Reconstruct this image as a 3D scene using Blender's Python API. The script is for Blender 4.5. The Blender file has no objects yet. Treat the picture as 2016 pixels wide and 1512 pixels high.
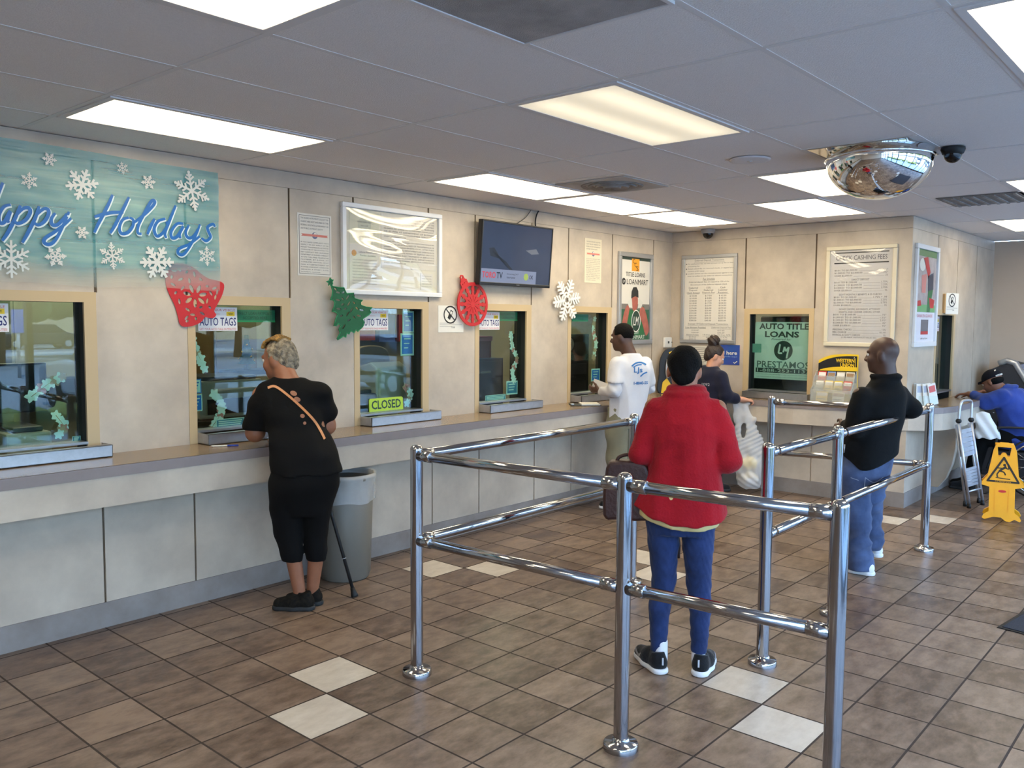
import bpy, bmesh, math, random
import numpy as np
from mathutils import Vector, Matrix
random.seed(7)
SC = bpy.context.scene
COL = SC.collection
PI = math.pi

# ------------------------------------------------------------------ camera
CAM = bpy.data.objects.new('camera', bpy.data.cameras.new('camera'))
COL.objects.link(CAM)
_yaw, _pit, _rol = 0.716961920, -0.073494926, 0.006553514
_f = Vector((math.cos(_yaw) * math.cos(_pit), math.sin(_yaw) * math.cos(_pit), math.sin(_pit)))
_r0 = _f.cross(Vector((0, 0, 1))).normalized()
_u0 = _r0.cross(_f)
_r = _r0 * math.cos(_rol) + _u0 * math.sin(_rol)
_u = _u0 * math.cos(_rol) - _r0 * math.sin(_rol)
CAM.matrix_world = Matrix(((_r.x, _u.x, -_f.x, -2.91633), (_r.y, _u.y, -_f.y, -4.42720),
                           (_r.z, _u.z, -_f.z, 1.68924), (0, 0, 0, 1)))
CAM.data.sensor_width = 36.0
CAM.data.lens = 1677.16 / 2016 * 36.0
CAM.data.clip_start = 0.05
SC.camera = CAM

# ------------------------------------------------------------------ world, sun, exposure
W = bpy.data.worlds.new('sky'); SC.world = W; W.use_nodes = True
_nt = W.node_tree; _bg = _nt.nodes['Background']
_tc = _nt.nodes.new('ShaderNodeTexCoord'); _sp = _nt.nodes.new('ShaderNodeSeparateXYZ')
_cr = _nt.nodes.new('ShaderNodeValToRGB')
_cr.color_ramp.elements[0].position = 0.0; _cr.color_ramp.elements[0].color = (0.52, 0.72, 1.0, 1)
_cr.color_ramp.elements[1].position = 0.7; _cr.color_ramp.elements[1].color = (0.22, 0.45, 0.95, 1)
_nt.links.new(_tc.outputs['Generated'], _sp.inputs[0]); _nt.links.new(_sp.outputs['Z'], _cr.inputs[0])
_nt.links.new(_cr.outputs[0], _bg.inputs['Color'])
_bg.inputs["Strength"].default_value = 10.0
sun = bpy.data.objects.new('sun', bpy.data.lights.new('sun', 'SUN')); COL.objects.link(sun)
sun.data.energy = 11.0; sun.data.angle = 0.01; sun.data.color = (0.95, 0.97, 1.0)
sun.rotation_euler = (math.radians(-40), 0, math.radians(25))      # comes from behind the building, never enters the room
PANEL = 12.0
OFFICE = 14.0                                                       # strength of the back office lights
vs = SC.view_settings
vs.view_transform = 'Standard'; vs.look = 'None'; vs.exposure = 0.2; vs.gamma = 1.0
vs.use_curve_mapping = False
SC.cycles.max_bounces = 8; SC.cycles.diffuse_bounces = 4; SC.cycles.glossy_bounces = 5
SC.cycles.transparent_max_bounces = 16; SC.cycles.transmission_bounces = 6
SC.cycles.caustics_reflective = False; SC.cycles.caustics_refractive = False
SC.cycles.sample_clamp_indirect = 6.0

# ------------------------------------------------------------------ dimensions (metres)
H = 2.6587          # ceiling
YW = 0.42           # teller wall plane, room on its -y side
XB = 5.29           # back wall plane
YS = -2.05          # side wall plane, from the outer corner away
XF = 8.45           # far wall
XL = -6.2           # wall behind the camera on the left
YR = -6.1           # glazed shop front
YO = 3.4            # rear wall of the office

# ------------------------------------------------------------------ material helpers
def lin(c):
    return tuple(((v / 255) / 12.92 if v / 255 <= 0.04045 else ((v / 255 + 0.055) / 1.055) ** 2.4) for v in c) + (1,)
MATS = {}
def M(name, rgb=(128, 128, 128), rough=0.5, metal=0.0, var=0.0, scale=8.0, bump=0.0, bscale=None, spec=0.5, emit=0.0, rgb2=None, detail=4.0, coat=0.0, sheen=0.0):
    if name in MATS: return MATS[name]
    m = bpy.data.materials.new(name); m.use_nodes = True
    nt = m.node_tree; b = nt.nodes['Principled BSDF']
    b.inputs['Roughness'].default_value = rough; b.inputs['Metallic'].default_value = metal
    b.inputs['Specular IOR Level'].default_value = spec
    if coat: b.inputs['Coat Weight'].default_value = coat; b.inputs['Coat Roughness'].default_value = 0.08
    if sheen: b.inputs['Sheen Weight'].default_value = sheen; b.inputs['Sheen Roughness'].default_value = 0.5
    c = lin(rgb)
    tc = nt.nodes.new('ShaderNodeTexCoord')
    if var or rgb2:
        n = nt.nodes.new('ShaderNodeTexNoise'); n.inputs['Scale'].default_value = scale
        n.inputs['Detail'].default_value = detail; n.inputs['Roughness'].default_value = 0.6
        nt.links.new(tc.outputs['Object'], n.inputs['Vector'])
        r = nt.nodes.new('ShaderNodeValToRGB')
        r.color_ramp.elements[0].position = 0.3; r.color_ramp.elements[1].position = 0.7
        if rgb2:
            r.color_ramp.elements[0].color = c; r.color_ramp.elements[1].color = lin(rgb2)
        else:
            r.color_ramp.elements[0].color = tuple(x * (1 - var) for x in c[:3]) + (1,)
            r.color_ramp.elements[1].color = tuple(min(1, x * (1 + var)) for x in c[:3]) + (1,)
        nt.links.new(n.outputs['Fac'], r.inputs['Fac']); nt.links.new(r.outputs['Color'], b.inputs['Base Color'])
    else:
        b.inputs['Base Color'].default_value = c
    if bump:
        n2 = nt.nodes.new('ShaderNodeTexNoise'); n2.inputs['Scale'].default_value = bscale or scale * 4
        n2.inputs['Detail'].default_value = 3
        nt.links.new(tc.outputs['Object'], n2.inputs['Vector'])
        bp = nt.nodes.new('ShaderNodeBump'); bp.inputs['Strength'].default_value = bump; bp.inputs['Distance'].default_value = 0.01
        nt.links.new(n2.outputs['Fac'], bp.inputs['Height']); nt.links.new(bp.outputs['Normal'], b.inputs['Normal'])
    if emit:
        b.inputs['Emission Color'].default_value = c; b.inputs['Emission Strength'].default_value = emit
    MATS[name] = m
    return m

def glass_mat(name, tint, rough=0.0, ior=1.5, boost=1.0):
    m = bpy.data.materials.new(name); m.use_nodes = True; nt = m.node_tree
    nt.nodes.remove(nt.nodes['Principled BSDF'])
    out = nt.nodes['Material Output']
    t = nt.nodes.new('ShaderNodeBsdfTransparent'); t.inputs['Color'].default_value = tuple(tint) + (1,)
    g = nt.nodes.new('ShaderNodeBsdfGlossy'); g.inputs['Roughness'].default_value = rough
    g.inputs['Color'].default_value = (boost, boost, boost, 1)
    f0 = ((ior - 1) / (ior + 1)) ** 2
    ge = nt.nodes.new('ShaderNodeNewGeometry')
    dt = nt.nodes.new('ShaderNodeVectorMath'); dt.operation = 'DOT_PRODUCT'
    nt.links.new(ge.outputs['Normal'], dt.inputs[0]); nt.links.new(ge.outputs['Incoming'], dt.inputs[1])
    def mth(op, x, y):
        n = nt.nodes.new('ShaderNodeMath'); n.operation = op
        for i, v in enumerate((x, y)):
            if v is None: continue
            if isinstance(v, (int, float)): n.inputs[i].default_value = v
            else: nt.links.new(v, n.inputs[i])
        return n.outputs[0]
    cs = mth('ABSOLUTE', dt.outputs['Value'], None)
    fr_ = mth('ADD', mth('MULTIPLY', mth('POWER', mth('SUBTRACT', 1.0, cs), 5.0), 1 - f0), f0)
    mx = nt.nodes.new('ShaderNodeMixShader')
    nt.links.new(fr_, mx.inputs[0]); nt.links.new(t.outputs[0], mx.inputs[1]); nt.links.new(g.outputs[0], mx.inputs[2])
    nt.links.new(mx.outputs[0], out.inputs['Surface'])
    return m

def film_mat(name, rgb, alpha, rough=0.3, rgb2=None, scale=8):
    """thin translucent plastic: part see-through, part coloured"""
    m = M(name, rgb, rough, rgb2=rgb2, scale=scale); nt = m.node_tree
    b = nt.nodes['Principled BSDF']; b.inputs['Alpha'].default_value = alpha
    return m

# ------------------------------------------------------------------ object helpers
def tag(o, label=None, cat=None, group=None, kind=None):
    if label: o['label'] = label
    if cat: o['category'] = cat
    if group: o['group'] = group
    if kind: o['kind'] = kind
    return o
def thing(name, label, cat, loc=(0, 0, 0), group=None, kind=None):
    o = bpy.data.objects.new(name, None); COL.objects.link(o); o.location = loc
    o.empty_display_size = 0.05
    return tag(o, label, cat, group, kind)
def origin_of(p):
    while p is not None and p.parent is not None: p = p.parent
    return Vector(p.location) if p is not None else Vector((0, 0, 0))

class Fr:
    """a flat frame: origin, two axes, outward normal"""
    def __init__(s, o, u, v):
        s.o = Vector(o); s.u = Vector(u).normalized(); s.v = Vector(v).normalized(); s.n = s.u.cross(s.v)
    def __call__(s, a, b, d=0.0): return s.o + s.u * a + s.v * b + s.n * d
FW = Fr((0, YW, 0), (1, 0, 0), (0, 0, 1))          # teller wall: a = x, b = z
FB = Fr((XB, 0, 0), (0, -1, 0), (0, 0, 1))         # back wall: a = -y, b = z
FS = Fr((0, YS, 0), (1, 0, 0), (0, 0, 1))          # side wall: a = x, b = z

_tmpc = []
class MB:
    def __init__(s): s.v = []; s.f = []; s.mi = []; s.sm = []; s.mats = []
    def m(s, mat):
        if mat not in s.mats: s.mats.append(mat)
        return s.mats.index(mat)
    def add(s, verts, faces, mat, smooth=False):
        k = len(s.v); i = s.m(mat)
        s.v += [tuple(x) for x in verts]
        for f in faces:
            s.f.append([k + j for j in f]); s.mi.append(i); s.sm.append(smooth)
        return s
    def box(s, a, b, mat):
        x0, y0, z0 = (min(p, q) for p, q in zip(a, b)); x1, y1, z1 = (max(p, q) for p, q in zip(a, b))
        return s.add([(x0, y0, z0), (x1, y0, z0), (x1, y1, z0), (x0, y1, z0), (x0, y0, z1), (x1, y0, z1), (x1, y1, z1), (x0, y1, z1)],
                     [(0, 3, 2, 1), (4, 5, 6, 7), (0, 1, 5, 4), (1, 2, 6, 5), (2, 3, 7, 6), (3, 0, 4, 7)], mat)
    def fbox(s, fr, a0, a1, b0, b1, d0, d1, mat):
        P = [fr(a, b, d) for d in (d0, d1) for a, b in ((a0, b0), (a1, b0), (a1, b1), (a0, b1))]
        return s.add(P, [(0, 3, 2, 1), (4, 5, 6, 7), (0, 1, 5, 4), (1, 2, 6, 5), (2, 3, 7, 6), (3, 0, 4, 7)], mat)
    def quad(s, fr, a0, a1, b0, b1, d, mat):
        return s.add([fr(a0, b0, d), fr(a1, b0, d), fr(a1, b1, d), fr(a0, b1, d)], [(0, 1, 2, 3)], mat)
    def poly(s, fr, pts, d, mat):
        n = len(pts)
        ar = sum(pts[i][0] * pts[(i + 1) % n][1] - pts[(i + 1) % n][0] * pts[i][1] for i in range(n))
        if ar < 0: pts = pts[::-1]
        return s.add([fr(a, b, d) for a, b in pts], [tuple(range(n))], mat)
    def prism(s, fr, pts, d0, d1, mat, smooth=False):
        n = len(pts)
        ar = sum(pts[i][0] * pts[(i + 1) % n][1] - pts[(i + 1) % n][0] * pts[i][1] for i in range(n))
        if ar < 0: pts = pts[::-1]
        P = [fr(a, b, d0) for a, b in pts] + [fr(a, b, d1) for a, b in pts]
        F = [tuple(range(n - 1, -1, -1)), tuple(range(n, 2 * n))]
        s.add(P, F, mat)
        k = len(s.v) - 2 * n; i = s.m(mat)
        for j in range(n):
            q = (j + 1) % n
            s.f.append([k + j, k + q, k + n + q, k + n + j]); s.mi.append(i); s.sm.append(smooth)
        return s
    def tube(s, pts, r, mat, n=12, caps=True, smooth=True):
        pts = [Vector(p) for p in pts]; rs = r if isinstance(r, (list, tuple)) else [r] * len(pts)
        V = []; up = None
        for i, p in enumerate(pts):
            t = (pts[min(i + 1, len(pts) - 1)] - pts[max(i - 1, 0)]).normalized()
            if up is None:
                up = Vector((0, 0, 1)) if abs(t.z) < 0.95 else Vector((1, 0, 0))
            x = (up - t * up.dot(t)).normalized(); y = t.cross(x); up = x
            for k in range(n):
                a = 2 * PI * k / n
                V.append(p + (x * math.cos(a) + y * math.sin(a)) * rs[i])
        F = []
        for i in range(len(pts) - 1):
            for k in range(n):
                q = (k + 1) % n
                F.append((i * n + k, i * n + q, (i + 1) * n + q, (i + 1) * n + k))
        s.add(V, F, mat, smooth)
        if caps:
            k0 = len(s.v) - len(V); i = s.m(mat)
            s.f.append([k0 + k for k in range(n - 1, -1, -1)]); s.mi.append(i); s.sm.append(False)
            e = k0 + (len(pts) - 1) * n
            s.f.append([e + k for k in range(n)]); s.mi.append(i); s.sm.append(False)
        return s
    def lathe(s, prof, c, mat, n=32, smooth=True, axis=None):
        """prof: (r, h) from bottom to top about an axis through c (default z)"""
        c = Vector(c); ax = Vector(axis).normalized() if axis else Vector((0, 0, 1))
        x = ax.orthogonal().normalized(); y = ax.cross(x)
        V = []
        for r, h in prof:
            for k in range(n):
                a = 2 * PI * k / n
                V.append(c + ax * h + (x * math.cos(a) + y * math.sin(a)) * max(r, 1e-5))
        F = [(i * n + k, i * n + (k + 1) % n, (i + 1) * n + (k + 1) % n, (i + 1) * n + k) for i in range(len(prof) - 1) for k in range(n)]
        return s.add(V, F, mat, smooth)
    def ball(s, c, r, mat, n=16, rot=None):
        c = Vector(c); rr = r if isinstance(r, (tuple, list)) else (r, r, r)
        V = []; m = n // 2
        for i in range(m + 1):
            t = PI * i / m
            for k in range(n):
                a = 2 * PI * k / n
                q = Vector((rr[0] * math.sin(t) * math.cos(a), rr[1] * math.sin(t) * math.sin(a), -rr[2] * math.cos(t)))
                if rot: q = rot @ q
                V.append(c + q)
        F = [(i * n + k, i * n + (k + 1) % n, (i + 1) * n + (k + 1) % n, (i + 1) * n + k) for i in range(m) for k in range(n)]
        return s.add(V, F, mat, True)
    def mesh(s, me, fn, mat, smooth=False):
        return s.add([fn(v.co) for v in me.vertices], [tuple(p.vertices) for p in me.polygons], mat, smooth)
    def text(s, fr, body, ca, cb, w, h, mat, d=0.0012, bold=0.0, shear=0.0, rot=0.0):
        """lettering fitted into a box of width w and height h centred at (ca, cb) of the frame"""
        cu = bpy.data.curves.new('lettering', 'FONT'); cu.body = body; cu.size = 1.0
        cu.offset = bold; cu.shear = shear; cu.resolution_u = 2
        ob = bpy.data.objects.new('lettering', cu)
        me = bpy.data.meshes.new_from_object(ob)
        if len(me.vertices):
            X = [v.co.x for v in me.vertices]; Y = [v.co.y for v in me.vertices]
            x0, x1, y0, y1 = min(X), max(X), min(Y), max(Y)
            sx = w / max(x1 - x0, 1e-6); sy = h / max(y1 - y0, 1e-6)
            cr, sr = math.cos(rot), math.sin(rot)
            def fn(c):
                a = (c.x - (x0 + x1) / 2) * sx; b = (c.y - (y0 + y1) / 2) * sy
                return fr(ca + a * cr - b * sr, cb + a * sr + b * cr, d)
            s.mesh(me, fn, mat)
        bpy.data.meshes.remove(me); bpy.data.objects.remove(ob); bpy.data.curves.remove(cu)
        return s
    def cutout(s, fr, loops, d0, d1, mat):
        """flat sheet with holes (even-odd) between depths d0 and d1"""
        cu = bpy.data.curves.new('sheet', 'CURVE'); cu.dimensions = '2D'; cu.fill_mode = 'BOTH'
        cu.extrude = abs(d1 - d0) / 2
        for lp in loops:
            sp = cu.splines.new('POLY'); sp.points.add(len(lp) - 1); sp.use_cyclic_u = True
            for p, (a, b) in zip(sp.points, lp): p.co = (a, b, 0, 1)
        ob = bpy.data.objects.new('sheet', cu)
        me = bpy.data.meshes.new_from_object(ob); mid = (d0 + d1) / 2
        s.mesh(me, lambda c: fr(c.x, c.y, mid + c.z), mat)
        bpy.data.meshes.remove(me); bpy.data.objects.remove(ob); bpy.data.curves.remove(cu)
        return s
    def build(s, name, parent=None, bevel=0.0, seg=2, auto=None, clean=True):
        o = origin_of(parent)
        me = bpy.data.meshes.new(name)
        me.from_pydata([(x - o.x, y - o.y, z - o.z) for x, y, z in s.v], [], s.f)
        for m in s.mats: me.materials.append(m)
        me.polygons.foreach_set('material_index', s.mi)
        me.polygons.foreach_set('use_smooth', s.sm)
        me.update()
        ob = bpy.data.objects.new(name, me); COL.objects.link(ob)
        if parent is not None: ob.parent = parent
        if bevel:
            b = ob.modifiers.new('bevel', 'BEVEL'); b.width = bevel; b.segments = seg; b.limit_method = 'ANGLE'; b.angle_limit = 0.7
            b.harden_normals = False
        return ob
def struct(name, mb, label, parent=None, cat=None, **k):
    o = mb.build(name, parent, **k)
    if parent is None: tag(o, label, cat or name.split('_')[0], kind='structure')
    return o
def dup(root, loc, rz=None, label=None, group=None):
    c = root.copy(); COL.objects.link(c); c.location = loc
    if rz is not None: c.rotation_euler = (0, 0, rz)
    if label: c['label'] = label
    if group: c['group'] = group
    for ch in list(root.children):
        d = ch.copy(); COL.objects.link(d); d.parent = c
        for g in list(ch.children):
            e = g.copy(); COL.objects.link(e); e.parent = d
    return c
def catmull(pts, n=6, closed=False):
    out = []; N = len(pts)
    rng = range(N if closed else N - 1)
    for i in rng:
        p0 = pts[(i - 1) % N] if closed or i > 0 else pts[0]
        p1 = pts[i]; p2 = pts[(i + 1) % N]
        p3 = pts[(i + 2) % N] if closed or i + 2 < N else pts[-1]
        for k in range(n):
            t = k / n
            out.append(tuple(0.5 * ((2 * b) + (-a + c) * t + (2 * a - 5 * b + 4 * c - d) * t * t + (-a + 3 * b - 3 * c + d) * t ** 3) for a, b, c, d in zip(p0, p1, p2, p3)))
    if not closed: out.append(tuple(pts[-1]))
    return out
def ribbon(pts, w):
    """outline of a flat stroke of width w (number or list) along 2-D points"""
    L = []; R = []; n = len(pts)
    for i, p in enumerate(pts):
        a = pts[max(i - 1, 0)]; b = pts[min(i + 1, n - 1)]
        dx, dy = b[0] - a[0], b[1] - a[1]; q = math.hypot(dx, dy) or 1
        ww = (w[i] if isinstance(w, list) else w) / 2
        L.append((p[0] - dy / q * ww, p[1] + dx / q * ww)); R.append((p[0] + dy / q * ww, p[1] - dx / q * ww))
    return L, R
def stroke(mb, fr, pts, w, d, mat):
    L, R = ribbon(pts, w); n = len(pts)
    e = [d + 0.0011 * i / max(n - 1, 1) for i in range(n)]
    mb.add([fr(*p, k) for p, k in zip(L, e)] + [fr(*p, k) for p, k in zip(R, e)], [(i, n + i, n + i + 1, i + 1) for i in range(n - 1)], mat)
def circ(cx, cy, rx, ry=None, n=28, a0=0.0):
    ry = ry or rx
    return [(cx + rx * math.cos(a0 + 2 * PI * k / n), cy + ry * math.sin(a0 + 2 * PI * k / n)) for k in range(n)]
# ------------------------------------------------------------------ materials of the room
m_wall = M('beige mottled laminate', (176, 163, 148), 0.42, rgb2=(206, 192, 174), scale=3.2, detail=12, bump=0.02, bscale=30)
m_seam = M('brown reveal strip', (92, 75, 56), 0.6)
m_frame = M('tan window trim', (196, 172, 134), 0.45)
m_ceil = M('white acoustic tile', (238, 232, 228), 0.95, var=0.03, scale=90, bump=0.25, bscale=160, spec=0.1)
m_tbar = M('white ceiling grid', (226, 221, 218), 0.6)
m_black = M('black rubber', (16, 17, 18), 0.6)
m_steel = M('brushed tray steel', (176, 178, 184), 0.34, 0.85, var=0.06, scale=40)
m_alu = M('aluminium frame', (188, 190, 194), 0.35, 0.8)
m_white = M('white paper', (226, 223, 216), 0.7)
m_dark = M('dark grey plastic', (42, 43, 46), 0.45)
m_ink = M('black ink', (30, 30, 34), 0.7)
m_inkg = M('grey ink', (120, 118, 118), 0.7)
m_glass = glass_mat('green tinted glass', (0.80, 0.91, 0.88), 0.0, 1.52)
m_clear = glass_mat('shop front glass', (0.94, 0.97, 0.96), 0.0, 1.5)
m_chrome = M('polished chrome', (176, 176, 180), 0.12, 1.0)
m_base = M('grey brown base laminate', (128, 118, 112), 0.5, rgb2=(150, 142, 138), scale=5, detail=8)

# floor tiles: world-locked procedural colour, one tone per tile
def floor_mat(name, c1, c2, rough):
    m = bpy.data.materials.new(name); m.use_nodes = True; nt = m.node_tree; b = nt.nodes['Principled BSDF']
    N = nt.nodes.new; L = nt.links.new
    tc = N('ShaderNodeTexCoord')
    mp = N('ShaderNodeMapping'); mp.inputs['Location'].default_value = (0.635 / 0.305, 1.03 / 0.305, 0)
    mp.inputs['Scale'].default_value = (1 / 0.305, 1 / 0.305, 1)
    L(tc.outputs['Object'], mp.inputs['Vector'])
    fl = N('ShaderNodeVectorMath'); fl.operation = 'FLOOR'; L(mp.outputs[0], fl.inputs[0])
    wn = N('ShaderNodeTexWhiteNoise'); wn.noise_dimensions = '2D'; L(fl.outputs[0], wn.inputs['Vector'])
    ad = N('ShaderNodeVectorMath'); ad.operation = 'MULTIPLY_ADD'
    L(wn.outputs['Color'], ad.inputs[0]); ad.inputs[1].default_value = (30, 30, 30); L(tc.outputs['Object'], ad.inputs[2])
    st = N('ShaderNodeVectorMath'); st.operation = 'MULTIPLY'; st.inputs[1].default_value = (1.0, 1.9, 1); L(ad.outputs[0], st.inputs[0])
    no = N('ShaderNodeTexNoise'); no.inputs['Scale'].default_value = 7.0; no.inputs['Detail'].default_value = 9; no.inputs['Roughness'].default_value = 0.68
    L(st.outputs[0], no.inputs['Vector'])
    sc = N('ShaderNodeMath'); sc.operation = 'MULTIPLY_ADD'; sc.inputs[1].default_value = 0.22; L(wn.outputs['Value'], sc.inputs[0])
    L(no.outputs['Fac'], sc.inputs[2])
    rp = N('ShaderNodeValToRGB'); rp.color_ramp.elements[0].position = 0.44; rp.color_ramp.elements[1].position = 0.80
    rp.color_ramp.elements[0].color = lin(c1); rp.color_ramp.elements[1].color = lin(c2)
    L(sc.outputs[0], rp.inputs[0]); L(rp.outputs[0], b.inputs['Base Color'])
    ra = N('ShaderNodeMapRange'); ra.inputs['To Min'].default_value = rough - 0.06; ra.inputs['To Max'].default_value = rough + 0.14
    L(no.outputs['Fac'], ra.inputs['Value']); L(ra.outputs[0], b.inputs['Roughness'])
    b.inputs['Specular IOR Level'].default_value = 0.42
    return m
m_tile = floor_mat('brown floor tile', (86, 68, 55), (142, 120, 102), 0.32)
m_tilew = floor_mat('cream floor tile', (186, 173, 156), (208, 197, 181), 0.36)
m_grout = M('dark grout', (66, 55, 48), 0.85, var=0.1, scale=20)

# ------------------------------------------------------------------ floor
fl = MB(); T = 0.305
CREAM = set()
for (x, y) in ((-0.48, -1.18), (-0.79, -1.49), (0.75, -2.63), (0.44, -2.94), (1.03, -0.27), (1.35, -0.57), (2.26, -1.18), (1.95, -1.49),
               (5.0, -2.4), (4.7, -2.1), (-2.0, -2.70), (-2.3, -3.0), (2.26, -4.2), (1.95, -4.5), (6.5, -3.6), (6.2, -3.9)):
    CREAM.add((math.floor((x + 0.635) / T), math.floor((y + 1.03) / T)))
fl.quad(Fr((0, 0, 0), (1, 0, 0), (0, 1, 0)), XL, XF, YR, YO, -0.0015, m_grout)
g = 0.0045
for i in range(math.floor((XL + 0.635) / T), math.ceil((XF + 0.635) / T)):
    for j in range(math.floor((YR + 1.03) / T), math.ceil((0.56 + 1.03) / T)):
        x0 = max(-0.635 + i * T + g, XL); x1 = min(-0.635 + (i + 1) * T - g, XF)
        y0 = max(-1.03 + j * T + g, YR); y1 = min(-1.03 + (j + 1) * T - g, 0.56)
        if x1 - x0 < 0.02 or y1 - y0 < 0.02: continue
        fl.add([(x0, y0, 0), (x1, y0, 0), (x1, y1, 0), (x0, y1, 0)], [(0, 1, 2, 3)], m_tilew if (i, j) in CREAM else m_tile)
struct('floor', fl, 'brown square floor tiles with a few cream accent tiles', cat='floor')

# ------------------------------------------------------------------ ceiling with its grid
ce = MB()
ce.box((XL, YR, H + 0.004), (XF, YO, H + 0.05), m_ceil)
G = 0.6096
for j in range(-5, 11):
    y = -G * j
    ce.box((XL, y - 0.012, H + 0.0022), (XF, y + 0.012, H + 0.0045), m_tbar)
for i in range(-6, 8):
    x = 2 * G * i
    if XL < x < XF: ce.box((x - 0.012, YR, H + 0.0016), (x + 0.012, YO, H + 0.0044), m_tbar)
for (i, j) in ((-1, 4), (3, 1), (3, 4)):            # short bars beside the square grilles
    x = 2 * G * {(-1, 4): -0.5, (3, 1): 1.5, (3, 4): 1.5}[(i, j)]
    ce.box((x - 0.012, -G * (j + 1), H + 0.0016), (x + 0.012, -G * j, H + 0.0044), m_tbar)
struct('ceiling', ce, 'grey white suspended ceiling of rectangular tiles in a thin metal grid', cat='ceiling')

# ------------------------------------------------------------------ walls
WIN = [(-1.59, -0.864), (-0.33, 0.396), (0.926, 1.652), (2.175, 2.897), (3.43, 4.144)]   # outer edges of the trims
ZT, ZB = 1.834, 0.93
IN0, IN1 = 0.05, 0.066                               # trim widths left, right
def panel_wall(mb, fr, a0, a1, wins, seams, zlo, hdr=2.552, thick=0.14, e0=0.0, e1=0.0):
    """laminate panels with dark reveals over a solid core, openings left for the teller windows"""
    xs = [a0 + e0]
    for w0, w1 in wins:
        mb.fbox(fr, xs[-1], w0 + 0.002, zlo, H, -thick, -0.008, m_seam) if w0 - xs[-1] > 0.01 else None
        mb.fbox(fr, w0 + 0.002, w1 - 0.002, ZT - 0.02, H, -thick, -0.008, m_seam)
        mb.fbox(fr, w0 + 0.002, w1 - 0.002, zlo, ZB - 0.06, -thick, -0.008, m_seam)
        xs.append(w1 - 0.002)
    mb.fbox(fr, xs[-1], a1 - e1, zlo, H, -thick, -0.008, m_seam)
    mb.fbox(fr, a0, a1, hdr + 0.002, H, -0.008, 0.0, m_wall)          # header band
    cuts = sorted(set([a0, a1] + [q for w in wins for q in w] + list(seams)))
    for p, q in zip(cuts[:-1], cuts[1:]):
        if q - p < 0.03: continue
        over = any(abs(p - w0) < 1e-6 for w0, w1 in wins)
        gl = 0.008 if p != a0 else 0.0; gr = 0.008 if q != a1 else 0.0
        if over: mb.fbox(fr, p + gl, q - gr, ZT, hdr, -0.008, 0.0, m_wall)
        else:
            k0 = 0.0 if any(abs(p - w1) < 1e-6 for w0, w1 in wins) else gl
            k1 = 0.0 if any(abs(q - w0) < 1e-6 for w0, w1 in wins) else gr
            mb.fbox(fr, p + gl, q - gr, ZT, hdr, -0.008, 0.0, m_wall)
            mb.fbox(fr, p + max(k0, 0.001), q - max(k1, 0.001), zlo, ZT, -0.008, 0.0, m_wall)
wl = MB()
panel_wall(wl, FW, XL, XB, WIN, (-5.4, -4.1, -2.85, -2.12, 4.906), 0.0)
struct('wall_left', wl, 'long beige panelled teller wall pierced by five service windows', cat='wall')
WINB = [(0.443, 1.173)]
wb = MB()
panel_wall(wb, FB, -YW, -YS, WINB, (), 0.0, e1=0.02)
struct('wall_back', wb, 'beige panelled wall with one service window, facing the room', cat='wall')
WINS = [(6.117, 6.848)]
wsd = MB()
panel_wall(wsd, FS, XB + 0.0085, XF, WINS, (7.637,), 0.0, e0=0.02)
struct('wall_side', wsd, 'beige panelled wall running away past the outer corner', cat='wall')
m_far = M('plain beige wall paint', (196, 178, 160), 0.6, var=0.03, scale=3)
wf = MB(); wf.box((XF, YR, 0), (XF + 0.12, YO, H), m_far)
struct('wall_far', wf, 'plain tan wall at the far right end', cat='wall')
wk = MB(); wk.box((XL - 0.12, YR, 0), (XL, YO, H), m_far)
struct('wall_left_end', wk, 'plain beige end wall behind the viewer', cat='wall')
m_off = M('office wall paint', (150, 138, 112), 0.8, var=0.04, scale=2)
wo = MB(); wo.box((XL, YO, 0), (XF, YO + 0.1, H), m_off)
struct('wall_office', wo, 'tan rear wall of the office behind the windows', cat='wall')

# shop front behind the viewer: mullions, rails and panes
m_mull = M('dark bronze mullion', (38, 36, 36), 0.4, 0.5)
sf = thing('window_8', 'glazed shop front with dark mullions', 'window', (0, YR, 0), kind='structure')
mm = MB()
nx = 12; step = (XF - XL) / nx
for k in range(nx + 1):
    x = XL + k * step
    mm.box((x - 0.035, YR - 0.05, 0), (x + 0.035, YR + 0.05, H), m_mull)
for z in (0.05, 2.1, H - 0.04):
    mm.box((XL, YR - 0.04, z - 0.04), (XF, YR + 0.04, z + 0.04), m_mull)
mm.build('window_frame', sf)
for k in range(nx):
    x = XL + k * step
    gp = MB(); gp.box((x + 0.035, YR - 0.003, 0.09), (x + step - 0.035, YR + 0.003, H - 0.08), m_clear); gp.build('pane', sf)

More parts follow.
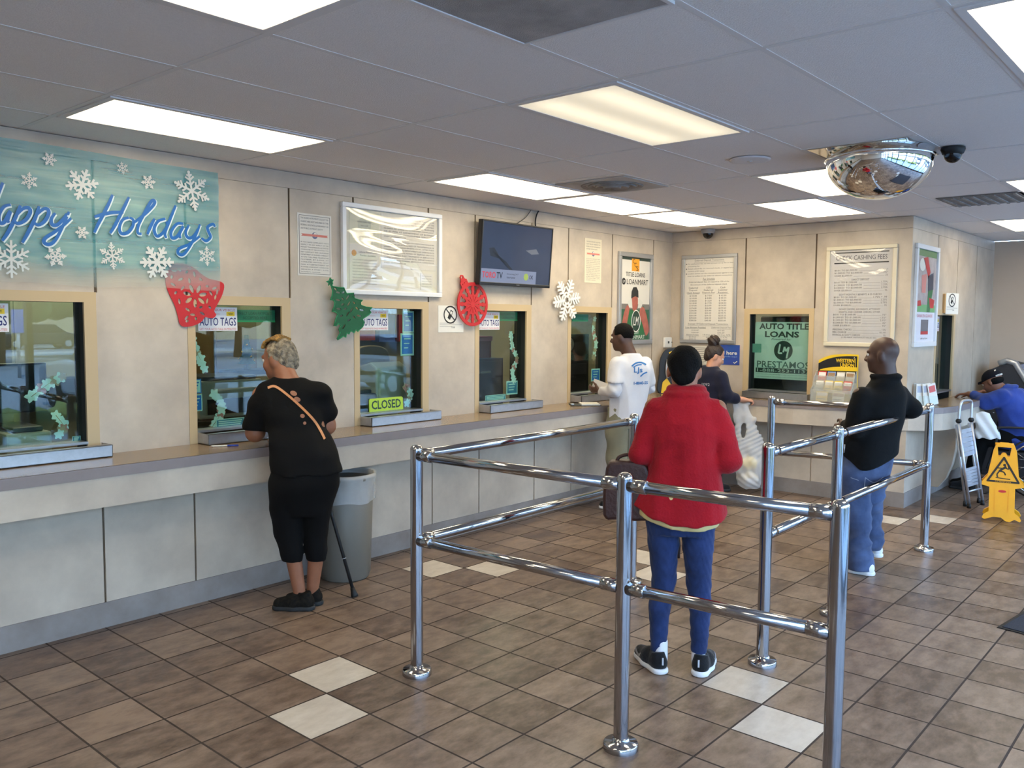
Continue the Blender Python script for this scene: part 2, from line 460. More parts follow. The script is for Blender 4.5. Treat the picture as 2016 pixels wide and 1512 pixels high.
# ------------------------------------------------------------------ teller windows
def teller_window(n, fr, w0, w1, label, tray=True, mirror=False):
    r = thing('window_%d' % n, label, 'window', fr((w0 + w1) / 2, ZB), kind='structure')
    i0, i1 = (w0 + IN0, w1 - IN1) if not mirror else (w0 + IN1 * 0.9, w1 - IN0)
    t = MB()
    t.fbox(fr, w0, i0, ZB, ZT, -0.014, 0.003, m_frame); t.fbox(fr, i1, w1, ZB, ZT, -0.014, 0.003, m_frame)
    t.fbox(fr, i0, i1, ZT - 0.056, ZT, -0.014, 0.003, m_frame)
    t.build('window_frame', r)
    j = MB()
    j.fbox(fr, w0 + 0.003, i0, ZB - 0.05, ZT - 0.03, -0.14, -0.014, m_black); j.fbox(fr, i1, w1 - 0.003, ZB - 0.05, ZT - 0.03, -0.14, -0.014, m_black)
    j.fbox(fr, i0, i1, ZT - 0.056, ZT - 0.03, -0.14, -0.014, m_black)
    j.build('jamb_lining', r)
    p = MB(); p.fbox(fr, i0, i1, 1.0, ZT - 0.056, -0.075, -0.062, m_glass); p.build('pane', r)
    s = MB(); s.fbox(fr, i0, i1, 0.996, 1.010, -0.10, 0.01, m_steel); s.build('window_sill', r)
    if not tray: return r
    tr = MB()
    z0, z1 = ZB + 0.002, 0.998
    a0, a1 = i0 + 0.0, w1 + 0.012
    tr.fbox(fr, a0, a1, z0, z0 + 0.006, -0.12, 0.135, m_steel)
    tr.fbox(fr, a0, a1, z0, z1, 0.125, 0.135, m_steel)
    tr.fbox(fr, a0, a0 + 0.006, z0, z1, -0.0, 0.135, m_steel); tr.fbox(fr, a1 - 0.006, a1, z0, z1, 0.006, 0.135, m_steel)
    tr.fbox(fr, a0, a1, z1 - 0.006, z1, 0.09, 0.135, m_steel)
    tr.build('deal_tray', r, bevel=0.002)
    return r
NM = ['leftmost teller window above the pale tray, cut by the left edge',
      'teller window in front of the woman in black',
      'teller window holding the closed sign',
      'teller window under the television',
      'teller window in front of the man in the white shirt']
for k, (w0, w1) in enumerate(WIN): teller_window(k + 1, FW, w0, w1, NM[k])
teller_window(6, FB, WINB[0][0], WINB[0][1], 'service window on the back wall filled by the auto title loans poster', mirror=True)
teller_window(7, FS, WINS[0][0], WINS[0][1], 'narrow looking service window beyond the outer corner', tray=False)

# ------------------------------------------------------------------ service counter
m_top = M('brown grey countertop', (136, 116, 92), 0.22, var=0.06, scale=14, spec=0.5)
m_edge = M('grey countertop edge', (138, 126, 124), 0.4, var=0.05, scale=14)
ctr = thing('service_counter', 'long laminate counter under the teller windows turning along the back wall', 'counter', (0, 0.2, 0))
XA = XL + 0.02
OUT = [(XA, 0.0), (4.99, 0.0), (4.99, -0.74), (5.02, -1.1), (5.08, -1.4), (5.20, -1.9), (5.27, -2.08), (5.38, -2.22), (5.52, -2.31), (5.75, -2.36), (6.75, -2.38), (6.92, -2.34), (6.98, -2.24), (6.98, YS)]
WALLP = [(XB, YS), (XB, YW), (XA, YW)]
FZ = Fr((0, 0, 0), (1, 0, 0), (0, 1, 0))
def off(pts, d):
    """shift an open outline inwards (to the wall side) by d"""
    o = []
    for i, p in enumerate(pts):
        a = pts[max(i - 1, 0)]; b = pts[min(i + 1, len(pts) - 1)]
        dx, dy = b[0] - a[0], b[1] - a[1]; q = math.hypot(dx, dy)
        o.append((p[0] - dy / q * d, p[1] + dx / q * d))
    return o
tp = MB(); tp.prism(FZ, OUT + WALLP, 0.872, 0.928, m_edge)
tp.poly(FZ, off(OUT, 0.004) + WALLP, 0.9295, m_top)
tp.build('countertop', ctr)
ap = MB()
o1 = off(OUT, 0.006); o2 = off(OUT, 0.028)
ap.prism(FZ, o1 + o2[::-1], 0.7175, 0.872, m_wall)
ap.build('apron', ctr)
# lower panels with dark gaps
YP = 0.25
seams = [XA, -5.8, -5.28, -4.6, -4.05, -3.4, -2.85, -2.15, -1.62, -0.93, -0.40, 0.30, 0.83, 1.53, 2.05, 2.75, 3.28, 3.98, 4.5, XB]
for p, q in zip(seams[:-1], seams[1:]):
    b = MB(); b.box((p + 0.006, YP, 0.139), (q - 0.006, YP + 0.012, 0.80), m_wall); b.build('lower_panel', ctr)
bk = MB(); bk.box((XA, YP + 0.012, 0.0), (XB, YP + 0.03, 0.80), m_seam); bk.build('panel_backing', ctr)
bsb = MB(); bsb.box((XA, YP - 0.008, 0.0), (XB - 0.012, YP + 0.012, 0.139), m_base); bsb.build('toe_kick', ctr)
for p, q in ((-YP + 0.01, 0.55), (0.55, 1.19), (1.19, -YS + 0.014)):
    b = MB(); b.fbox(FB, p + (0.006 if p > 0 else 0), q - (0.006 if q < 2 else 0), 0.139, 0.80, 0.001, 0.012, m_wall); b.build('lower_panel', ctr)
b = MB(); b.fbox(FB, -YP + 0.01, -YS + 0.02, 0.0, 0.139, 0.0, 0.018, m_base); b.build('toe_kick', ctr)
for p, q in ((XB + 0.0005, 5.9), (5.9, 7.6)):
    b = MB(); b.fbox(FS, p, q - 0.008, 0.139, 0.80, 0.001, 0.013, m_wall); b.build('lower_panel', ctr)
b = MB(); b.fbox(FS, XB + 0.0005, 7.6, 0.0, 0.139, 0.001, 0.019, m_base); b.build('toe_kick', ctr)
# curved support bracket under the side shelf
br = MB()
prof = [(0.0, 0.10), (0.10, 0.10), (0.17, 0.20), (0.22, 0.34), (0.245, 0.5), (0.25, 0.73), (0.0, 0.73)]
br.prism(Fr((6.05, YS - 0.012, 0), (0, -1, 0), (0, 0, 1)), prof, -0.04, 0.04, m_wall); br.build('support_bracket', ctr, bevel=0.006)

# ------------------------------------------------------------------ ceiling lights
def lens_mat(name, strength, lo):
    m = bpy.data.materials.new(name); m.use_nodes = True; nt = m.node_tree; b = nt.nodes['Principled BSDF']
    N = nt.nodes.new; L = nt.links.new
    b.inputs['Base Color'].default_value = (0.7, 0.7, 0.66, 1); b.inputs['Roughness'].default_value = 0.4
    tc = N('ShaderNodeTexCoord'); sp = N('ShaderNodeSeparateXYZ'); L(tc.outputs['Object'], sp.inputs[0])
    # two glowing tubes behind the prismatic lens, dimmer towards the rim
    def bell(sock, c, w):
        a = N('ShaderNodeMath'); a.operation = 'SUBTRACT'; L(sock, a.inputs[0]); a.inputs[1].default_value = c
        q = N('ShaderNodeMath'); q.operation = 'MULTIPLY'; L(a.outputs[0], q.inputs[0]); L(a.outputs[0], q.inputs[1])
        d = N('ShaderNodeMath'); d.operation = 'MULTIPLY'; L(q.outputs[0], d.inputs[0]); d.inputs[1].default_value = -1 / (w * w)
        e = N('ShaderNodeMath'); e.operation = 'EXPONENT'; L(d.outputs[0], e.inputs[0]); return e.outputs[0]
    s1 = N('ShaderNodeMath'); s1.operation = 'ADD'; L(bell(sp.outputs['Y'], 0.14, 0.085), s1.inputs[0]); L(bell(sp.outputs['Y'], -0.14, 0.085), s1.inputs[1])
    ab = N('ShaderNodeMath'); ab.operation = 'ABSOLUTE'; L(sp.outputs['X'], ab.inputs[0])
    en = N('ShaderNodeMapRange'); en.inputs['From Min'].default_value = 0.58; en.inputs['From Max'].default_value = 0.47
    en.inputs['To Min'].default_value = 0.25; en.inputs['To Max'].default_value = 1.0; L(ab.outputs[0], en.inputs['Value'])
    mu = N('ShaderNodeMath'); mu.operation = 'MULTIPLY'; L(s1.outputs[0], mu.inputs[0]); L(en.outputs[0], mu.inputs[1])
    st = N('ShaderNodeMath'); st.operation = 'MULTIPLY_ADD'; L(mu.outputs[0], st.inputs[0])
    st.inputs[1].default_value = strength * (1 - lo); st.inputs[2].default_value = strength * lo
    b.inputs['Emission Color'].default_value = (1.0, 0.86, 0.60, 1)
    L(st.outputs[0], b.inputs['Emission Strength'])
    return m
m_lens = lens_mat('glowing light lens', PANEL * 1.15, 0.09)
m_lensd = lens_mat('dim light lens', 0.88, 0.55)
m_lenso = lens_mat('office light lens', OFFICE, 0.5)
LN = [((-1, 0), m_lens, 'long glowing ceiling light above the holiday banner'),
      ((1, 0), m_lens, 'glowing ceiling light above the wall between ornament and television'),
      ((2, 0), m_lens, 'middle of the three glowing lights in a row along the teller wall'),
      ((3, 0), m_lens, 'glowing ceiling light nearest the inner corner of the walls'),
      ((-2, 3), m_lens, 'glowing ceiling light cut by the top edge of the picture'),
      ((0, 3), m_lensd, 'dimmer yellow ceiling light with two tubes showing'),
      ((2, 3), m_lens, 'glowing ceiling light partly hidden behind the dome mirror'),
      ((3, 2), m_lens, 'glowing ceiling light in front of the back wall'),
      ((0, 6), m_lens, 'glowing ceiling light in the top right corner of the picture'),
      ((3, 5), m_lens, 'glowing ceiling light at the right edge above the dark vent'),
      ((5, 4), m_lens, 'small looking far glowing light at the right edge above the side wall')]
def ceiling_light(i, j, mat, label, z=H):
    x, y = 2 * G * (i + 0.5), -G * (j + 0.5)
    r = thing('ceiling_light', label, 'light', (x, y, z), 'recessed ceiling lights')
    f = MB()
    for (a, b, c, d) in ((-0.597, 0.597, 0.262, 0.292), (-0.597, 0.597, -0.292, -0.262), (-0.597, -0.567, -0.262, 0.262), (0.567, 0.597, -0.262, 0.262)):
        f.box((x + a, y + c, z - 0.004), (x + b, y + d, z + 0.003), m_tbar)
    f.build('light_frame', r)
    q = MB(); q.box((x - 0.567, y - 0.262, z - 0.0015), (x + 0.567, y + 0.262, z + 0.001), mat); lo = q.build('lens', r)
    # keep the lens shading centred on its own lamp
    return r
for (ij, mat, lab) in LN: ceiling_light(ij[0], ij[1], mat, lab)
for ij in ((-3, 6), (-4, 2)):  # unseen lamps added behind the viewer, for room light and mirror reflections
    ceiling_light(ij[0], ij[1], m_lens, 'added unseen ceiling light behind the viewer')
for i in (-1, 1, 3, 5):
    ceiling_light(i, -4, m_lenso, 'dim ceiling light in the office behind the windows')
ceiling_light(5, -1, m_lenso, 'dim ceiling light in the office behind the auto title loans window')

# ------------------------------------------------------------------ grilles, speaker, mirror, cameras on the ceiling
m_grl = M('dusty return grille', (168, 162, 157), 0.8, var=0.28, scale=4, bump=0.5, bscale=260)
gv = thing('return_grille', 'dusty grey perforated return air grille at the top of the ceiling', 'vent', (-0.9, -2.74, H))
gr = MB(); gr.box((-1.19, -3.03, H - 0.004), (-0.60, -2.455, H + 0.003), m_grl); gr.build('perforated_plate', gv)
gr = MB()
for a, b, c, d in ((-1.2, -0.59, -3.045, -3.03), (-1.2, -0.59, -2.455, -2.44), (-1.2, -1.19, -3.03, -2.455), (-0.60, -0.59, -3.03, -2.455)):
    gr.box((a, c, H - 0.008), (b, d, H + 0.003), m_tbar)
gr.build('grille_frame', gv)
m_dirty = M('soot stained diffuser', (120, 113, 106), 0.8, rgb2=(176, 170, 164), scale=7)
cxx, cyy = 2.19, -0.91
dv = thing('round_diffuser', 'round dusty air diffuser in a square ceiling panel', 'vent', (cxx, cyy, H))
q = MB(); q.box((cxx - 0.29, cyy - 0.29, H - 0.003), (cxx + 0.29, cyy + 0.29, H + 0.002), M('diffuser plate', (205, 200, 196), 0.8, rgb2=(166, 160, 154), scale=3)); q.build('plate', dv)
for k, r in enumerate((0.215, 0.165, 0.115, 0.06)):
    q = MB(); q.lathe([(r - 0.035, -0.002 + 0.0), (r, -0.012 - 0.004 * k), (r + 0.008, -0.004), (r - 0.02, -0.001)], (cxx, cyy, H), m_dirty, 36); q.build('ring', dv)
m_vent = M('dark slot vent', (120, 117, 116), 0.7, var=0.2, scale=5)
vv = thing('slot_vent', 'long dark grey slotted ceiling vent at the right edge', 'vent', (4.55, -2.82, H))
q = MB(); q.box((4.27, -3.08, H - 0.004), (4.86, -2.5, H + 0.002), m_vent); q.build('vent_face', vv)
for k in range(8):
    q = MB(); yy = -2.53 - 0.07 * k; q.box((4.29, yy - 0.02, H - 0.012), (4.84, yy, H - 0.003), m_dirty); q.build('slat', vv)
sk = thing('ceiling_speaker', 'round white flush speaker in the ceiling left of the dome mirror', 'speaker', (1.895, -2.10, H))
q = MB(); q.lathe([(0.12, 0.0), (0.118, -0.006), (0.10, -0.008), (0.0, -0.009)], (1.895, -2.10, H), M('speaker grille', (226, 222, 222), 0.8), 32); q.build('speaker_grille', sk)
q = MB(); q.lathe([(0.018, -0.008), (0.014, -0.014), (0, -0.016)], (1.895, -2.10, H), M('speaker badge', (205, 203, 200), 0.4), 16); q.build('badge', sk)
m_mirror = M('convex mirror', (235, 236, 238), 0.015, 1.0)
mx, my = 2.13, -2.77
mr = thing('dome_mirror', 'large silver half-dome safety mirror hanging under the ceiling', 'mirror', (mx, my, H))
q = MB(); q.lathe([(0.285 * math.sin(a), -0.045 - 0.222 * math.cos(a)) for a in [PI / 2 * k / 24 for k in range(25)]], (mx, my, H), m_mirror, 64); q.build('mirror_dome', mr)
q = MB(); q.lathe([(0.282, -0.05), (0.292, -0.046), (0.292, -0.036), (0.284, -0.03), (0.280, 0.0)], (mx, my, H), m_mirror, 64); q.build('rim', mr)
q = MB(); q.box((mx - 0.295, my - 0.235, H - 0.003), (mx + 0.295, my + 0.295, H + 0.002), M('mirrored back plate', (205, 200, 190), 0.08, 1.0)); q.build('back_plate', mr)
def dome_cam(c, label, body, lens, s=1.0, wall=False):
    r = thing('security_camera', label, 'camera', c)
    q = MB(); q.lathe([(0.062 * s, 0.0), (0.064 * s, -0.012 * s), (0.055 * s, -0.035 * s), (0.045 * s, -0.04 * s)], c, body, 28); q.build('housing', r)
    q = MB(); q.lathe([(0.048 * s * math.cos(a), -0.036 * s - 0.05 * s * math.sin(a)) for a in [PI / 2 * k / 10 for k in range(11)]], c, lens, 28); q.build('dome', r)
    return r
m_camd = M('smoked dome', (18, 18, 20), 0.12)
dome_cam((5.19, -0.06, H), 'grey dome security camera on the ceiling at the inner wall corner', M('grey camera plastic', (150, 150, 152), 0.4), m_camd, 1.15)
c2 = dome_cam((2.27, -3.115, H), 'black dome security camera beside the dome mirror', m_black, m_camd, 0.98)
# ------------------------------------------------------------------ chrome queue railings
def railing(label, posts, rails):
    r = thing('queue_railing', label, 'railing', (posts[0][0], posts[0][1], 0), 'chrome queue railings')
    for (x, y) in posts:
        p = MB(); p.tube([(x, y, 0.012), (x, y, 1.085)], 0.030, m_chrome, 28, caps=False)
        p.lathe([(0.030, 1.085), (0.029, 1.093), (0.023, 1.102), (0.012, 1.107), (0, 1.108)], (x, y, 0), m_chrome, 28)
        po = p.build('post', r)
        b = MB(); b.lathe([(0.070, 0.0), (0.070, 0.022), (0.066, 0.028), (0.036, 0.030), (0.034, 0.045), (0.030, 0.048)], (x, y, 0), m_chrome, 32); b.build('base_flange', po)
    for (a, b) in rails:
        A = Vector((*posts[a], 0)); B = Vector((*posts[b], 0)); d = (B - A).normalized()
        for z in (1.058, 0.652):
            u = Vector((0, 0, z))
            q = MB(); q.tube([A + d * 0.028 + u, B - d * 0.028 + u], 0.0235, m_chrome, 24)
            ro = q.build('rail', r)
            for e, s in ((A, 1), (B, -1)):
                c = MB(); c.tube([e + d * s * 0.020 + u, e + d * s * 0.094 + u, e + d * s * 0.097 + u], [0.0268, 0.0268, 0.0240], m_chrome, 24); c.build('collar', ro)
    return r
PA, PB, PC, PE = (-0.215, -1.48), (-0.16, -2.61), (1.68, -1.46), (-0.10, -3.42)
PD, PF, PG, PH = (1.01, -2.665), (1.962, -2.655), (3.83, -2.64), (3.60, -1.52)
railing('nearer chrome two-bar railing around the lane in front of the red jacket', [PA, PB, PC, PE], [(0, 2), (0, 1), (1, 3)])
railing('farther chrome two-bar railing that the man in black leans over', [PD, PF, PG, PH], [(0, 1), (1, 2), (2, 3)])

# ------------------------------------------------------------------ entrance mat
m_mat = M('dark grey entrance mat', (46, 46, 52), 0.95, var=0.25, scale=200, bump=0.4, bscale=300)
mt = thing('floor_mat', 'dark grey entrance mat at the right edge of the floor', 'mat', (2.36, -3.44, 0))
ang = math.radians(-8)
fm = Fr((2.371, -3.423, 0), (math.cos(ang), math.sin(ang), 0), (-math.sin(ang), math.cos(ang), 0))
q = MB(); q.fbox(fm, 0.02, 1.78, -1.18, -0.02, 0.0, 0.009, m_mat); q.build('carpet_pad', mt)
q = MB(); q.fbox(fm, 0.0, 1.8, -1.2, 0.0, 0.0, 0.005, m_black); q.build('rubber_border', mt)
# ------------------------------------------------------------------ traced outlines (wall x, z)
LET = {
 'H1': [(-0.765, 2.376), (-0.787, 2.325), (-0.824, 2.252), (-0.851, 2.201), (-0.87, 2.159)],
 'H2': [(-0.674, 2.372), (-0.711, 2.298), (-0.756, 2.21), (-0.785, 2.162)],
 'H3': [(-0.868, 2.244), (-0.823, 2.262), (-0.768, 2.278), (-0.708, 2.284)],
 'o': [(-0.677, 2.259), (-0.713, 2.242), (-0.732, 2.198), (-0.722, 2.167), (-0.686, 2.174), (-0.657, 2.212), (-0.652, 2.247), (-0.673, 2.259)],
 'l': [(-0.66, 2.225), (-0.619, 2.257), (-0.574, 2.297), (-0.532, 2.345), (-0.526, 2.367), (-0.547, 2.361), (-0.589, 2.289), (-0.624, 2.221), (-0.629, 2.178), (-0.607, 2.173)],
 'i': [(-0.529, 2.266), (-0.554, 2.22), (-0.574, 2.174)],
 'd1': [(-0.462, 2.272), (-0.508, 2.253), (-0.532, 2.208), (-0.518, 2.169), (-0.487, 2.183), (-0.448, 2.237)],
 'd2': [(-0.399, 2.355), (-0.44, 2.26), (-0.468, 2.191), (-0.461, 2.161)],
 'a': [(-0.354, 2.253), (-0.394, 2.249), (-0.43, 2.202), (-0.427, 2.166), (-0.395, 2.175), (-0.355, 2.238), (-0.379, 2.191), (-0.374, 2.166)],
 'y1': [(-0.319, 2.248), (-0.34, 2.202), (-0.324, 2.173), (-0.292, 2.183), (-0.259, 2.231)],
 'y2': [(-0.248, 2.258), (-0.28, 2.184), (-0.334, 2.098), (-0.366, 2.07), (-0.391, 2.08), (-0.381, 2.106), (-0.317, 2.137), (-0.252, 2.187)],
 's': [(-0.15, 2.252), (-0.163, 2.268), (-0.199, 2.247), (-0.193, 2.218), (-0.182, 2.188), (-0.211, 2.163), (-0.24, 2.178)],
 'A': [(-1.282, 2.266), (-1.314, 2.253), (-1.339, 2.209), (-1.337, 2.171), (-1.314, 2.177), (-1.286, 2.233), (-1.299, 2.188), (-1.294, 2.174)],
 'p1': [(-1.237, 2.267), (-1.266, 2.197), (-1.301, 2.124), (-1.329, 2.08)],
 'p2': [(-1.258, 2.217), (-1.226, 2.252), (-1.199, 2.258), (-1.193, 2.236), (-1.216, 2.195), (-1.252, 2.174), (-1.273, 2.187)],
 'P1': [(-1.147, 2.273), (-1.17, 2.206), (-1.209, 2.125), (-1.235, 2.077)],
 'P2': [(-1.163, 2.226), (-1.129, 2.259), (-1.107, 2.261), (-1.103, 2.238), (-1.124, 2.197), (-1.156, 2.175), (-1.18, 2.189)],
 'Y1': [(-1.07, 2.245), (-1.09, 2.213), (-1.087, 2.184), (-1.062, 2.184), (-1.029, 2.219), (-1.012, 2.247)],
 'Y2': [(-0.999, 2.259), (-1.03, 2.186), (-1.071, 2.106), (-1.103, 2.078), (-1.128, 2.085), (-1.124, 2.108), (-1.076, 2.145), (-1.024, 2.19), (-0.989, 2.226)],
 'HH1': [(-1.368, 2.357), (-1.399, 2.266), (-1.436, 2.187), (-1.451, 2.155)],
 'HH2': [(-1.316, 2.373), (-1.354, 2.277), (-1.386, 2.18), (-1.392, 2.154)],
 'HH3': [(-1.456, 2.235), (-1.411, 2.252), (-1.348, 2.271)],
}
FLK = [(-0.926, 2.411, 0.088), (-0.294, 2.452, 0.105), (-0.559, 2.47, 0.039), (-0.705, 2.529, 0.035), (-1.074, 2.016, 0.05), (-0.775, 2.038, 0.067), (-0.518, 2.017, 0.102), (-0.205, 2.072, 0.053), (-0.934, 2.154, 0.033), (-1.288, 1.99, 0.096), (-1.089, 2.522, 0.033), (-1.191, 2.398, 0.039)]
BELL = [(-0.415, 2.015), (-0.367, 2.022), (-0.328, 2.016), (-0.28, 1.996), (-0.232, 1.961), (-0.183, 1.936), (-0.116, 1.924), (-0.086, 1.901), (-0.1, 1.843), (-0.136, 1.78), (-0.158, 1.741), (-0.145, 1.718), (-0.163, 1.698), (-0.196, 1.698), (-0.221, 1.701), (-0.247, 1.671), (-0.304, 1.648), (-0.36, 1.644), (-0.384, 1.663), (-0.394, 1.708), (-0.413, 1.774), (-0.442, 1.833), (-0.462, 1.891), (-0.461, 1.936), (-0.442, 1.984)]
BHOLE = [(-0.28, 1.83), (-0.403, 1.845), (-0.381, 1.794), (-0.33, 1.746), (-0.245, 1.762), (-0.202, 1.801), (-0.176, 1.848), (-0.2, 1.89), (-0.359, 1.873), (-0.314, 1.919), (-0.241, 1.93), (-0.151, 1.88), (-0.147, 1.826), (-0.187, 1.763), (-0.299, 1.716), (-0.339, 1.697), (-0.279, 1.693), (-0.418, 1.893), (-0.37, 1.925), (-0.424, 1.937), (-0.376, 1.984), (-0.408, 1.975), (-0.329, 1.971), (-0.281, 1.959), (-0.237, 1.724), (-0.336, 1.678), (-0.134, 1.857)]
TREE = [(0.688, 1.978), (0.701, 1.965), (0.717, 1.966), (0.706, 1.952), (0.711, 1.938), (0.704, 1.933), (0.707, 1.921), (0.762, 1.915), (0.806, 1.915), (0.816, 1.895), (0.829, 1.874), (0.893, 1.88), (0.882, 1.862), (0.902, 1.842), (0.938, 1.834), (0.972, 1.833), (0.951, 1.816), (0.954, 1.797), (1.0, 1.784), (1.057, 1.782), (1.034, 1.762), (1.045, 1.746), (1.028, 1.73), (0.993, 1.712), (0.968, 1.698), (0.982, 1.676), (0.97, 1.644), (0.953, 1.631), (0.924, 1.609), (0.908, 1.622), (0.891, 1.6), (0.863, 1.616), (0.846, 1.591), (0.826, 1.6), (0.818, 1.569), (0.797, 1.578), (0.775, 1.565), (0.748, 1.552), (0.742, 1.561), (0.77, 1.601), (0.759, 1.627), (0.776, 1.653), (0.754, 1.666), (0.738, 1.649), (0.716, 1.649), (0.733, 1.697), (0.75, 1.732), (0.728, 1.745), (0.702, 1.749), (0.718, 1.779), (0.727, 1.81), (0.713, 1.827), (0.69, 1.827), (0.703, 1.857), (0.708, 1.888), (0.698, 1.918), (0.688, 1.935), (0.675, 1.925), (0.677, 1.943), (0.656, 1.951), (0.68, 1.958)]
THOLE = [(0.735, 1.902), (0.757, 1.88), (0.8, 1.882), (0.838, 1.848), (0.794, 1.838), (0.756, 1.828), (0.793, 1.798), (0.848, 1.804), (0.893, 1.813), (0.761, 1.767), (0.815, 1.768), (0.87, 1.76), (0.92, 1.774), (0.96, 1.761), (0.782, 1.719), (0.837, 1.733), (0.892, 1.711), (0.937, 1.721), (0.994, 1.762), (0.792, 1.68), (0.847, 1.689), (0.803, 1.644), (0.847, 1.636), (0.891, 1.662), (0.813, 1.609), (0.919, 1.671)]
# ------------------------------------------------------------------ holiday banner
def banner_mat():
    m = bpy.data.materials.new('printed plastic banner'); m.use_nodes = True; nt = m.node_tree; b = nt.nodes['Principled BSDF']
    N = nt.nodes.new; L = nt.links.new
    tc = N('ShaderNodeTexCoord'); sp = N('ShaderNodeSeparateXYZ'); L(tc.outputs['Object'], sp.inputs[0])
    no = N('ShaderNodeTexNoise'); no.inputs['Scale'].default_value = 3.5; no.inputs['Detail'].default_value = 5; L(tc.outputs['Object'], no.inputs['Vector'])
    mp = N('ShaderNodeMapping'); mp.inputs['Rotation'].default_value = (0, math.radians(28), 0); mp.inputs['Scale'].default_value = (1.2, 1, 22); L(tc.outputs['Object'], mp.inputs['Vector'])
    n2 = N('ShaderNodeTexNoise'); n2.inputs['Scale'].default_value = 1.0; n2.inputs['Detail'].default_value = 4; L(mp.outputs[0], n2.inputs['Vector'])
    z = N('ShaderNodeMath'); z.operation = 'MULTIPLY_ADD'; L(no.outputs['Fac'], z.inputs[0]); z.inputs[1].default_value = 0.14; L(sp.outputs['Z'], z.inputs[2])
    f = N('ShaderNodeMapRange'); f.inputs['From Min'].default_value = 0.03; f.inputs['From Max'].default_value = 0.22; L(z.outputs[0], f.inputs['Value'])
    rp = N('ShaderNodeValToRGB'); rp.color_ramp.elements[0].position = 0.34; rp.color_ramp.elements[1].position = 0.72
    rp.color_ramp.elements[0].color = lin((66, 160, 180)); rp.color_ramp.elements[1].color = lin((140, 204, 206)); L(n2.outputs['Fac'], rp.inputs[0])
    mx = N('ShaderNodeMix'); mx.data_type = 'RGBA'; L(f.outputs[0], mx.inputs[0]); mx.inputs[6].default_value = lin((226, 214, 200)); L(rp.outputs[0], mx.inputs[7])
    L(mx.outputs[2], b.inputs['Base Color']); b.inputs['Roughness'].default_value = 0.28
    al = N('ShaderNodeMapRange'); al.inputs['To Min'].default_value = 0.12; al.inputs['To Max'].default_value = 0.50; L(f.outputs[0], al.inputs['Value'])
    L(al.outputs[0], b.inputs['Alpha'])
    bp = N('ShaderNodeBump'); bp.inputs['Strength'].default_value = 0.5; bp.inputs['Distance'].default_value = 0.02; L(n2.outputs['Fac'], bp.inputs['Height']); L(bp.outputs[0], b.inputs['Normal'])
    return m
m_ban = banner_mat()
m_bblue = M('banner blue print', (30, 100, 176), 0.4)
m_bhalo = M('banner white halo', (206, 226, 232), 0.4)
m_bflk = M('banner white snowflake print', (206, 210, 210), 0.45)
bn = thing('holiday_banner', 'translucent teal Happy Holidays banner taped to the wall at upper left', 'banner', (-1.4, YW - 0.01, 1.86))
q = MB(); nx_, nz_ = 90, 26; V = []; F = []
bx0, bx1, bz0 = -2.72, -0.118, 1.868
for i in range(nx_ + 1):
    for k in range(nz_ + 1):
        u, v = i / nx_, k / nz_
        x = bx0 + (bx1 - bx0) * u
        top = 2.602 - 0.02 * math.sin(PI * (x + 1.4) / 2.6) ** 2
        zz = bz0 + (top - bz0) * v + (0.006 * math.sin(9 * x) if k == 0 else 0)
        d = 0.0125 + 0.0040 * math.sin(14 * (x * 0.45 + zz) + 2 * math.sin(3 * x)) + 0.002 * math.sin(37 * (x * 0.6 + zz))
        V.append(FW(x, zz, d))
F = [(i * (nz_ + 1) + k, (i + 1) * (nz_ + 1) + k, (i + 1) * (nz_ + 1) + k + 1, i * (nz_ + 1) + k + 1) for i in range(nx_) for k in range(nz_)]
q.add(V, F, m_ban, True); q.build('banner_sheet', bn)
lt = MB()
for KK, pts in enumerate(LET.values()):
    c = catmull(pts, 6); n = len(c)
    wd = [0.0135 + 0.0055 * math.sin(PI * i / (n - 1)) for i in range(n)]
    stroke(lt, FW, [(a + 0.003, b - 0.004) for a, b in c], [w + 0.007 for w in wd], 0.0192 + 0.00002 * KK, m_bhalo)
    stroke(lt, FW, c, wd, 0.0205 + 0.0013 * (KK % 3), m_bblue)
lt.poly(FW, circ(-0.452, 2.249 + 0.0, 0.011, n=12), 0.0205, m_bblue)
lt.build('lettering', bn)
def flake_polys(mb, fr, cx, cz, r, d, mat, a0=0.3, w=0.11, simple=False):
    cnt = [0]
    for k in range(6):
        a = a0 + PI / 3 * k; ca, sa = math.cos(a), math.sin(a)
        def P(t, s): return (cx + r * (t * ca - s * sa), cz + r * (t * sa + s * ca))
        def bar(t0, s0, t1, s1, ww):
            dx, dy = t1 - t0, s1 - s0; q = math.hypot(dx, dy); nx, ny = -dy / q * ww / 2, dx / q * ww / 2
            mb.poly(fr, [P(t0 + nx, s0 + ny), P(t0 - nx, s0 - ny), P(t1 - nx, s1 - ny), P(t1 + nx, s1 + ny)], d + 0.00005 * cnt[0], mat); cnt[0] += 1
        bar(0, 0, 1, 0, w)
        for t, l in ((0.34, 0.24), (0.60, 0.26)) + (() if simple else ((0.80, 0.16),)):
            for s in (1, -1): bar(t, 0, t + l * 0.75, s * l, w * 0.85)
        if not simple: mb.poly(fr, [P(1.04 + 0.09 * math.cos(b), 0.09 * math.sin(b)) for b in [k2 * PI / 3 for k2 in range(6)]], d + 0.002, mat)
for n, (x, z, r) in enumerate(FLK):
    q = MB(); flake_polys(q, FW, x, z, r, 0.0188, m_bflk, 0.2 + 0.5 * n, 0.12 if n % 2 else 0.16, simple=n % 3 == 0)
    q.build('snowflake_print', bn)

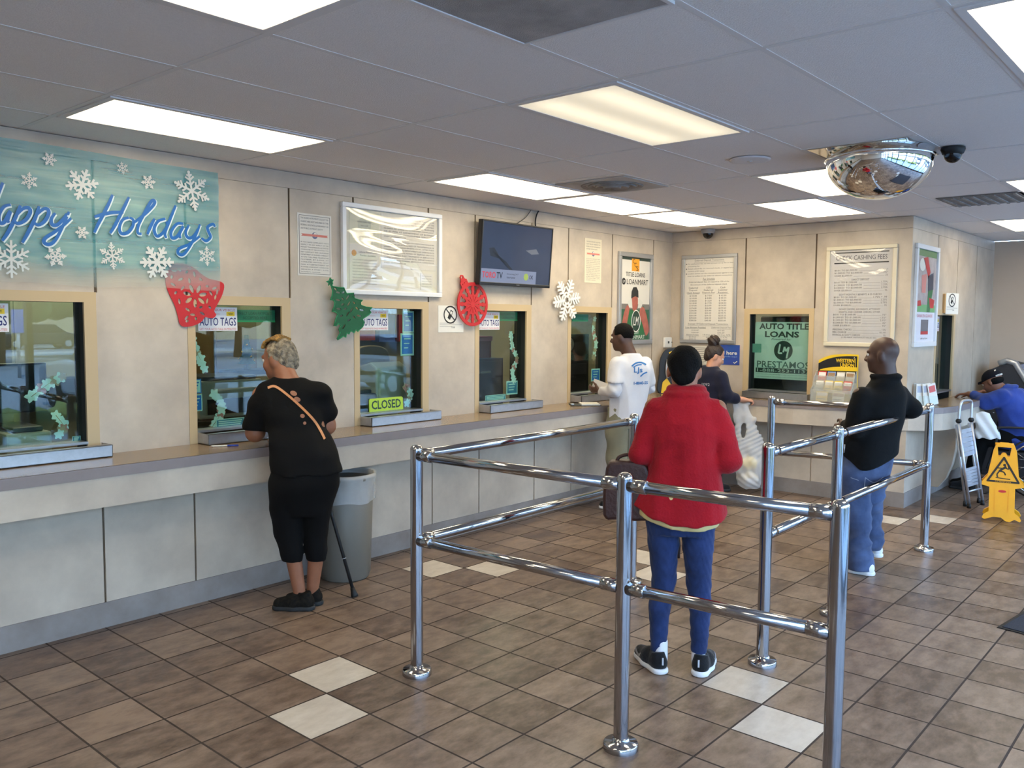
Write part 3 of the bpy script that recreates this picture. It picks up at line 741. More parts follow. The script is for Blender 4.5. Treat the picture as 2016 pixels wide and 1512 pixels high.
# ------------------------------------------------------------------ hanging cut-out decorations
m_redf = M('red foam sheet', (190, 30, 36), 0.55, var=0.05, scale=20)
m_grnf = M('green felt sheet', (12, 92, 58), 0.7, var=0.08, scale=30)
m_grne = M('bright green edge', (24, 140, 84), 0.6)
m_whf = M('white foam sheet', (232, 230, 226), 0.6)
def ell(c, a, b, rot=0.0, n=12):
    return [(c[0] + a * math.cos(t) * math.cos(rot) - b * math.sin(t) * math.sin(rot), c[1] + a * math.cos(t) * math.sin(rot) + b * math.sin(t) * math.cos(rot)) for t in [2 * PI * k / n for k in range(n)]]
q = MB(); bc = BHOLE[0]; hl = []
for k in range(7): a = 2 * PI * k / 7 + 0.2; hl.append(ell((bc[0] + 0.052 * math.cos(a), bc[1] + 0.045 * math.sin(a)), 0.026, 0.012, a))
for k, p in enumerate(BHOLE[1:]): hl.append(ell(p, 0.018 if k % 3 else 0.012, 0.008, 0.8 + 0.9 * k, 8))
bell_o = [(b * 0.98, c) for b, c in BELL]
fbl = Fr((0, YW - 0.0015, 2.03), (1, 0, 0), (0, 0.016, 1)); dn = lambda L: [(a, b - 2.03) for a, b in L]
q.cutout(fbl, [dn(catmull(BELL, 4, True))] + [dn(h) for h in hl], 0.0, 0.003, m_redf)
tag(q.build('bell_decoration'), 'red lacy bell cut-out stuck over the corner of the holiday banner', 'decoration', 'holiday cut-outs on the teller wall')
tr_ = thing('tree_decoration', 'green lacy Christmas tree cut-out tilted beside the white framed board', 'decoration', FW(0.8, 1.75, 0.03), 'holiday cut-outs on the teller wall')
hl = [ell(p, 0.022 if k % 2 else 0.015, 0.007, -0.6 + 0.5 * (k % 4), 8) for k, p in enumerate(THOLE[:-8] + THOLE[-6:-4])]
q = MB(); q.cutout(FW, [TREE] + hl, 0.040, 0.046, m_grnf); q.build('felt_sheet', tr_)
q = MB()
cl = TREE + [TREE[0]]
q.tube([FW(a, b, 0.046) for a, b in cl], 0.0035, m_grne, 6); q.build('glitter_edge', tr_)
ox, oz, orr = 2.12, 1.825, 0.178
hl = [circ(1.998, 2.031, 0.016, 0.02, 14)]
for k in range(12):
    a = PI / 12 + PI / 6 * k
    def pp(r, s): return (ox + orr * (r * math.cos(a) - s * math.sin(a)), oz + orr * (r * math.sin(a) + s * math.cos(a)))
    hl.append([pp(0.46, -0.03), pp(0.60, -0.10), pp(0.68, -0.07), pp(0.83, -0.17), pp(0.86, 0.0), pp(0.83, 0.17), pp(0.68, 0.07), pp(0.60, 0.10), pp(0.46, 0.03)])
for k in range(12):
    a = PI / 6 * k
    hl.append([(ox + orr * r * math.cos(a + s), oz + orr * r * math.sin(a + s)) for r, s in ((0.14, 0.06), (0.40, 0.035), (0.40, -0.035), (0.14, -0.06))])
q = MB()
out = []
for k in range(60):
    a = 2 * PI * k / 60
    out.append((ox + orr * math.cos(a), oz + orr * math.sin(a)))
a0 = math.radians(121)
def capP(r, s): return (ox + r * math.cos(a0) - s * math.sin(a0), oz + r * math.sin(a0) + s * math.cos(a0))
i0 = min(range(60), key=lambda i: abs((2 * PI * i / 60) - a0))
out = out[:i0 - 2] + [capP(0.176, -0.042), capP(0.215, -0.040), capP(0.222, -0.026), capP(0.232, -0.022), capP(0.258, -0.020), capP(0.270, 0.0), capP(0.258, 0.020), capP(0.232, 0.022), capP(0.222, 0.026), capP(0.215, 0.040), capP(0.176, 0.042)] + out[i0 + 3:]
hl[0] = circ(*capP(0.248, 0), 0.010, n=12)
for s in (-0.024, 0.0, 0.024): hl.append(circ(*capP(0.198, s), 0.005, n=8))
q.cutout(FW, [out] + hl, 0.022, 0.030, m_redf)
tag(q.build('bauble_decoration'), 'red round lacy bauble cut-out at the lower left of the television', 'decoration', 'holiday cut-outs on the teller wall')
q = MB(); cx, cz, R = 3.375, 1.888, 0.205
for k in range(6):
    a = math.radians(68) + PI / 3 * k; ca, sa = math.cos(a), math.sin(a)
    def bar(t0, s0, t1, s1, w):
        def P(t, s): return (cx + R * (t * ca - s * sa), cz + R * (t * sa + s * ca))
        dx, dy = t1 - t0, s1 - s0; l = math.hypot(dx, dy); nx, ny = -dy / l * w / 2, dx / l * w / 2
        q.prism(FW, [P(t0 + nx, s0 + ny), P(t0 - nx, s0 - ny), P(t1 - nx, s1 - ny), P(t1 + nx, s1 + ny)], 0.020 + 0.00008 * len(q.f) / 6, 0.029 + 0.00008 * len(q.f) / 6, m_whf)
    bar(0.12, 0, 1.0, 0, 0.10)
    bar(0.16, -0.10, 0.16, 0.10, 0.06)
    for t, l in ((0.40, 0.26), (0.58, 0.26), (0.76, 0.22)):
        for s in (1, -1): bar(t, 0, t + l * 0.55, s * l, 0.09)
    bar(0.30, -0.19, 0.30, 0.19, 0.07)
tag(q.build('snowflake_decoration'), 'white snowflake cut-out on the wall right of the television', 'decoration', 'holiday cut-outs on the teller wall')

# ------------------------------------------------------------------ helpers for notices
m_paper = M('notice paper', (222, 217, 208), 0.55)
m_cream = M('cream notice paper', (222, 212, 188), 0.6)
m_yel = M('yellow print', (244, 206, 40), 0.5)
m_red = M('red print', (198, 40, 44), 0.5)
m_navy = M('navy print', (34, 38, 104), 0.5)
m_pink = M('faded red print', (214, 128, 116), 0.6)
def lines(mb, fr, rows, x0, x1, ztop, dz, h, mat, d=0.0012, just=True):
    """rows of small print set to the column width"""
    for k, t in enumerate(rows):
        if not t: continue
        w = (x1 - x0) if just and k < len(rows) - 1 else min((x1 - x0), (x1 - x0) * len(t) / max(len(r) for r in rows))
        mb.text(fr, t, x0 + w / 2, ztop - dz * k, w, h, mat, d)
def frame_ring(mb, fr, a0, a1, b0, b1, w, d0, d1, mat):
    mb.fbox(fr, a0, a1, b1 - w, b1, d0, d1, mat); mb.fbox(fr, a0, a1, b0, b0 + w, d0, d1, mat)
    mb.fbox(fr, a0, a0 + w, b0 + w, b1 - w, d0, d1, mat); mb.fbox(fr, a1 - w, a1, b0 + w, b1 - w, d0, d1, mat)
NOTICE = (['THE ISSUERS INSTRUMENTS SOLD BY THIS', 'AGENT ARE NOT INSURED BY THE', 'FEDERAL OR STATE GOVERNMENT OR', 'ANY PUBLIC OR PRIVATE ENTITY.'],
          ['IF YOU HAVE COMPLAINTS WITH', 'RESPECT TO ANY ASPECT OF THE', 'MONEY TRANSMISSION ACTIVITIES', 'CONDUCTED AT THIS LOCATION, YOU', 'MAY CONTACT THE CALIFORNIA', 'DEPARTMENT OF BUSINESS OVERSIGHT', 'AT ITS TOLL-FREE TELEPHONE', 'NUMBER, BY E-MAIL AT', 'CONSUMER SERVICES, OR BY', 'MAIL AT DEPARTMENT OF', 'BUSINESS OVERSIGHT, CONSUMER', 'SERVICES, K STREET, SUITE,', 'SACRAMENTO, CALIFORNIA'])
def state_notice(x0, x1, z0, z1, label, paper):
    r = thing('wall_notice', label, 'notice', FW((x0 + x1) / 2, z0), 'state notices on the teller wall')
    q = MB(); q.fbox(FW, x0, x1, z0, z1, 0.0005, 0.003, paper); q.build('paper_sheet', r)
    t = MB(); w = x1 - x0; h = z1 - z0; d = 0.0042
    if paper is m_paper: frame_ring(t, FW, x0 + 0.012, x1 - 0.012, z0 + 0.012, z1 - 0.012, 0.003, 0.0032, d, m_inkg)
    m = m_inkg
    lines(t, FW, NOTICE[0], x0 + 0.09 * w, x1 - 0.09 * w, z1 - 0.075 * h, 0.055 * h, 0.026 * h, m, d)
    lines(t, FW, NOTICE[1], x0 + 0.09 * w, x1 - 0.09 * w, z1 - 0.46 * h, 0.040 * h, 0.020 * h, m, d)
    t.build('lettering', r)
    e = MB(); cx_, cz_ = (x0 + x1) / 2, z1 - 0.345 * h
    e.poly(FW, circ(cx_, cz_, 0.055 * h, n=20), d, M('emblem blue', (110, 118, 150), 0.6)); e.poly(FW, circ(cx_ + 0.004, cz_ + 0.006, 0.035 * h, n=16), d + 0.0003, m_paper)
    a = 0.40 * w
    e.poly(FW, [(cx_ - a, cz_ - 0.018 * h), (cx_ - a + 0.012, cz_), (cx_ - a, cz_ + 0.018 * h), (cx_ + a, cz_ + 0.018 * h), (cx_ + a - 0.012, cz_), (cx_ + a, cz_ - 0.018 * h)], d + 0.0006, m_pink)
    e.build('emblem', r)
    return r
state_notice(0.458, 0.734, 1.987, 2.402, 'small white bordered state notice left of the white framed board', m_paper)
state_notice(3.679, 3.954, 2.063, 2.484, 'cream state notice between the television and the title loans poster', m_cream)

# ------------------------------------------------------------------ large white framed board with a sagging clear cover
bd = thing('framed_board', 'wide white framed board of licences under a rippled clear cover', 'board', FW(1.29, 1.87))
m_wfr = M('white frame', (226, 228, 232), 0.35)
q = MB(); frame_ring(q, FW, 0.812, 1.774, 1.872, 2.512, 0.034, 0.0, 0.030, m_wfr); q.build('frame', bd, bevel=0.005)
q = MB(); q.fbox(FW, 0.846, 1.74, 1.906, 2.478, 0.0, 0.006, M('cream backing board', (226, 220, 204), 0.6)); q.build('backing', bd)
q = MB(); q.fbox(FW, 0.885, 1.155, 2.235, 2.465, 0.006, 0.008, M('licence paper', (218, 216, 196), 0.6))
ce_ = M('licence seal', (200, 202, 186), 0.6); q.poly(FW, circ(1.02, 2.365, 0.06, n=24), 0.0085, ce_)
for k, (t, w, h) in enumerate((('STATE OF CALIFORNIA', 0.09, 0.008), ('LICENSE', 0.05, 0.008), ('DEPARTMENT OF BUSINESS OVERSIGHT', 0.13, 0.010), ('CHECK CASHER', 0.07, 0.009), ('is hereby licensed', 0.09, 0.008), ('to engage in business', 0.11, 0.008), ('AT THIS LOCATION', 0.09, 0.010))):
    q.text(FW, t, 1.02, 2.44 - 0.026 * k, w, h, m_inkg, 0.009)
q.build('licence_sheet', bd)
q = MB(); q.fbox(FW, 0.885, 1.155, 1.915, 2.225, 0.006, 0.008, m_paper)
q.poly(FW, circ(0.925, 2.165, 0.022, n=20), 0.0088, M('orange seal', (214, 160, 96), 0.6))
q.text(FW, 'California Financial Service', 1.05, 2.175, 0.17, 0.013, m_inkg, 0.009); q.text(FW, 'Providers Association', 1.05, 2.152, 0.14, 0.013, m_inkg, 0.009)
for k in range(9): q.text(FW, 'Code of conduct for members and customers', 1.02, 2.12 - 0.021 * k, 0.22, 0.008, m_inkg, 0.009)
q.build('certificate_sheet', bd)
q = MB(); q.fbox(FW, 1.175, 1.73, 2.075, 2.47, 0.006, 0.0085, m_paper)
BT = ['IF YOU HAVE COMPLAINTS WITH RESPECT TO ANY ASPECT OF', 'THE MONEY TRANSMISSION ACTIVITIES CONDUCTED AT THIS', 'LOCATION, YOU MAY CONTACT THE CALIFORNIA DEPARTMENT', 'OF BUSINESS OVERSIGHT AT ITS TOLL-FREE TELEPHONE', 'NUMBER, BY E-MAIL AT CONSUMER COMPLAINT,', 'OR BY MAIL AT DEPARTMENT OF BUSINESS', 'OVERSIGHT, CONSUMER SERVICES,', 'STREET, SACRAMENTO, CA']
BT2 = ['SI USTED TIENE ALGUNA QUEJA CON RESPECTO A CUALQUIER', 'ASPECTO DE LAS ACTIVIDADES DE TRANSFERENCIA DE', 'DINERO CONDUCIDAS EN ESTE LOCAL, USTED PUEDE', 'COMUNICARSE CON EL DEPARTAMENTO DE SUPERVISION DE', 'EMPRESAS LLAMANDO AL NUMERO DE TELEFONO GRATUITO', 'POR CORREO ELECTRONICO A SERVICIOS', 'O POR CORREO REGULAR EN EL DEPARTAMENTO', 'DE SUPERVISION DE EMPRESAS, SERVICIOS AL CONSUMIDOR,', 'STREET, SACRAMENTO, CA']
lines(q, FW, BT, 1.20, 1.705, 2.44, 0.0195, 0.011, m_inkg, 0.0095); lines(q, FW, BT2, 1.20, 1.705, 2.268, 0.0195, 0.011, m_inkg, 0.0095)
q.build('complaint_sheet', bd)
q = MB(); q.fbox(FW, 1.56, 1.69, 1.925, 2.05, 0.006, 0.008, m_paper)
for k in range(5): q.text(FW, 'Surety bond on file', 1.625, 2.03 - 0.02 * k, 0.10, 0.008, m_inkg, 0.009)
q.build('bond_card', bd)
q = MB(); V = []; nn = 28
for i in range(nn + 1):
    for k in range(nn + 1):
        u, v = i / nn, k / nn
        d = 0.014 + 0.016 * math.sin(PI * u) ** 0.8 * math.sin(PI * v) ** 0.7 + 0.0018 * math.sin(16 * v + 3 * u) * math.sin(PI * u)
        V.append(FW(0.846 + 0.894 * u, 1.906 + 0.572 * v, d))
q.add(V, [(i * (nn + 1) + k, (i + 1) * (nn + 1) + k, (i + 1) * (nn + 1) + k + 1, i * (nn + 1) + k + 1) for i in range(nn) for k in range(nn)], glass_mat('rippled clear cover', (0.97, 0.97, 0.96), 0.02, 1.75), True)
q.build('clear_cover', bd)

# ------------------------------------------------------------------ television
tvf = Fr((2.605, 0.352, 1.985), (1, 0, 0), (0, -0.040, 0.525))
tv = thing('television', 'flat black wall-mounted television showing a dim blue picture', 'television', (2.59, 0.352, 1.985))
m_tv = M('black television plastic', (20, 21, 24), 0.35)
q = MB(); q.fbox(tvf, -0.457, 0.457, 0.0, 0.527, -0.045, 0.0, m_tv); frame_ring(q, tvf, -0.457, 0.457, 0.0, 0.527, 0.013, 0.0, 0.006, m_tv); q.fbox(tvf, -0.457, 0.457, 0.0, 0.026, 0.0, 0.007, m_tv); q.build('housing', tv, bevel=0.003)
m_scr = M('lit blue screen', (38, 48, 70), 0.10, emit=0.4, rgb2=(50, 60, 84), scale=1.2)
q = MB(); q.quad(tvf, -0.444, 0.444, 0.026, 0.514, 0.001, m_scr)
q.quad(tvf, -0.444, 0.26, 0.026, 0.135, 0.0016, M('lit caption bar', (96, 106, 132), 0.15, emit=0.5))
m_sd = M('lit dark picture', (30, 36, 48), 0.2, emit=0.4)
q.poly(tvf, [(-0.36, 0.30), (-0.30, 0.31), (-0.24, 0.25), (-0.10, 0.14), (-0.05, 0.135), (-0.14, 0.20), (-0.22, 0.22), (-0.34, 0.24)], 0.002, m_sd)
q.poly(tvf, [(0.10, 0.31), (0.24, 0.33), (0.28, 0.29), (0.18, 0.28)], 0.002, M('lit grey picture', (84, 90, 104), 0.2, emit=0.4))
q.build('screen', tv)
q = MB(); q.text(tvf, 'TORO', -0.345, 0.085, 0.165, 0.052, M('lit red caption', (150, 40, 56), 0.3, emit=0.5), 0.0024, 0.02)
q.text(tvf, 'TV', -0.215, 0.085, 0.075, 0.052, m_sd, 0.0024, 0.02)
q.text(tvf, 'Streaming 24/7', -0.05, 0.100, 0.15, 0.016, m_sd, 0.0024); q.text(tvf, 'torotv', -0.07, 0.072, 0.11, 0.016, m_sd, 0.0024)
q.poly(tvf, circ(0.125, 0.085, 0.030, n=20), 0.0024, M('lit lime disc', (120, 140, 70), 0.3, emit=0.5)); q.text(tvf, 'OK', 0.195, 0.085, 0.05, 0.034, m_sd, 0.0024)
q.build('screen_caption', tv)
q = MB(); q.text(tvf, 'TOSHIBA', 0.02, 0.013, 0.04, 0.006, m_white, 0.008); q.build('maker_mark', tv)
q = MB(); q.box((2.40, 0.385, 2.10), (2.78, YW - 0.001, 2.40), m_dark); q.box((2.5, 0.34, 2.18), (2.7, 0.40, 2.34), m_dark); q.build('wall_bracket', tv)
q = MB(); q.tube(catmull([(2.93, 0.40, 2.48), (2.925, 0.405, 2.56), (2.935, 0.40, 2.62), (2.95, 0.39, H)], 6), 0.006, m_black, 8)
q.tube(catmull([(2.62, 0.40, 2.5), (2.78, 0.405, 2.58), (2.86, 0.40, H)], 6), 0.003, m_dark, 6); q.build('power_cable', tv)

# ------------------------------------------------------------------ no-phones sheet on the teller wall
def no_phone(fr, a0, a1, b0, b1, label, rr, d=0.003):
    r = thing('no_phone_notice', label, 'notice', fr((a0 + a1) / 2, b0))
    q = MB(); q.fbox(fr, a0, a1, b0, b1, d - 0.0025, d, m_white); q.build('paper_sheet', r)
    t = MB(); cx_, cz_ = a0 + 0.47 * (a1 - a0), b0 + 0.66 * (b1 - b0)
    t.cutout(fr, [circ(cx_, cz_, rr, rr * 0.95, 36), circ(cx_, cz_, rr * 0.86, rr * 0.80, 36)], d + 0.0004, d + 0.0012, m_ink)
    s = rr * 0.5
    def R2(a, b, t_=-0.5): return (cx_ + a * math.cos(t_) - b * math.sin(t_), cz_ + a * math.sin(t_) + b * math.cos(t_))
    t.cutout(fr, [[R2(-0.42 * s, -s), R2(0.42 * s, -s), R2(0.42 * s, s), R2(-0.42 * s, s)], [R2(-0.3 * s, 0.1 * s), R2(0.3 * s, 0.1 * s), R2(0.3 * s, 0.8 * s), R2(-0.3 * s, 0.8 * s)]], d + 0.0004, d + 0.0012, m_ink)
    stroke(t, fr, [(cx_ - rr * 0.66, cz_ - rr * 0.62 if False else cz_ + rr * 0.60), (cx_ + rr * 0.66, cz_ - rr * 0.60)], rr * 0.12, d + 0.0016, m_ink)
    w = a1 - a0; h = b1 - b0
    for k, (f0, f1) in enumerate(((0.06, 0.62), (0.06, 0.92), (0.06, 0.55))):
        t.fbox(fr, a0 + f0 * w, a0 + f1 * w, b0 + (0.34 - 0.06 * k) * h, b0 + (0.345 - 0.06 * k) * h + 0.0015, d, d + 0.0008, m_inkg)
    t.text(fr, 'USE', a0 + 0.58 * w, b0 + 0.19 * h, 0.14 * w, 0.06 * h, m_ink, d + 0.001)
    t.build('pictogram', r)
    return r
no_phone(FW, 1.755, 2.038, 1.598, 1.81, 'white no-phones sheet below the red bauble cut-out', 0.075)

# ------------------------------------------------------------------ title loans poster in a grey frame
LP = (4.24, 4.875, 1.462, 2.395)
lp = thing('framed_poster', 'tall grey framed title loans poster of a man kissing fans of cash', 'poster', FW(4.56, 1.46), 'framed posters')
q = MB(); frame_ring(q, FW, *LP[:2], *LP[2:], 0.045, 0.0, 0.026, m_alu); q.build('frame', lp, bevel=0.004)
q = MB(); x0, x1, z0, z1 = LP[0] + 0.045, LP[1] - 0.045, LP[2] + 0.045, LP[3] - 0.045
q.quad(FW, x0, x1, z0, z1, 0.006, M('poster white', (214, 210, 202), 0.35))
m_pg = M('poster green', (44, 92, 66), 0.35, var=0.1, scale=6)
q.quad(FW, x0, x1, z0, 1.86, 0.0068, m_pg); q.quad(FW, x0, x1, 1.82, 1.875, 0.0072, M('poster grey band', (120, 116, 112), 0.4))
q.quad(FW, x0, x1, z1 - 0.03, z1, 0.0068, M('poster dark band', (40, 60, 54), 0.4))
cx_ = (x0 + x1) / 2
q.prism(FW, [(cx_ - 0.07, 2.21), (cx_ + 0.07, 2.21), (cx_ + 0.07, 2.335), (cx_ - 0.07, 2.335)], 0.006, 0.0072, M('poster orange badge', (232, 158, 40), 0.4))
q.build('poster_sheet', lp)
t = MB()
for k, c in enumerate('CCS'): t.text(FW, c, cx_ - 0.035 + 0.033 * k, 2.31 - 0.036 * k, 0.04, 0.046, m_ink, 0.0082)
t.text(FW, 'TITLE LOANS', cx_, 2.175, 0.36, 0.045, m_ink, 0.0082)
t.text(FW, 'LOANMART', cx_ + 0.04, 2.10, 0.40, 0.055, m_ink, 0.0082)
t.poly(FW, circ(cx_ - 0.215, 2.10, 0.034, n=24), 0.0082, m_ink); t.text(FW, 'LM', cx_ - 0.215, 2.10, 0.036, 0.026, m_white, 0.0088)
t.text(FW, 'TODAY', cx_ + 0.02, 1.582, 0.12, 0.028, m_white, 0.0088); t.text(FW, 'LOANMART', cx_ + 0.02, 1.535, 0.34, 0.04, m_white, 0.0088)
t.build('lettering', lp)
f = MB(); sk1 = M('poster skin', (168, 92, 80), 0.4, var=0.2, scale=14); gsh = M('poster green shirt', (34, 104, 62), 0.4, var=0.1, scale=9)
f.poly(FW, [(cx_ - 0.16, 1.63), (cx_ - 0.15, 1.76), (cx_ - 0.10, 1.81), (cx_ + 0.10, 1.81), (cx_ + 0.17, 1.86), (cx_ + 0.20, 1.75), (cx_ + 0.17, 1.52), (cx_ - 0.10, 1.52)], 0.0076, gsh)
f.poly(FW, catmull([(cx_ - 0.26, 1.52), (cx_ - 0.23, 1.70), (cx_ - 0.17, 1.84), (cx_ - 0.10, 1.86), (cx_ - 0.12, 1.76), (cx_ - 0.17, 1.60), (cx_ - 0.20, 1.52)], 4, True), 0.0080, sk1)
f.poly(FW, catmull([(cx_ + 0.10, 1.83), (cx_ + 0.17, 1.84), (cx_ + 0.24, 1.72), (cx_ + 0.27, 1.60), (cx_ + 0.21, 1.55), (cx_ + 0.15, 1.66), (cx_ + 0.09, 1.76)], 4, True), 0.0080, sk1)
f.poly(FW, circ(cx_ - 0.01, 1.90, 0.062, 0.10, 24), 0.0082, sk1)
f.poly(FW, [(cx_ - 0.075, 1.93), (cx_ - 0.07, 2.00), (cx_ - 0.04, 2.045), (cx_ + 0.02, 2.05), (cx_ + 0.055, 2.01), (cx_ + 0.06, 1.94), (cx_, 1.955)], 0.0086, M('poster black cap', (38, 40, 42), 0.5))
for s in (-1, 1):
    for k in range(3): f.poly(FW, [(cx_ + s * (0.05 + 0.02 * k), 1.83), (cx_ + s * (0.075 + 0.02 * k), 1.84), (cx_ + s * (0.10 + 0.024 * k), 1.92 - 0.012 * k), (cx_ + s * (0.065 + 0.024 * k), 1.93 - 0.012 * k)], 0.0088 + 0.0003 * k, M('poster cash', (208, 208, 200), 0.5))
f.cutout(FW, [circ(cx_ + 0.02, 1.70, 0.085, 0.115, 30), circ(cx_ + 0.02, 1.70, 0.076, 0.105, 30)], 0.0086, 0.0092, m_white)
f.poly(FW, circ(cx_ + 0.02, 1.70, 0.076, 0.105, 30), 0.0087, M('poster shirt disc', (30, 60, 48), 0.5)); f.text(FW, 'LM', cx_ + 0.02, 1.70, 0.10, 0.09, m_white, 0.0094, 0.01, 0.15)
f.build('printed_man', lp)

# ------------------------------------------------------------------ thermostat near the corner
th_ = thing('thermostat', 'small white thermostat on the wall near the inner corner', 'thermostat', FW(5.21, 1.41))
q = MB(); q.fbox(FW, 5.125, 5.275, 1.412, 1.528, 0.0, 0.03, M('white thermostat plastic', (226, 224, 220), 0.4)); q.build('housing', th_, bevel=0.01)
q = MB(); q.fbox(FW, 5.185, 5.215, 1.46, 1.485, 0.03, 0.0315, m_dark); q.fbox(FW, 5.262, 5.272, 1.465, 1.478, 0.03, 0.034, m_dark); q.build('display', th_)

# ------------------------------------------------------------------ deferred deposit poster (back wall)
DP = (-0.292, 0.355, 1.47, 2.405)
dp = thing('framed_poster', 'grey framed deferred deposit transactions price table', 'poster', FB(0.03, 1.47), 'framed posters')
q = MB(); frame_ring(q, FB, *DP, 0.036, 0.0, 0.024, m_alu); q.build('frame', dp, bevel=0.004)
q = MB(); q.quad(FB, DP[0] + 0.036, DP[1] - 0.036, DP[2] + 0.036, DP[3] - 0.036, 0.006, m_paper); q.build('poster_sheet', dp)
t = MB(); c = 0.0315
def TX(b, z, w, h=0.018, x=0.0, m=m_inkg, bold=0.0, sh=0.0): t.text(FB, b, c + x, z, w, h, m, 0.0075, bold, sh)
def UL(x, w, z): t.fbox(FB, c + x - w / 2, c + x + w / 2, z - 0.002, z, 0.0066, 0.0076, m_inkg)
TX('Deferred Deposit Transactions', 2.345, 0.34, 0.026); UL(0, 0.35, 2.328)
for k, s in enumerate(('No application fee, no new account set up fee or loan', 'processing fee', 'Return check fee, on returned checks, is capped at a', 'maximum of $15 charge', 'Lenders cannot use the criminal process against a cust-', 'omer to collect on any deferred deposit transactions')):
    w = (0.53, 0.14, 0.53, 0.20, 0.54, 0.52)[k]
    TX(s, 2.312 - 0.026 * k, w, 0.017, -0.265 + w / 2 + 0.012, sh=0.2)
    if k % 2 == 0: t.poly(FB, circ(c - 0.268, 2.312 - 0.026 * k, 0.006, n=10), 0.0075, m_ink)
TX('Fee Schedule', 2.150, 0.14, 0.022, sh=0.2); UL(0, 0.14, 2.136)
TX('Deferred deposit fees are capped at 15% of the', 2.118, 0.47, 0.019, sh=0.2); TX('face amount of the deferred deposit check.', 2.090, 0.43, 0.019, sh=0.2)
for x, hd in ((-0.18, ('Deferred', 'Deposit', 'Check Amount')), (0.0, ('15%', 'Deferred', 'Deposit Fee')), (0.165, ('Cash', 'Customer', 'Receives'))):
    for k, s in enumerate(hd): TX(s, 2.058 - 0.026 * k, 0.012 * len(s) + 0.012, 0.019, x)
    UL(x, 0.14, 1.994)
for k in range(11):
    z = 1.972 - 0.0262 * k
    a = (50, 59, 88, 118, 147, 176, 206, 235, 265, 294, 300)[k]
    for x, s in ((-0.18, '$%6.2f' % a), (0.0, '$%5.2f' % (a * 0.15)), (0.165, '$%6.2f' % (a * 0.85))): TX(s, z, 0.085 if x else 0.075, 0.018, x)
TX('Example Of Deferred Deposit Transactions', 1.672, 0.47, 0.022); UL(0, 0.48, 1.657)
TX('Loan Amount Provided', 1.636, 0.24, 0.018, -0.145); UL(-0.145, 0.25, 1.623); TX('Deferred Deposit Fee', 1.636, 0.22, 0.018, 0.155); UL(0.155, 0.23, 1.623)
for k in range(2):
    TX(('$100.00*', '$200.00*')[k], 1.606 - 0.024 * k, 0.09, 0.017, -0.145); TX(('$17.65', '$35.29')[k], 1.606 - 0.024 * k, 0.08, 0.017, 0.155)
for x, s in ((-0.18, 'Amount of Check'), (0.02, '14-Day APR'), (0.19, '30-Day APR')):
    TX(s, 1.558, 0.15, 0.017, x); UL(x, 0.16, 1.545)
    for k in range(2): TX({-0.18: ('$117.65', '$235.29'), 0.02: ('460.2%', '460.1%'), 0.19: ('214.7%', '214.6%')}[x][k], 1.532 - 0.022 * k, 0.08, 0.015, x)
t.build('lettering', dp)

# ------------------------------------------------------------------ check cashing fees board
CF = (1.278, 1.93, 1.472, 2.418)
cf = thing('framed_poster', 'cream framed check cashing fees board above the leaflet rack', 'poster', FB(1.6, 1.47), 'framed posters')
m_cfr = M('cream frame', (218, 208, 184), 0.35)
q = MB(); frame_ring(q, FB, *CF, 0.038, 0.0, 0.026, m_cfr); q.build('frame', cf, bevel=0.006)
q = MB(); q.quad(FB, CF[0] + 0.038, CF[1] - 0.038, CF[2] + 0.038, CF[3] - 0.038, 0.006, M('fees paper', (206, 203, 202), 0.5)); q.build('poster_sheet', cf)
t = MB(); c = 1.604
for z in (2.355, 2.258): t.fbox(FB, c - 0.25, c + 0.25, z - 0.005, z + 0.005, 0.006, 0.0076, m_dark)
t.text(FB, 'CHECK CASHING FEES', c, 2.307, 0.47, 0.042, M('fees heading', (92, 92, 98), 0.6), 0.0076)
def ROW(z, l, rgt):
    w = 0.0118 * len(l)
    t.text(FB, l, c - 0.245 + w / 2, z, w, 0.017, m_inkg, 0.0076)
    w2 = 0.011 * len(rgt); t.text(FB, rgt, c + 0.245 - w2 / 2, z, w2, 0.017, m_inkg, 0.0076)
    t.fbox(FB, c - 0.245 + w + 0.015, c + 0.235 - w2, z - 0.008, z - 0.0068, 0.006, 0.0074, m_inkg)
z = 2.19
for blk in ((('$0.01 TO $1,000.00', '1.75%*'), ('$1,000.01 TO $2,000.00', '1.9%*'), ('OVER $2,000.01', '2%'), None, 'DIRECT DEPOSIT', ('$0.01 TO $1,500.00', '1.75%'), ('$1,500.01 TO $2,000.00', '2.25%'), ('$2,000.01 TO $3,000.00', '2.75%'), ('OVER $3,000.01', '3%'), None, "GOV'T MONTHLY BENEFITS & SS CHECKS", ('$0.01 TO $1,500.00', '1.75% + .99'), ('$1,500.01 TO $2,000.00', '2.25%'), ('$2,000.01 TO $3,000.00', '2.75%'), ('OVER $3,000.01', '3%'), None, 'MONEY ORDERS, INSURANCE, ATTORNEY', 'DRAFTS, AND CASHIER CHECKS, OTHER', ('$0.01 TO $1,000.00', '1%*'), ('$1,000.01 TO $1,500.00', '1.5%*'), ('$1,500.01 TO $2,000.00', '2.5%*'), ('$2,000.01 TO $3,000.00', '4%*'), ('OVER $3,000.01', '5%*'), None, ('PERSONAL CHECKS', '12%'), ('MIN. CHARGE', '$2.00'), ("PAYROLL & GOV'T CHECKS", '3%'), '(1.9% MAX. WITHOUT VALID ID)'),):
    for r_ in blk:
        if r_ is None: z -= 0.012; continue
        if isinstance(r_, str): t.text(FB, r_, c, z, 0.0115 * len(r_), 0.017, m_inkg, 0.0076)
        else: ROW(z, *r_)
        z -= 0.0255
t.build('lettering', cf)
q = MB(); V = []; nn = 20
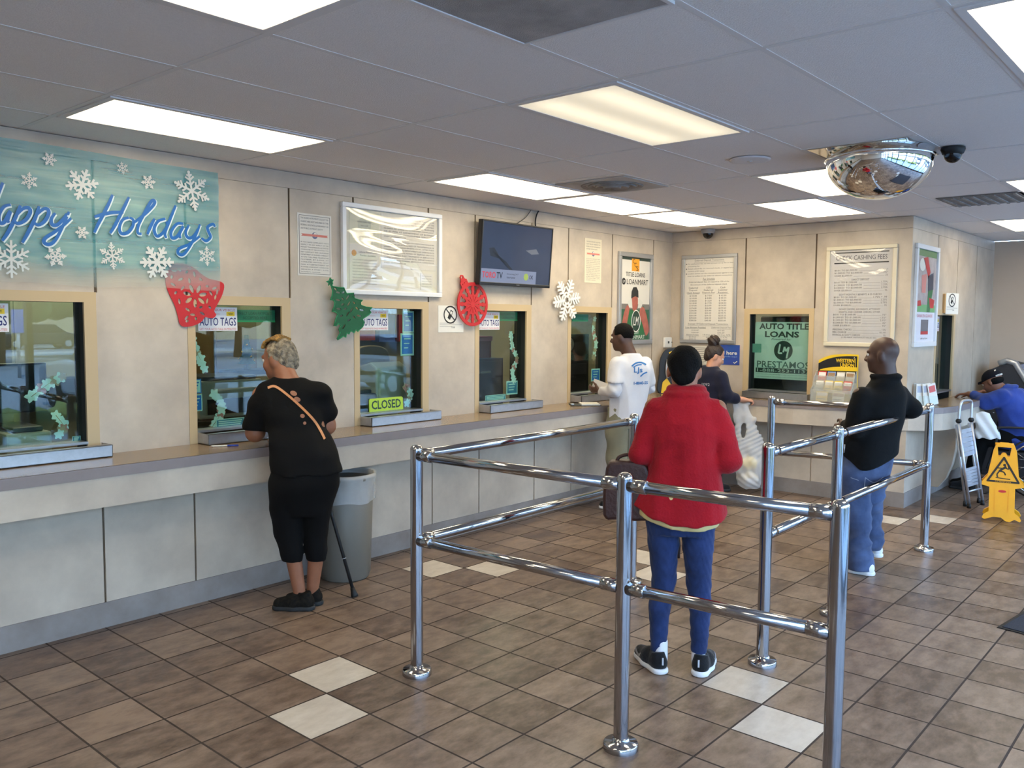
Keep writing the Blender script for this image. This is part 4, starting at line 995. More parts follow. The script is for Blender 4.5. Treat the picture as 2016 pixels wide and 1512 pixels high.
for i in range(nn + 1):
    for k in range(nn + 1):
        u, v = i / nn, k / nn
        d = 0.0105 + 0.012 * math.sin(PI * u) ** 0.8 * math.sin(PI * v) ** 0.5
        V.append(FB(CF[0] + 0.038 + (CF[1] - CF[0] - 0.076) * u, CF[2] + 0.038 + (CF[3] - CF[2] - 0.076) * v, d))
q.add(V, [(i * (nn + 1) + k, (i + 1) * (nn + 1) + k, (i + 1) * (nn + 1) + k + 1, i * (nn + 1) + k + 1) for i in range(nn) for k in range(nn)], glass_mat('clear poster cover', (0.97, 0.97, 0.97), 0.02, 1.5), True)
q.build('clear_cover', cf)

# ------------------------------------------------------------------ papers below the deferred deposit poster
q = thing('wall_notice', 'white sheet of lines half hidden behind the woman with the bun', 'notice', FB(-0.03, 1.2))
b = MB(); b.fbox(FB, -0.16, 0.06, 1.19, 1.44, 0.0005, 0.003, m_paper); b.build('paper_sheet', q)
b = MB()
for k in range(11): b.fbox(FB, -0.14, 0.04 - 0.02 * (k % 3), 1.415 - 0.02 * k, 1.420 - 0.02 * k, 0.003, 0.0038, m_inkg)
b.build('lettering', q)
q = thing('sold_here_sign', 'blue sold here sign behind the head of the woman with the bun', 'sign', FB(0.23, 1.25))
b = MB(); b.fbox(FB, 0.06, 0.402, 1.25, 1.458, 0.0005, 0.004, M('blue sign card', (28, 84, 156), 0.4, rgb2=(60, 70, 160), scale=5)); b.build('card', q)
b = MB(); b.text(FB, 'sold here', 0.25, 1.375, 0.25, 0.040, m_white, 0.0052, 0.02); b.text(FB, 'se vende aqui', 0.27, 1.335, 0.21, 0.020, M('pale blue print', (150, 180, 220), 0.5), 0.0052)
stroke(b, FB, [(0.335, 1.278), (0.35, 1.268), (0.378, 1.290)], 0.009, 0.0052, m_white)
b.fbox(FB, 0.075, 0.10, 1.40, 1.44, 0.004, 0.005, m_ink); b.build('lettering', q)

# ------------------------------------------------------------------ poster and notice on the side wall
SP = (5.372, 6.095, 1.476, 2.424)
sp = thing('framed_poster', 'white framed red and green poster on the side wall past the corner', 'poster', FS(5.73, 1.476), 'framed posters')
q = MB(); frame_ring(q, FS, *SP, 0.045, 0.0, 0.026, m_wfr); q.build('frame', sp, bevel=0.004)
x0, x1, z0, z1 = SP[0] + 0.045, SP[1] - 0.045, SP[2] + 0.045, SP[3] - 0.045
q = MB(); q.quad(FS, x0, x1, z0, z1, 0.006, M('pale poster sheet', (222, 222, 232), 0.4)); q.quad(FS, x0, x1, 1.80, z1, 0.0068, M('blurred poster scene', (150, 140, 140), 0.4, rgb2=(196, 186, 184), scale=7))
q.quad(FS, x0, x1, 1.80, 1.87, 0.0074, M('poster grass', (120, 172, 116), 0.5)); q.quad(FS, x0, x1, z1 - 0.06, z1, 0.0072, M('poster leaves', (90, 130, 84), 0.5))
q.build('poster_sheet', sp)
q = MB(); rd = M('poster red figure', (196, 60, 62), 0.4); gn = M('poster green figure', (60, 120, 76), 0.4); dk = M('poster dark figure', (70, 72, 88), 0.4)
q.poly(FS, [(5.62, 2.30), (5.76, 2.32), (5.86, 2.18), (5.80, 2.12), (5.72, 2.20)], 0.0078, rd); q.poly(FS, [(5.58, 2.14), (5.74, 2.16), (5.72, 1.98), (5.6, 1.98)], 0.0078, M('poster pink figure', (214, 140, 132), 0.4))
q.poly(FS, [(5.78, 2.14), (5.96, 2.18), (5.97, 2.02), (5.80, 1.99)], 0.0078, dk); q.poly(FS, [(5.80, 2.0), (5.96, 2.02), (5.88, 1.80), (5.78, 1.80)], 0.0080, gn)
q.poly(FS, [(5.44, 1.90), (5.58, 1.91), (5.6, 1.86), (5.46, 1.85)], 0.0080, rd); q.poly(FS, [(5.84, 1.94), (6.02, 1.92), (6.0, 1.84), (5.88, 1.84)], 0.0082, rd)
q.poly(FS, circ(5.60, 2.24, 0.09, 0.06, 18), 0.0078, M('poster pale blossom', (226, 226, 216), 0.5))
q.build('printed_scene', sp)
q = MB(); q.text(FS, 'GANA EN GRANDE', 5.73, 1.765, 0.5, 0.03, M('poster pink print', (222, 150, 156), 0.5), 0.0076)
q.fbox(FS, 5.62, 5.85, 1.60, 1.73, 0.006, 0.0076, M('poster grey block', (116, 112, 118), 0.5)); q.fbox(FS, 5.62, 5.85, 1.59, 1.62, 0.006, 0.008, rd)
q.text(FS, 'ask us how', 5.73, 1.555, 0.22, 0.02, m_inkg, 0.0076); q.build('lettering', sp)
fr_ph = Fr((6.38, YS - 0.02, 0), (0.97, -0.22, 0), (0, 0, 1))
q = no_phone(fr_ph, 0.0, 0.25, 1.79, 2.0, 'small white no-phones sheet over the narrow side window', 0.07)
b = MB(); b.fbox(FS, 6.34, 6.40, 1.80, 1.99, 0.0, 0.02, M('tan foam tape', (190, 150, 100), 0.8)); b.build('foam_backing', q)
# ------------------------------------------------------------------ stickers and cards on the teller windows
m_stk = M('sticker white', (232, 230, 232), 0.4)
def auto_tags(fr, w0, label, sh_=0.035):
    a0, a1, b0, b1 = w0 + 0.068 + sh_, w0 + 0.335 + sh_, 1.617, 1.765
    r = thing('auto_tags_sticker', label, 'sticker', fr(a0, b0, -0.06), 'auto tags stickers')
    q = MB(); q.fbox(fr, a0, a1, b0, b1, -0.0618, -0.0605, m_stk); q.build('sticker_sheet', r)
    t = MB(); c = (a0 + a1) / 2; d = -0.0598
    t.text(fr, 'RENEW YOUR VEHICLE', c, 1.748, 0.235, 0.014, m_red, d); t.text(fr, 'registration', c - 0.05, 1.722, 0.12, 0.010, m_pink, d)
    t.text(fr, 'AUTO TAGS', c, 1.675, 0.25, 0.052, m_navy, d, 0.012)
    t.text(fr, 'GET YOUR AUTO TAGS IN MINUTES!', c, 1.629, 0.25, 0.013, m_red, d)
    t.build('lettering', r)
    y = MB(); y.fbox(fr, a1 - 0.075, a1 - 0.018, 1.710, 1.738, -0.0605, -0.0600, m_yel); y.text(fr, 'NEW', a1 - 0.046, 1.724, 0.03, 0.014, m_ink, -0.0595); y.build('price_flash', r)
auto_tags(FW, WIN[0][0], 'auto tags sticker at the far left edge, only GS showing', -0.03)
auto_tags(FW, WIN[1][0], 'auto tags sticker partly hidden by the red bell cut-out')
auto_tags(FW, WIN[2][0], 'auto tags sticker touching the green tree cut-out')
auto_tags(FW, WIN[3][0], 'auto tags sticker behind the red bauble cut-out')
auto_tags(FS, WINS[0][0], 'auto tags sticker on the narrow side window beyond the corner')

cs = thing('closed_sign', 'yellow green CLOSED sign standing in the third teller window', 'sign', FW(1.28, 1.0, -0.05))
csf = Fr((1.272, YW + 0.058, 1.012), (1, 0, 0), (0, 0.05, 1))
q = MB(); q.prism(csf, [(-0.165, 0.0), (0.165, 0.0), (0.165, 0.088), (0.155, 0.098), (-0.155, 0.098), (-0.165, 0.088)], 0.0, 0.005, M('fluorescent green card', (176, 208, 60), 0.5)); q.build('card', cs)
q = MB(); q.text(csf, 'CLOSED', 0, 0.050, 0.285, 0.066, M('dark green print', (24, 58, 50), 0.5), 0.0062, 0.02); q.build('lettering', cs)
q = MB(); q.fbox(csf, -0.16, 0.16, -0.002, 0.004, -0.03, 0.012, m_clear); q.build('stand_foot', cs)

m_tealc = M('teal card', (30, 120, 150), 0.5); m_pale = M('pale mint card', (190, 222, 210), 0.6); m_blu2 = M('blue card', (40, 110, 190), 0.5)
GZ = -0.0785
def card(fr, a0, a1, b0, b1, mat, label, border=m_pale, txt=None):
    r = thing('counter_card', label, 'card', fr((a0 + a1) / 2, b0, GZ), 'cards taped inside the teller windows')
    q = MB(); q.fbox(fr, a0, a1, b0, b1, GZ - 0.002, GZ, border); q.build('card_sheet', r)
    q = MB(); e = min(a1 - a0, b1 - b0) * 0.10
    q.fbox(fr, a0 + e, a1 - e, b0 + e, b1 - e, GZ, GZ + 0.0006, mat)
    for k in range(3):
        zz = b1 - (b1 - b0) * (0.25 + 0.2 * k); q.fbox(fr, a0 + 2.5 * e, a1 - (2.5 + k) * e, zz - 0.004, zz + 0.004, GZ + 0.0006, GZ + 0.0012, border)
    q.build('printed_face', r)
m_gstrip = M('green sign strip', (30, 130, 90), 0.4)
def strip(fr, a0, a1, b0, b1, label):
    r = thing('green_strip_sign', label, 'sign', fr((a0 + a1) / 2, b0, GZ), 'green strip signs inside the teller windows')
    q = MB(); q.fbox(fr, a0, a1, b0, b1, GZ - 0.003, GZ, m_gstrip); q.fbox(fr, a0, a1, b0, b0 + 0.012, GZ, GZ + 0.001, M('bright green strip', (40, 170, 100), 0.4)); q.build('strip', r)
    q = MB(); h = b1 - b0
    q.text(fr, "DIRECT LOAN PAYMENTS", (a0 + a1) / 2, b0 + 0.72 * h, (a1 - a0) * 0.86, h * 0.24, M('dark green lettering', (16, 70, 52), 0.6), GZ + 0.0012)
    q.text(fr, "ACCEPTED HERE", (a0 + a1) / 2, b0 + 0.36 * h, (a1 - a0) * 0.6, h * 0.22, MATS['dark green lettering'], GZ + 0.0016); q.build('lettering', r)
strip(FW, 0.03, 0.33, 1.672, 1.752, 'green strip sign at the top of the window by the woman in black')
strip(FW, 2.555, 2.80, 1.692, 1.770, 'green strip sign at the top of the window under the television')
strip(FW, 3.60, 3.86, 1.692, 1.762, 'green strip sign in the window beside the man in the white shirt')
card(FW, -0.11, 0.09, 0.995, 1.058, m_tealc, 'low teal card at the bottom of the window by the woman in black')
card(FW, -0.27, -0.205, 1.23, 1.32, m_pale, 'pale card high at the left of the window by the woman in black', m_blu2)
card(FW, -0.27, -0.20, 1.12, 1.225, m_blu2, 'blue card below the pale card by the woman in black')
card(FW, 2.39, 2.65, 0.995, 1.055, m_tealc, 'long low teal card in the window under the television')
card(FW, 2.66, 2.81, 1.045, 1.165, m_tealc, 'square teal card at the right of the window under the television')
card(FW, 3.925, 4.07, 1.10, 1.225, m_blu2, 'blue card in the window beside the man in the white shirt')
card(FW, 1.455, 1.572, 1.595, 1.762, m_blu2, 'upper blue and green card in the closed window')
card(FW, 1.435, 1.572, 1.42, 1.592, m_blu2, 'lower blue card in the closed window')
card(FW, -0.98, -0.935, 1.0, 1.035, m_tealc, 'tiny teal card low in the leftmost window')
gm = [M('garland pale paper', (206, 226, 214), 0.7), M('garland tan paper', (178, 150, 120), 0.7), M('garland rosy paper', (190, 120, 110), 0.7)]
def garland(fr, pts, label, seed):
    rnd = random.Random(seed)
    r = thing('paper_garland', label, 'garland', fr(pts[0][0], pts[0][1], GZ), 'paper garlands inside the teller windows')
    q = MB(); q.tube([fr(a, b, GZ - 0.004) for a, b in pts], 0.002, gm[1], 6); q.build('string', r)
    c = catmull([(a, b, 0) for a, b in pts], 4)
    for i, (a, b, _) in enumerate(c):
        q = MB(); rr = 0.020 + 0.012 * rnd.random(); ph = rnd.random() * 6
        out = [(a + rr * (1 + 0.28 * math.sin(5 * t + ph)) * math.cos(t), b + rr * (1 + 0.28 * math.sin(5 * t + ph)) * math.sin(t)) for t in [2 * PI * k / 20 for k in range(20)]]
        z = GZ - 0.006 + 0.0004 * i
        q.prism(fr, out, z, z + 0.0015, gm[0 if rnd.random() < 0.7 else (1 + i % 2)]); q.build('paper_shape', r)
garland(FW, [(-0.13, 1.02), (-0.08, 1.08), (-0.07, 1.16), (-0.12, 1.22)], 'pale paper garland low in the window by the woman in black', 1)
garland(FW, [(-0.26, 1.56), (-0.22, 1.47), (-0.18, 1.38)], 'tan paper garland high at the left of the window by the woman in black', 2)
garland(FW, [(2.72, 1.58), (2.74, 1.46), (2.80, 1.36), (2.74, 1.25), (2.76, 1.17)], 'paper garland down the right of the window under the television', 3)
garland(FW, [(3.98, 1.72), (3.95, 1.60), (4.00, 1.48), (3.96, 1.34)], 'paper garland in the window beside the man in the white shirt', 4)
garland(FW, [(1.49, 1.18), (1.54, 1.12), (1.50, 1.05)], 'paper garland at the lower right of the closed window', 5)
garland(FW, [(-1.18, 1.27), (-1.10, 1.33), (-1.02, 1.37)], 'upper paper garland in the leftmost window', 6)
garland(FW, [(-1.06, 1.16), (-1.02, 1.10), (-1.05, 1.05)], 'lower paper garland in the leftmost window', 7)

# ------------------------------------------------------------------ the office behind the glass
m_beig = M('beige machine plastic', (196, 190, 170), 0.5); m_desk = M('dark desk laminate', (58, 52, 46), 0.5); m_navyc = M('navy cabinet', (36, 40, 70), 0.5)
m_brn = M('brown cabinet', (122, 96, 62), 0.6, var=0.08, scale=4)
dk_ = thing('office_desk', 'dark office worktop running behind the teller windows', 'desk', (0.5, 0.9, 0))
q = MB(); q.box((-3.6, 0.58, 0.78), (4.9, 1.22, 0.82), m_desk); q.build('worktop', dk_)
for x in (-3.4, -2.0, -0.6, 0.8, 2.2, 3.6, 4.7):
    q = MB(); q.box((x - 0.02, 0.62, 0), (x + 0.02, 1.18, 0.78), m_desk); q.build('leg_panel', dk_)
def machine(x0, x1, y0, y1, z0, z1, label, body, front=m_dark, name='office_printer'):
    r = thing(name, label, 'printer', ((x0 + x1) / 2, (y0 + y1) / 2, z0))
    q = MB(); q.box((x0, y0, z0), (x1, y1, z1), body); q.build('housing', r, bevel=0.015)
    q = MB(); h = z1 - z0; q.box((x0 + 0.06, y0 - 0.012, z0 + 0.12 * h), (x1 - 0.10, y0 + 0.002, z0 + 0.52 * h), front); q.build('paper_slot', r)
    q = MB(); q.box((x0 + 0.04, y0 + 0.02, z1 - 0.001), (x1 - 0.04, y1 - 0.03, z1 + 0.03), front); q.build('scanner_lid', r, bevel=0.008)
    return r
machine(0.22, 0.74, 1.30, 1.75, 0.96, 1.24, 'large beige copier behind the woman in black', m_beig)
q = MB(); q.box((0.16, 1.26, 0.0), (1.3, 1.95, 0.955), m_desk); o = tag(q.build('copier_stand', None, bevel=0.01), 'dark low stand under the beige copier', 'stand')
machine(-1.62, -1.30, 0.72, 1.1, 0.822, 1.06, 'beige printer low in the leftmost window', m_beig); machine(-1.24, -1.0, 0.72, 1.1, 0.822, 1.05, 'second smaller beige printer low in the leftmost window', m_beig)
q = thing('office_monitor', 'dark monitor in the leftmost window', 'monitor', (-1.05, 1.15, 0.822))
b = MB(); b.box((-1.32, 1.15, 1.12), (-0.86, 1.19, 1.42), m_dark); b.build('screen', q, bevel=0.01); b = MB(); b.box((-1.13, 1.16, 0.822), (-1.05, 1.20, 1.15), m_dark); b.box((-1.2, 1.05, 0.8215), (-0.98, 1.2, 0.835), m_dark); b.build('stand', q)
q = thing('storage_cabinet', 'tall brown cabinet behind the beige copier', 'cabinet', (1.33, 2.7, 0))
b = MB(); b.box((1.02, 2.5, 0), (1.45, 3.0, 1.72), m_brn); b.build('carcass', q); b = MB(); b.box((1.04, 2.485, 0.06), (1.43, 2.499, 1.68), m_brn); b.build('door', q)
q = thing('storage_shelf', 'black shelf carrying the small Christmas tree', 'shelf', (1.3, 2.1, 0))
b = MB(); b.box((0.95, 2.0, 1.22), (1.75, 2.3, 1.26), m_black); b.build('top_board', q)
for x in (0.97, 1.71): b = MB(); b.box((x, 2.02, 0), (x + 0.03, 2.28, 1.22), m_black); b.build('side_board', q)
q = thing('christmas_tree', 'tiny decorated Christmas tree on the black shelf', 'tree', (1.10, 2.1, 1.261))
b = MB(); gt = M('tinsel green', (22, 62, 40), 0.8, var=0.4, scale=80)
for k in range(5): b.lathe([(0.075 - 0.013 * k, 0.05 + 0.045 * k), (0.02, 0.115 + 0.045 * k)], (1.10, 2.1, 1.261), gt, 14)
b.build('foliage', q); b = MB(); b.lathe([(0.03, 0.0), (0.03, 0.03), (0.01, 0.035), (0.01, 0.09)], (1.10, 2.1, 1.261), m_brn, 12); b.build('stand', q)
rnd = random.Random(4)
for k in range(9):
    a = k * 2.4; h = 0.07 + 0.02 * k; rr = 0.07 - 0.005 * k
    b = MB(); b.ball((1.10 + rr * math.cos(a), 2.1 + rr * math.sin(a), 1.261 + h), 0.011, M('gold bauble', (190, 150, 60), 0.25, 0.8), 8); b.build('bauble', q)
q = thing('storage_cabinet', 'pale cabinets on the rear office wall', 'cabinet', (2.0, 3.3, 1.2))
for k in range(2):
    b = MB(); b.box((0.5 + 0.62 * k - 0.9, 3.1, 1.18), (1.1 + 0.62 * k - 0.9, 3.38, 1.9), m_beig); b.build('carcass', q); b = MB(); b.box((0.52 + 0.62 * k - 0.9, 3.085, 1.2), (1.08 + 0.62 * k - 0.9, 3.099, 1.88), m_beig); b.build('door', q)
# closed window: gift bags, chair, monitor from behind
for k, (x, z, c, lab) in enumerate(((3.35, 1.62, (150, 40, 44), 'red gift bag hanging on the office wall'), (3.65, 1.60, (60, 80, 150), 'blue gift bag hanging on the office wall'), (3.95, 1.60, (150, 44, 50), 'dark red gift bag right of the blue gift bag'), (3.65, 2.02, (70, 130, 90), 'green gift bag high on the office wall'))):
    r = thing('gift_bag', lab, 'bag', (x, 3.3, z), 'gift bags on the office wall')
    b = MB(); b.box((x - 0.12, 3.24, z - 0.16), (x + 0.12, 3.38, z + 0.16), M('gift bag %d' % k, c, 0.5, var=0.2, scale=12)); b.build('bag_body', r); b = MB(); b.tube([(x - 0.05, 3.25, z + 0.16), (x - 0.04, 3.25, z + 0.24), (x + 0.04, 3.25, z + 0.24), (x + 0.05, 3.25, z + 0.16)], 0.006, m_white, 8); b.build('handle', r)
q = thing('office_chair', 'office chair with a rounded tan back behind the closed window', 'chair', (2.2, 1.7, 0))
b = MB(); b.prism(Fr((2.2, 1.75, 1.0), (1, 0, 0), (0, 0.1, 1)), catmull([(-0.2, 0.0), (-0.22, 0.3), (-0.14, 0.44), (0.14, 0.44), (0.22, 0.3), (0.2, 0.0)], 5, True), -0.03, 0.03, M('tan chair vinyl', (150, 126, 96), 0.5)); b.build('backrest', q, bevel=0.012)
b = MB(); b.box((1.97, 1.5, 0.94), (2.43, 1.95, 1.0), MATS['tan chair vinyl']); b.build('seat', q, bevel=0.02)
b = MB(); b.tube([(2.2, 1.72, 0.06), (2.2, 1.72, 0.94)], 0.03, m_dark, 12); b.build('pillar', q)
for k in range(5):
    b = MB(); a = 2 * PI * k / 5; b.tube([(2.2, 1.72, 0.09), (2.2 + 0.28 * math.cos(a), 1.72 + 0.28 * math.sin(a), 0.04)], 0.02, m_dark, 8); b.build('leg', q)
q = thing('office_monitor', 'bulky beige monitor seen from behind in the closed window', 'monitor', (1.55, 0.95, 0.822))
b = MB(); b.prism(Fr((1.38, 0, 0), (0, 1, 0), (0, 0, 1)), [(0.72, 1.05), (0.72, 1.32), (0.80, 1.36), (1.05, 1.30), (1.10, 1.12), (1.05, 1.02)], 0.0, 0.32, m_beig); b.build('housing', q, bevel=0.015)
b = MB(); b.box((1.45, 0.78, 0.822), (1.65, 1.02, 1.04), m_beig); b.build('stand', q)
machine(0.99, 1.34, 0.66, 1.05, 0.822, 1.13, 'dark printer behind the closed sign', m_dark, m_black)
# under the television
q = thing('filing_cabinet', 'navy filing cabinet behind the window under the television', 'cabinet', (3.4, 1.9, 0))
b = MB(); b.box((3.25, 1.6, 0), (3.85, 2.3, 1.30), m_navyc); b.build('carcass', q)
for k in range(3):
    b = MB(); b.box((3.28, 1.585, 0.08 + 0.41 * k), (3.82, 1.599, 0.45 + 0.41 * k), m_navyc); d_ = b.build('drawer', q); b = MB(); b.box((3.47, 1.57, 0.33 + 0.41 * k), (3.63, 1.585, 0.35 + 0.41 * k), m_alu); b.build('handle', d_)
q = thing('red_box', 'reddish carton on the navy filing cabinet', 'box', (3.55, 1.9, 1.301)); b = MB(); b.box((3.37, 1.7, 1.301), (3.77, 2.1, 1.52), M('red carton', (130, 60, 60), 0.7)); b.build('carton', q); b = MB(); b.box((3.36, 1.69, 1.48), (3.78, 2.11, 1.53), M('pink lid', (170, 90, 100), 0.6)); b.build('lid', q)
# beside the man in white
q = thing('equipment_rack', 'black equipment rack with a round dial behind the fifth window', 'rack', (4.4, 1.5, 0))
b = MB(); b.box((4.30, 1.3, 0), (4.98, 1.9, 1.55), m_black); b.build('housing', q); b = MB(); b.cutout(Fr((4.62, 1.298, 1.46), (1, 0, 0), (0, 0, 1)), [circ(0, -0.02, 0.07), circ(0, -0.02, 0.03)], 0, 0.006, m_steel); b.build('dial', q)
for k in range(4): b = MB(); b.box((4.35, 1.29, 0.5 + 0.2 * k), (4.93, 1.30, 0.62 + 0.2 * k), m_dark); b.build('front_panel', q)
# auto title loans poster filling the back wall window
lf = Fr((XB + 0.082, 0, 0), (0, -1, 0), (0, 0, 1))
m_lm = M('mint poster card', (196, 212, 204), 0.5); m_lmk = M('dark poster print', (26, 48, 46), 0.5)
lm = thing('loan_poster', 'mint AUTO TITLE LOANS poster filling the back wall window', 'poster', lf(0.8, 1.12))
q = MB(); q.prism(lf, [(0.528, 1.12), (1.125, 1.12), (1.125, 1.70), (0.54, 1.70), (0.528, 1.69)], -0.004, 0.0, m_lm); q.build('card', lm)
t = MB(); d = 0.001
t.text(lf, 'AUTO TITLE', 0.832, 1.655, 0.52, 0.062, m_lmk, d, 0.035); t.text(lf, 'LOANS', 0.815, 1.575, 0.36, 0.062, m_lmk, d, 0.035)
t.text(lf, 'Powered by:', 0.81, 1.522, 0.21, 0.026, m_lmk, d, 0.0, 0.3)
t.poly(lf, circ(0.835, 1.412, 0.098, n=40), d, m_lmk)
for pts in ([(0.80, 1.475), (0.785, 1.385), (0.825, 1.385)], [(0.835, 1.395), (0.848, 1.45), (0.862, 1.405), (0.892, 1.448), (0.872, 1.335)]):
    for i in range(len(pts) - 1): stroke(t, lf, pts[i:i + 2], 0.017, d + 0.0008, m_lm)
t.text(lf, 'PRESTAMOS', 0.832, 1.268, 0.55, 0.068, M('grey green print', (58, 92, 88), 0.5), d, 0.012)
t.prism(lf, [(0.545, 1.183), (1.124, 1.183), (1.124, 1.230), (0.545, 1.230)], 0.0, d, m_lmk)
t.text(lf, '1-888-253-1132', 0.836, 1.2065, 0.55, 0.032, m_lm, d + 0.002, 0.0)
for k in range(2): t.text(lf, 'Loans made pursuant to the California Finance Lenders Law license. Loans subject to approval', 0.83, 1.165 - 0.025 * k, 0.55, 0.010, m_lmk, d)
t.build('lettering', lm)
q = MB(); q.fbox(lf, 0.505, 0.60, 1.385, 1.475, 0.0005, 0.006, M('grey latch plate', (110, 160, 146), 0.5)); o = q.build('taped_note', lm)
q = thing('office_cabinet', 'black cabinet below the auto title loans poster', 'cabinet', (XB + 0.4, -0.8, 0))
b = MB(); b.box((XB + 0.2, -1.3, 0), (XB + 0.6, -0.3, 1.14), m_black); b.build('carcass', q)
q = thing('office_screen', 'black curved screen above the auto title loans poster', 'screen', (XB + 0.3, -0.8, 1.7)); b = MB(); b.box((XB + 0.25, -1.2, 1.2), (XB + 0.3, -0.5, 1.76), m_black); b.build('panel', q, bevel=0.02); b = MB(); b.box((XB + 0.27, -0.9, 1.14), (XB + 0.33, -0.75, 1.25), m_black); b.build('foot', q)
# behind the side window
q = thing('window_blind', 'teal vertical blind strips behind the side window', 'blind', (6.6, YS + 0.2, 1.0))
for k in range(4):
    b = MB(); b.box((6.30 + 0.17 * k, YS + 0.2, 0.96), (6.42 + 0.17 * k, YS + 0.206, 1.8), M('teal blind', (150, 206, 190), 0.6)); b.build('slat', q)
q = thing('teal_pouch', 'teal pouch low in the side window', 'pouch', (6.5, YS + 0.13, 1.0)); b = MB(); b.ball((6.52, YS + 0.14, 1.07), (0.10, 0.04, 0.08), M('teal cloth', (40, 170, 160), 0.6, var=0.2, scale=20), 16); b.build('pouch_body', q); b = MB(); b.ball((6.50, YS + 0.14, 1.155), (0.045, 0.03, 0.02), MATS['teal cloth'], 10); b.build('flap', q)
# ------------------------------------------------------------------ smooth solid modelling for people and soft things
from mathutils.bvhtree import BVHTree
class SDF:
    def __init__(s, lo, hi, h=0.008):
        s.lo = np.array(lo, np.float64); s.h = h
        n = [int(math.ceil((b - a) / h)) + 1 for a, b in zip(lo, hi)]
        s.n = n; s.D = np.full(n, 1.0, np.float32)
        s.ax = [lo[i] + h * np.arange(n[i]) for i in range(3)]
    def win(s, lo, hi):
        sl = []; A = []
        for i in range(3):
            a = max(0, int(math.floor((lo[i] - s.lo[i]) / s.h))); b = min(s.n[i], int(math.ceil((hi[i] - s.lo[i]) / s.h)) + 1)
            b = max(b, a)
            sl.append(slice(a, b)); sh = [1, 1, 1]; sh[i] = b - a
            A.append(s.ax[i][a:b].reshape(sh))
        return tuple(sl), A
    def all(s): return [s.ax[i].reshape([-1 if j == i else 1 for j in range(3)]) for i in range(3)]
    def put(s, sl, d, k, sub=False):
        o = s.D[sl]
        if sub:
            d = -d; h = np.maximum(k - np.abs(o - d), 0) / k; s.D[sl] = np.maximum(o, d) + h * h * k / 4
        else:
            h = np.maximum(k - np.abs(o - d), 0) / k; s.D[sl] = np.minimum(o, d) - h * h * k / 4
        return s
    def cone(s, a, b, ra, rb, k=0.02, sub=False, flat=None):
        a = np.array(a, float); b = np.array(b, float); m = max(ra, rb) + k + 3 * s.h
        sl, (X, Y, Z) = s.win(np.minimum(a, b) - m, np.maximum(a, b) + m)
        ab = b - a; L = max(ab @ ab, 1e-9)
        t = np.clip(((X - a[0]) * ab[0] + (Y - a[1]) * ab[1] + (Z - a[2]) * ab[2]) / L, 0, 1)
        dx, dy, dz = X - a[0] - t * ab[0], Y - a[1] - t * ab[1], Z - a[2] - t * ab[2]
        if flat is not None:      # (axis, factor): thinner (<1) along the axis
            ax = np.array(flat[0], float); ax /= np.linalg.norm(ax); q = (dx * ax[0] + dy * ax[1] + dz * ax[2]) * (1 / flat[1] - 1)
            dx, dy, dz = dx + ax[0] * q, dy + ax[1] * q, dz + ax[2] * q
        return s.put(sl, np.sqrt(dx * dx + dy * dy + dz * dz) - (ra + (rb - ra) * t), k, sub)
    def path(s, pts, rs, k=0.02, flat=None):
        for i in range(len(pts) - 1): s.cone(pts[i], pts[i + 1], rs[i], rs[i + 1], k, flat=flat)
        return s
    def ell(s, c, r, k=0.02, B=None, sub=False):
        c = np.array(c, float); m = max(r) + k + 3 * s.h
        sl, (X, Y, Z) = s.win(c - m, c + m)
        dx, dy, dz = X - c[0], Y - c[1], Z - c[2]
        if B is not None:
            B = [np.array(v, float) for v in B]
            dx, dy, dz = (dx * B[0][0] + dy * B[0][1] + dz * B[0][2], dx * B[1][0] + dy * B[1][1] + dz * B[1][2], dx * B[2][0] + dy * B[2][1] + dz * B[2][2])
        k0 = np.sqrt((dx / r[0]) ** 2 + (dy / r[1]) ** 2 + (dz / r[2]) ** 2); k1 = np.sqrt((dx / r[0] ** 2) ** 2 + (dy / r[1] ** 2) ** 2 + (dz / r[2] ** 2) ** 2) + 1e-9
        return s.put(sl, k0 * (k0 - 1) / k1, k, sub)
    def loft(s, secs, k=0.02, rot=0.0, p=2.3, dense=6):
        """stack of ellipses (z, cx, cy, rx, ry) rising in z, turned by rot"""
        secs = catmull(sorted(secs), dense); q = np.array(secs)
        z = q[:, 0]; r = max(q[:, 3].max(), q[:, 4].max()) + k + 3 * s.h
        sl, (X, Y, Z) = s.win((q[:, 1].min() - r, q[:, 2].min() - r, z[0] - 0.05), (q[:, 1].max() + r, q[:, 2].max() + r, z[-1] + 0.05))
        f = [np.interp(Z.ravel(), z, q[:, i]).reshape(Z.shape) for i in (1, 2, 3, 4)]
        dx, dy = X - f[0], Y - f[1]; c, sn = math.cos(rot), math.sin(rot)
        u, v = dx * c + dy * sn, -dx * sn + dy * c
        g = (np.abs(u / f[2]) ** p + np.abs(v / f[3]) ** p) ** (1 / p)
        d = (g - 1) * np.minimum(f[2], f[3])
        d = np.maximum(d, np.maximum(z[0] - Z, Z - z[-1]))
        return s.put(sl, d.astype(np.float32), k)
    def cut(s, fn):            # remove where fn(X, Y, Z) > 0
        X, Y, Z = s.all(); s.D = np.maximum(s.D, fn(X, Y, Z).astype(np.float32)); return s
    def warp(s, fn):
        X, Y, Z = s.all(); s.D = s.D + fn(X, Y, Z).astype(np.float32); return s
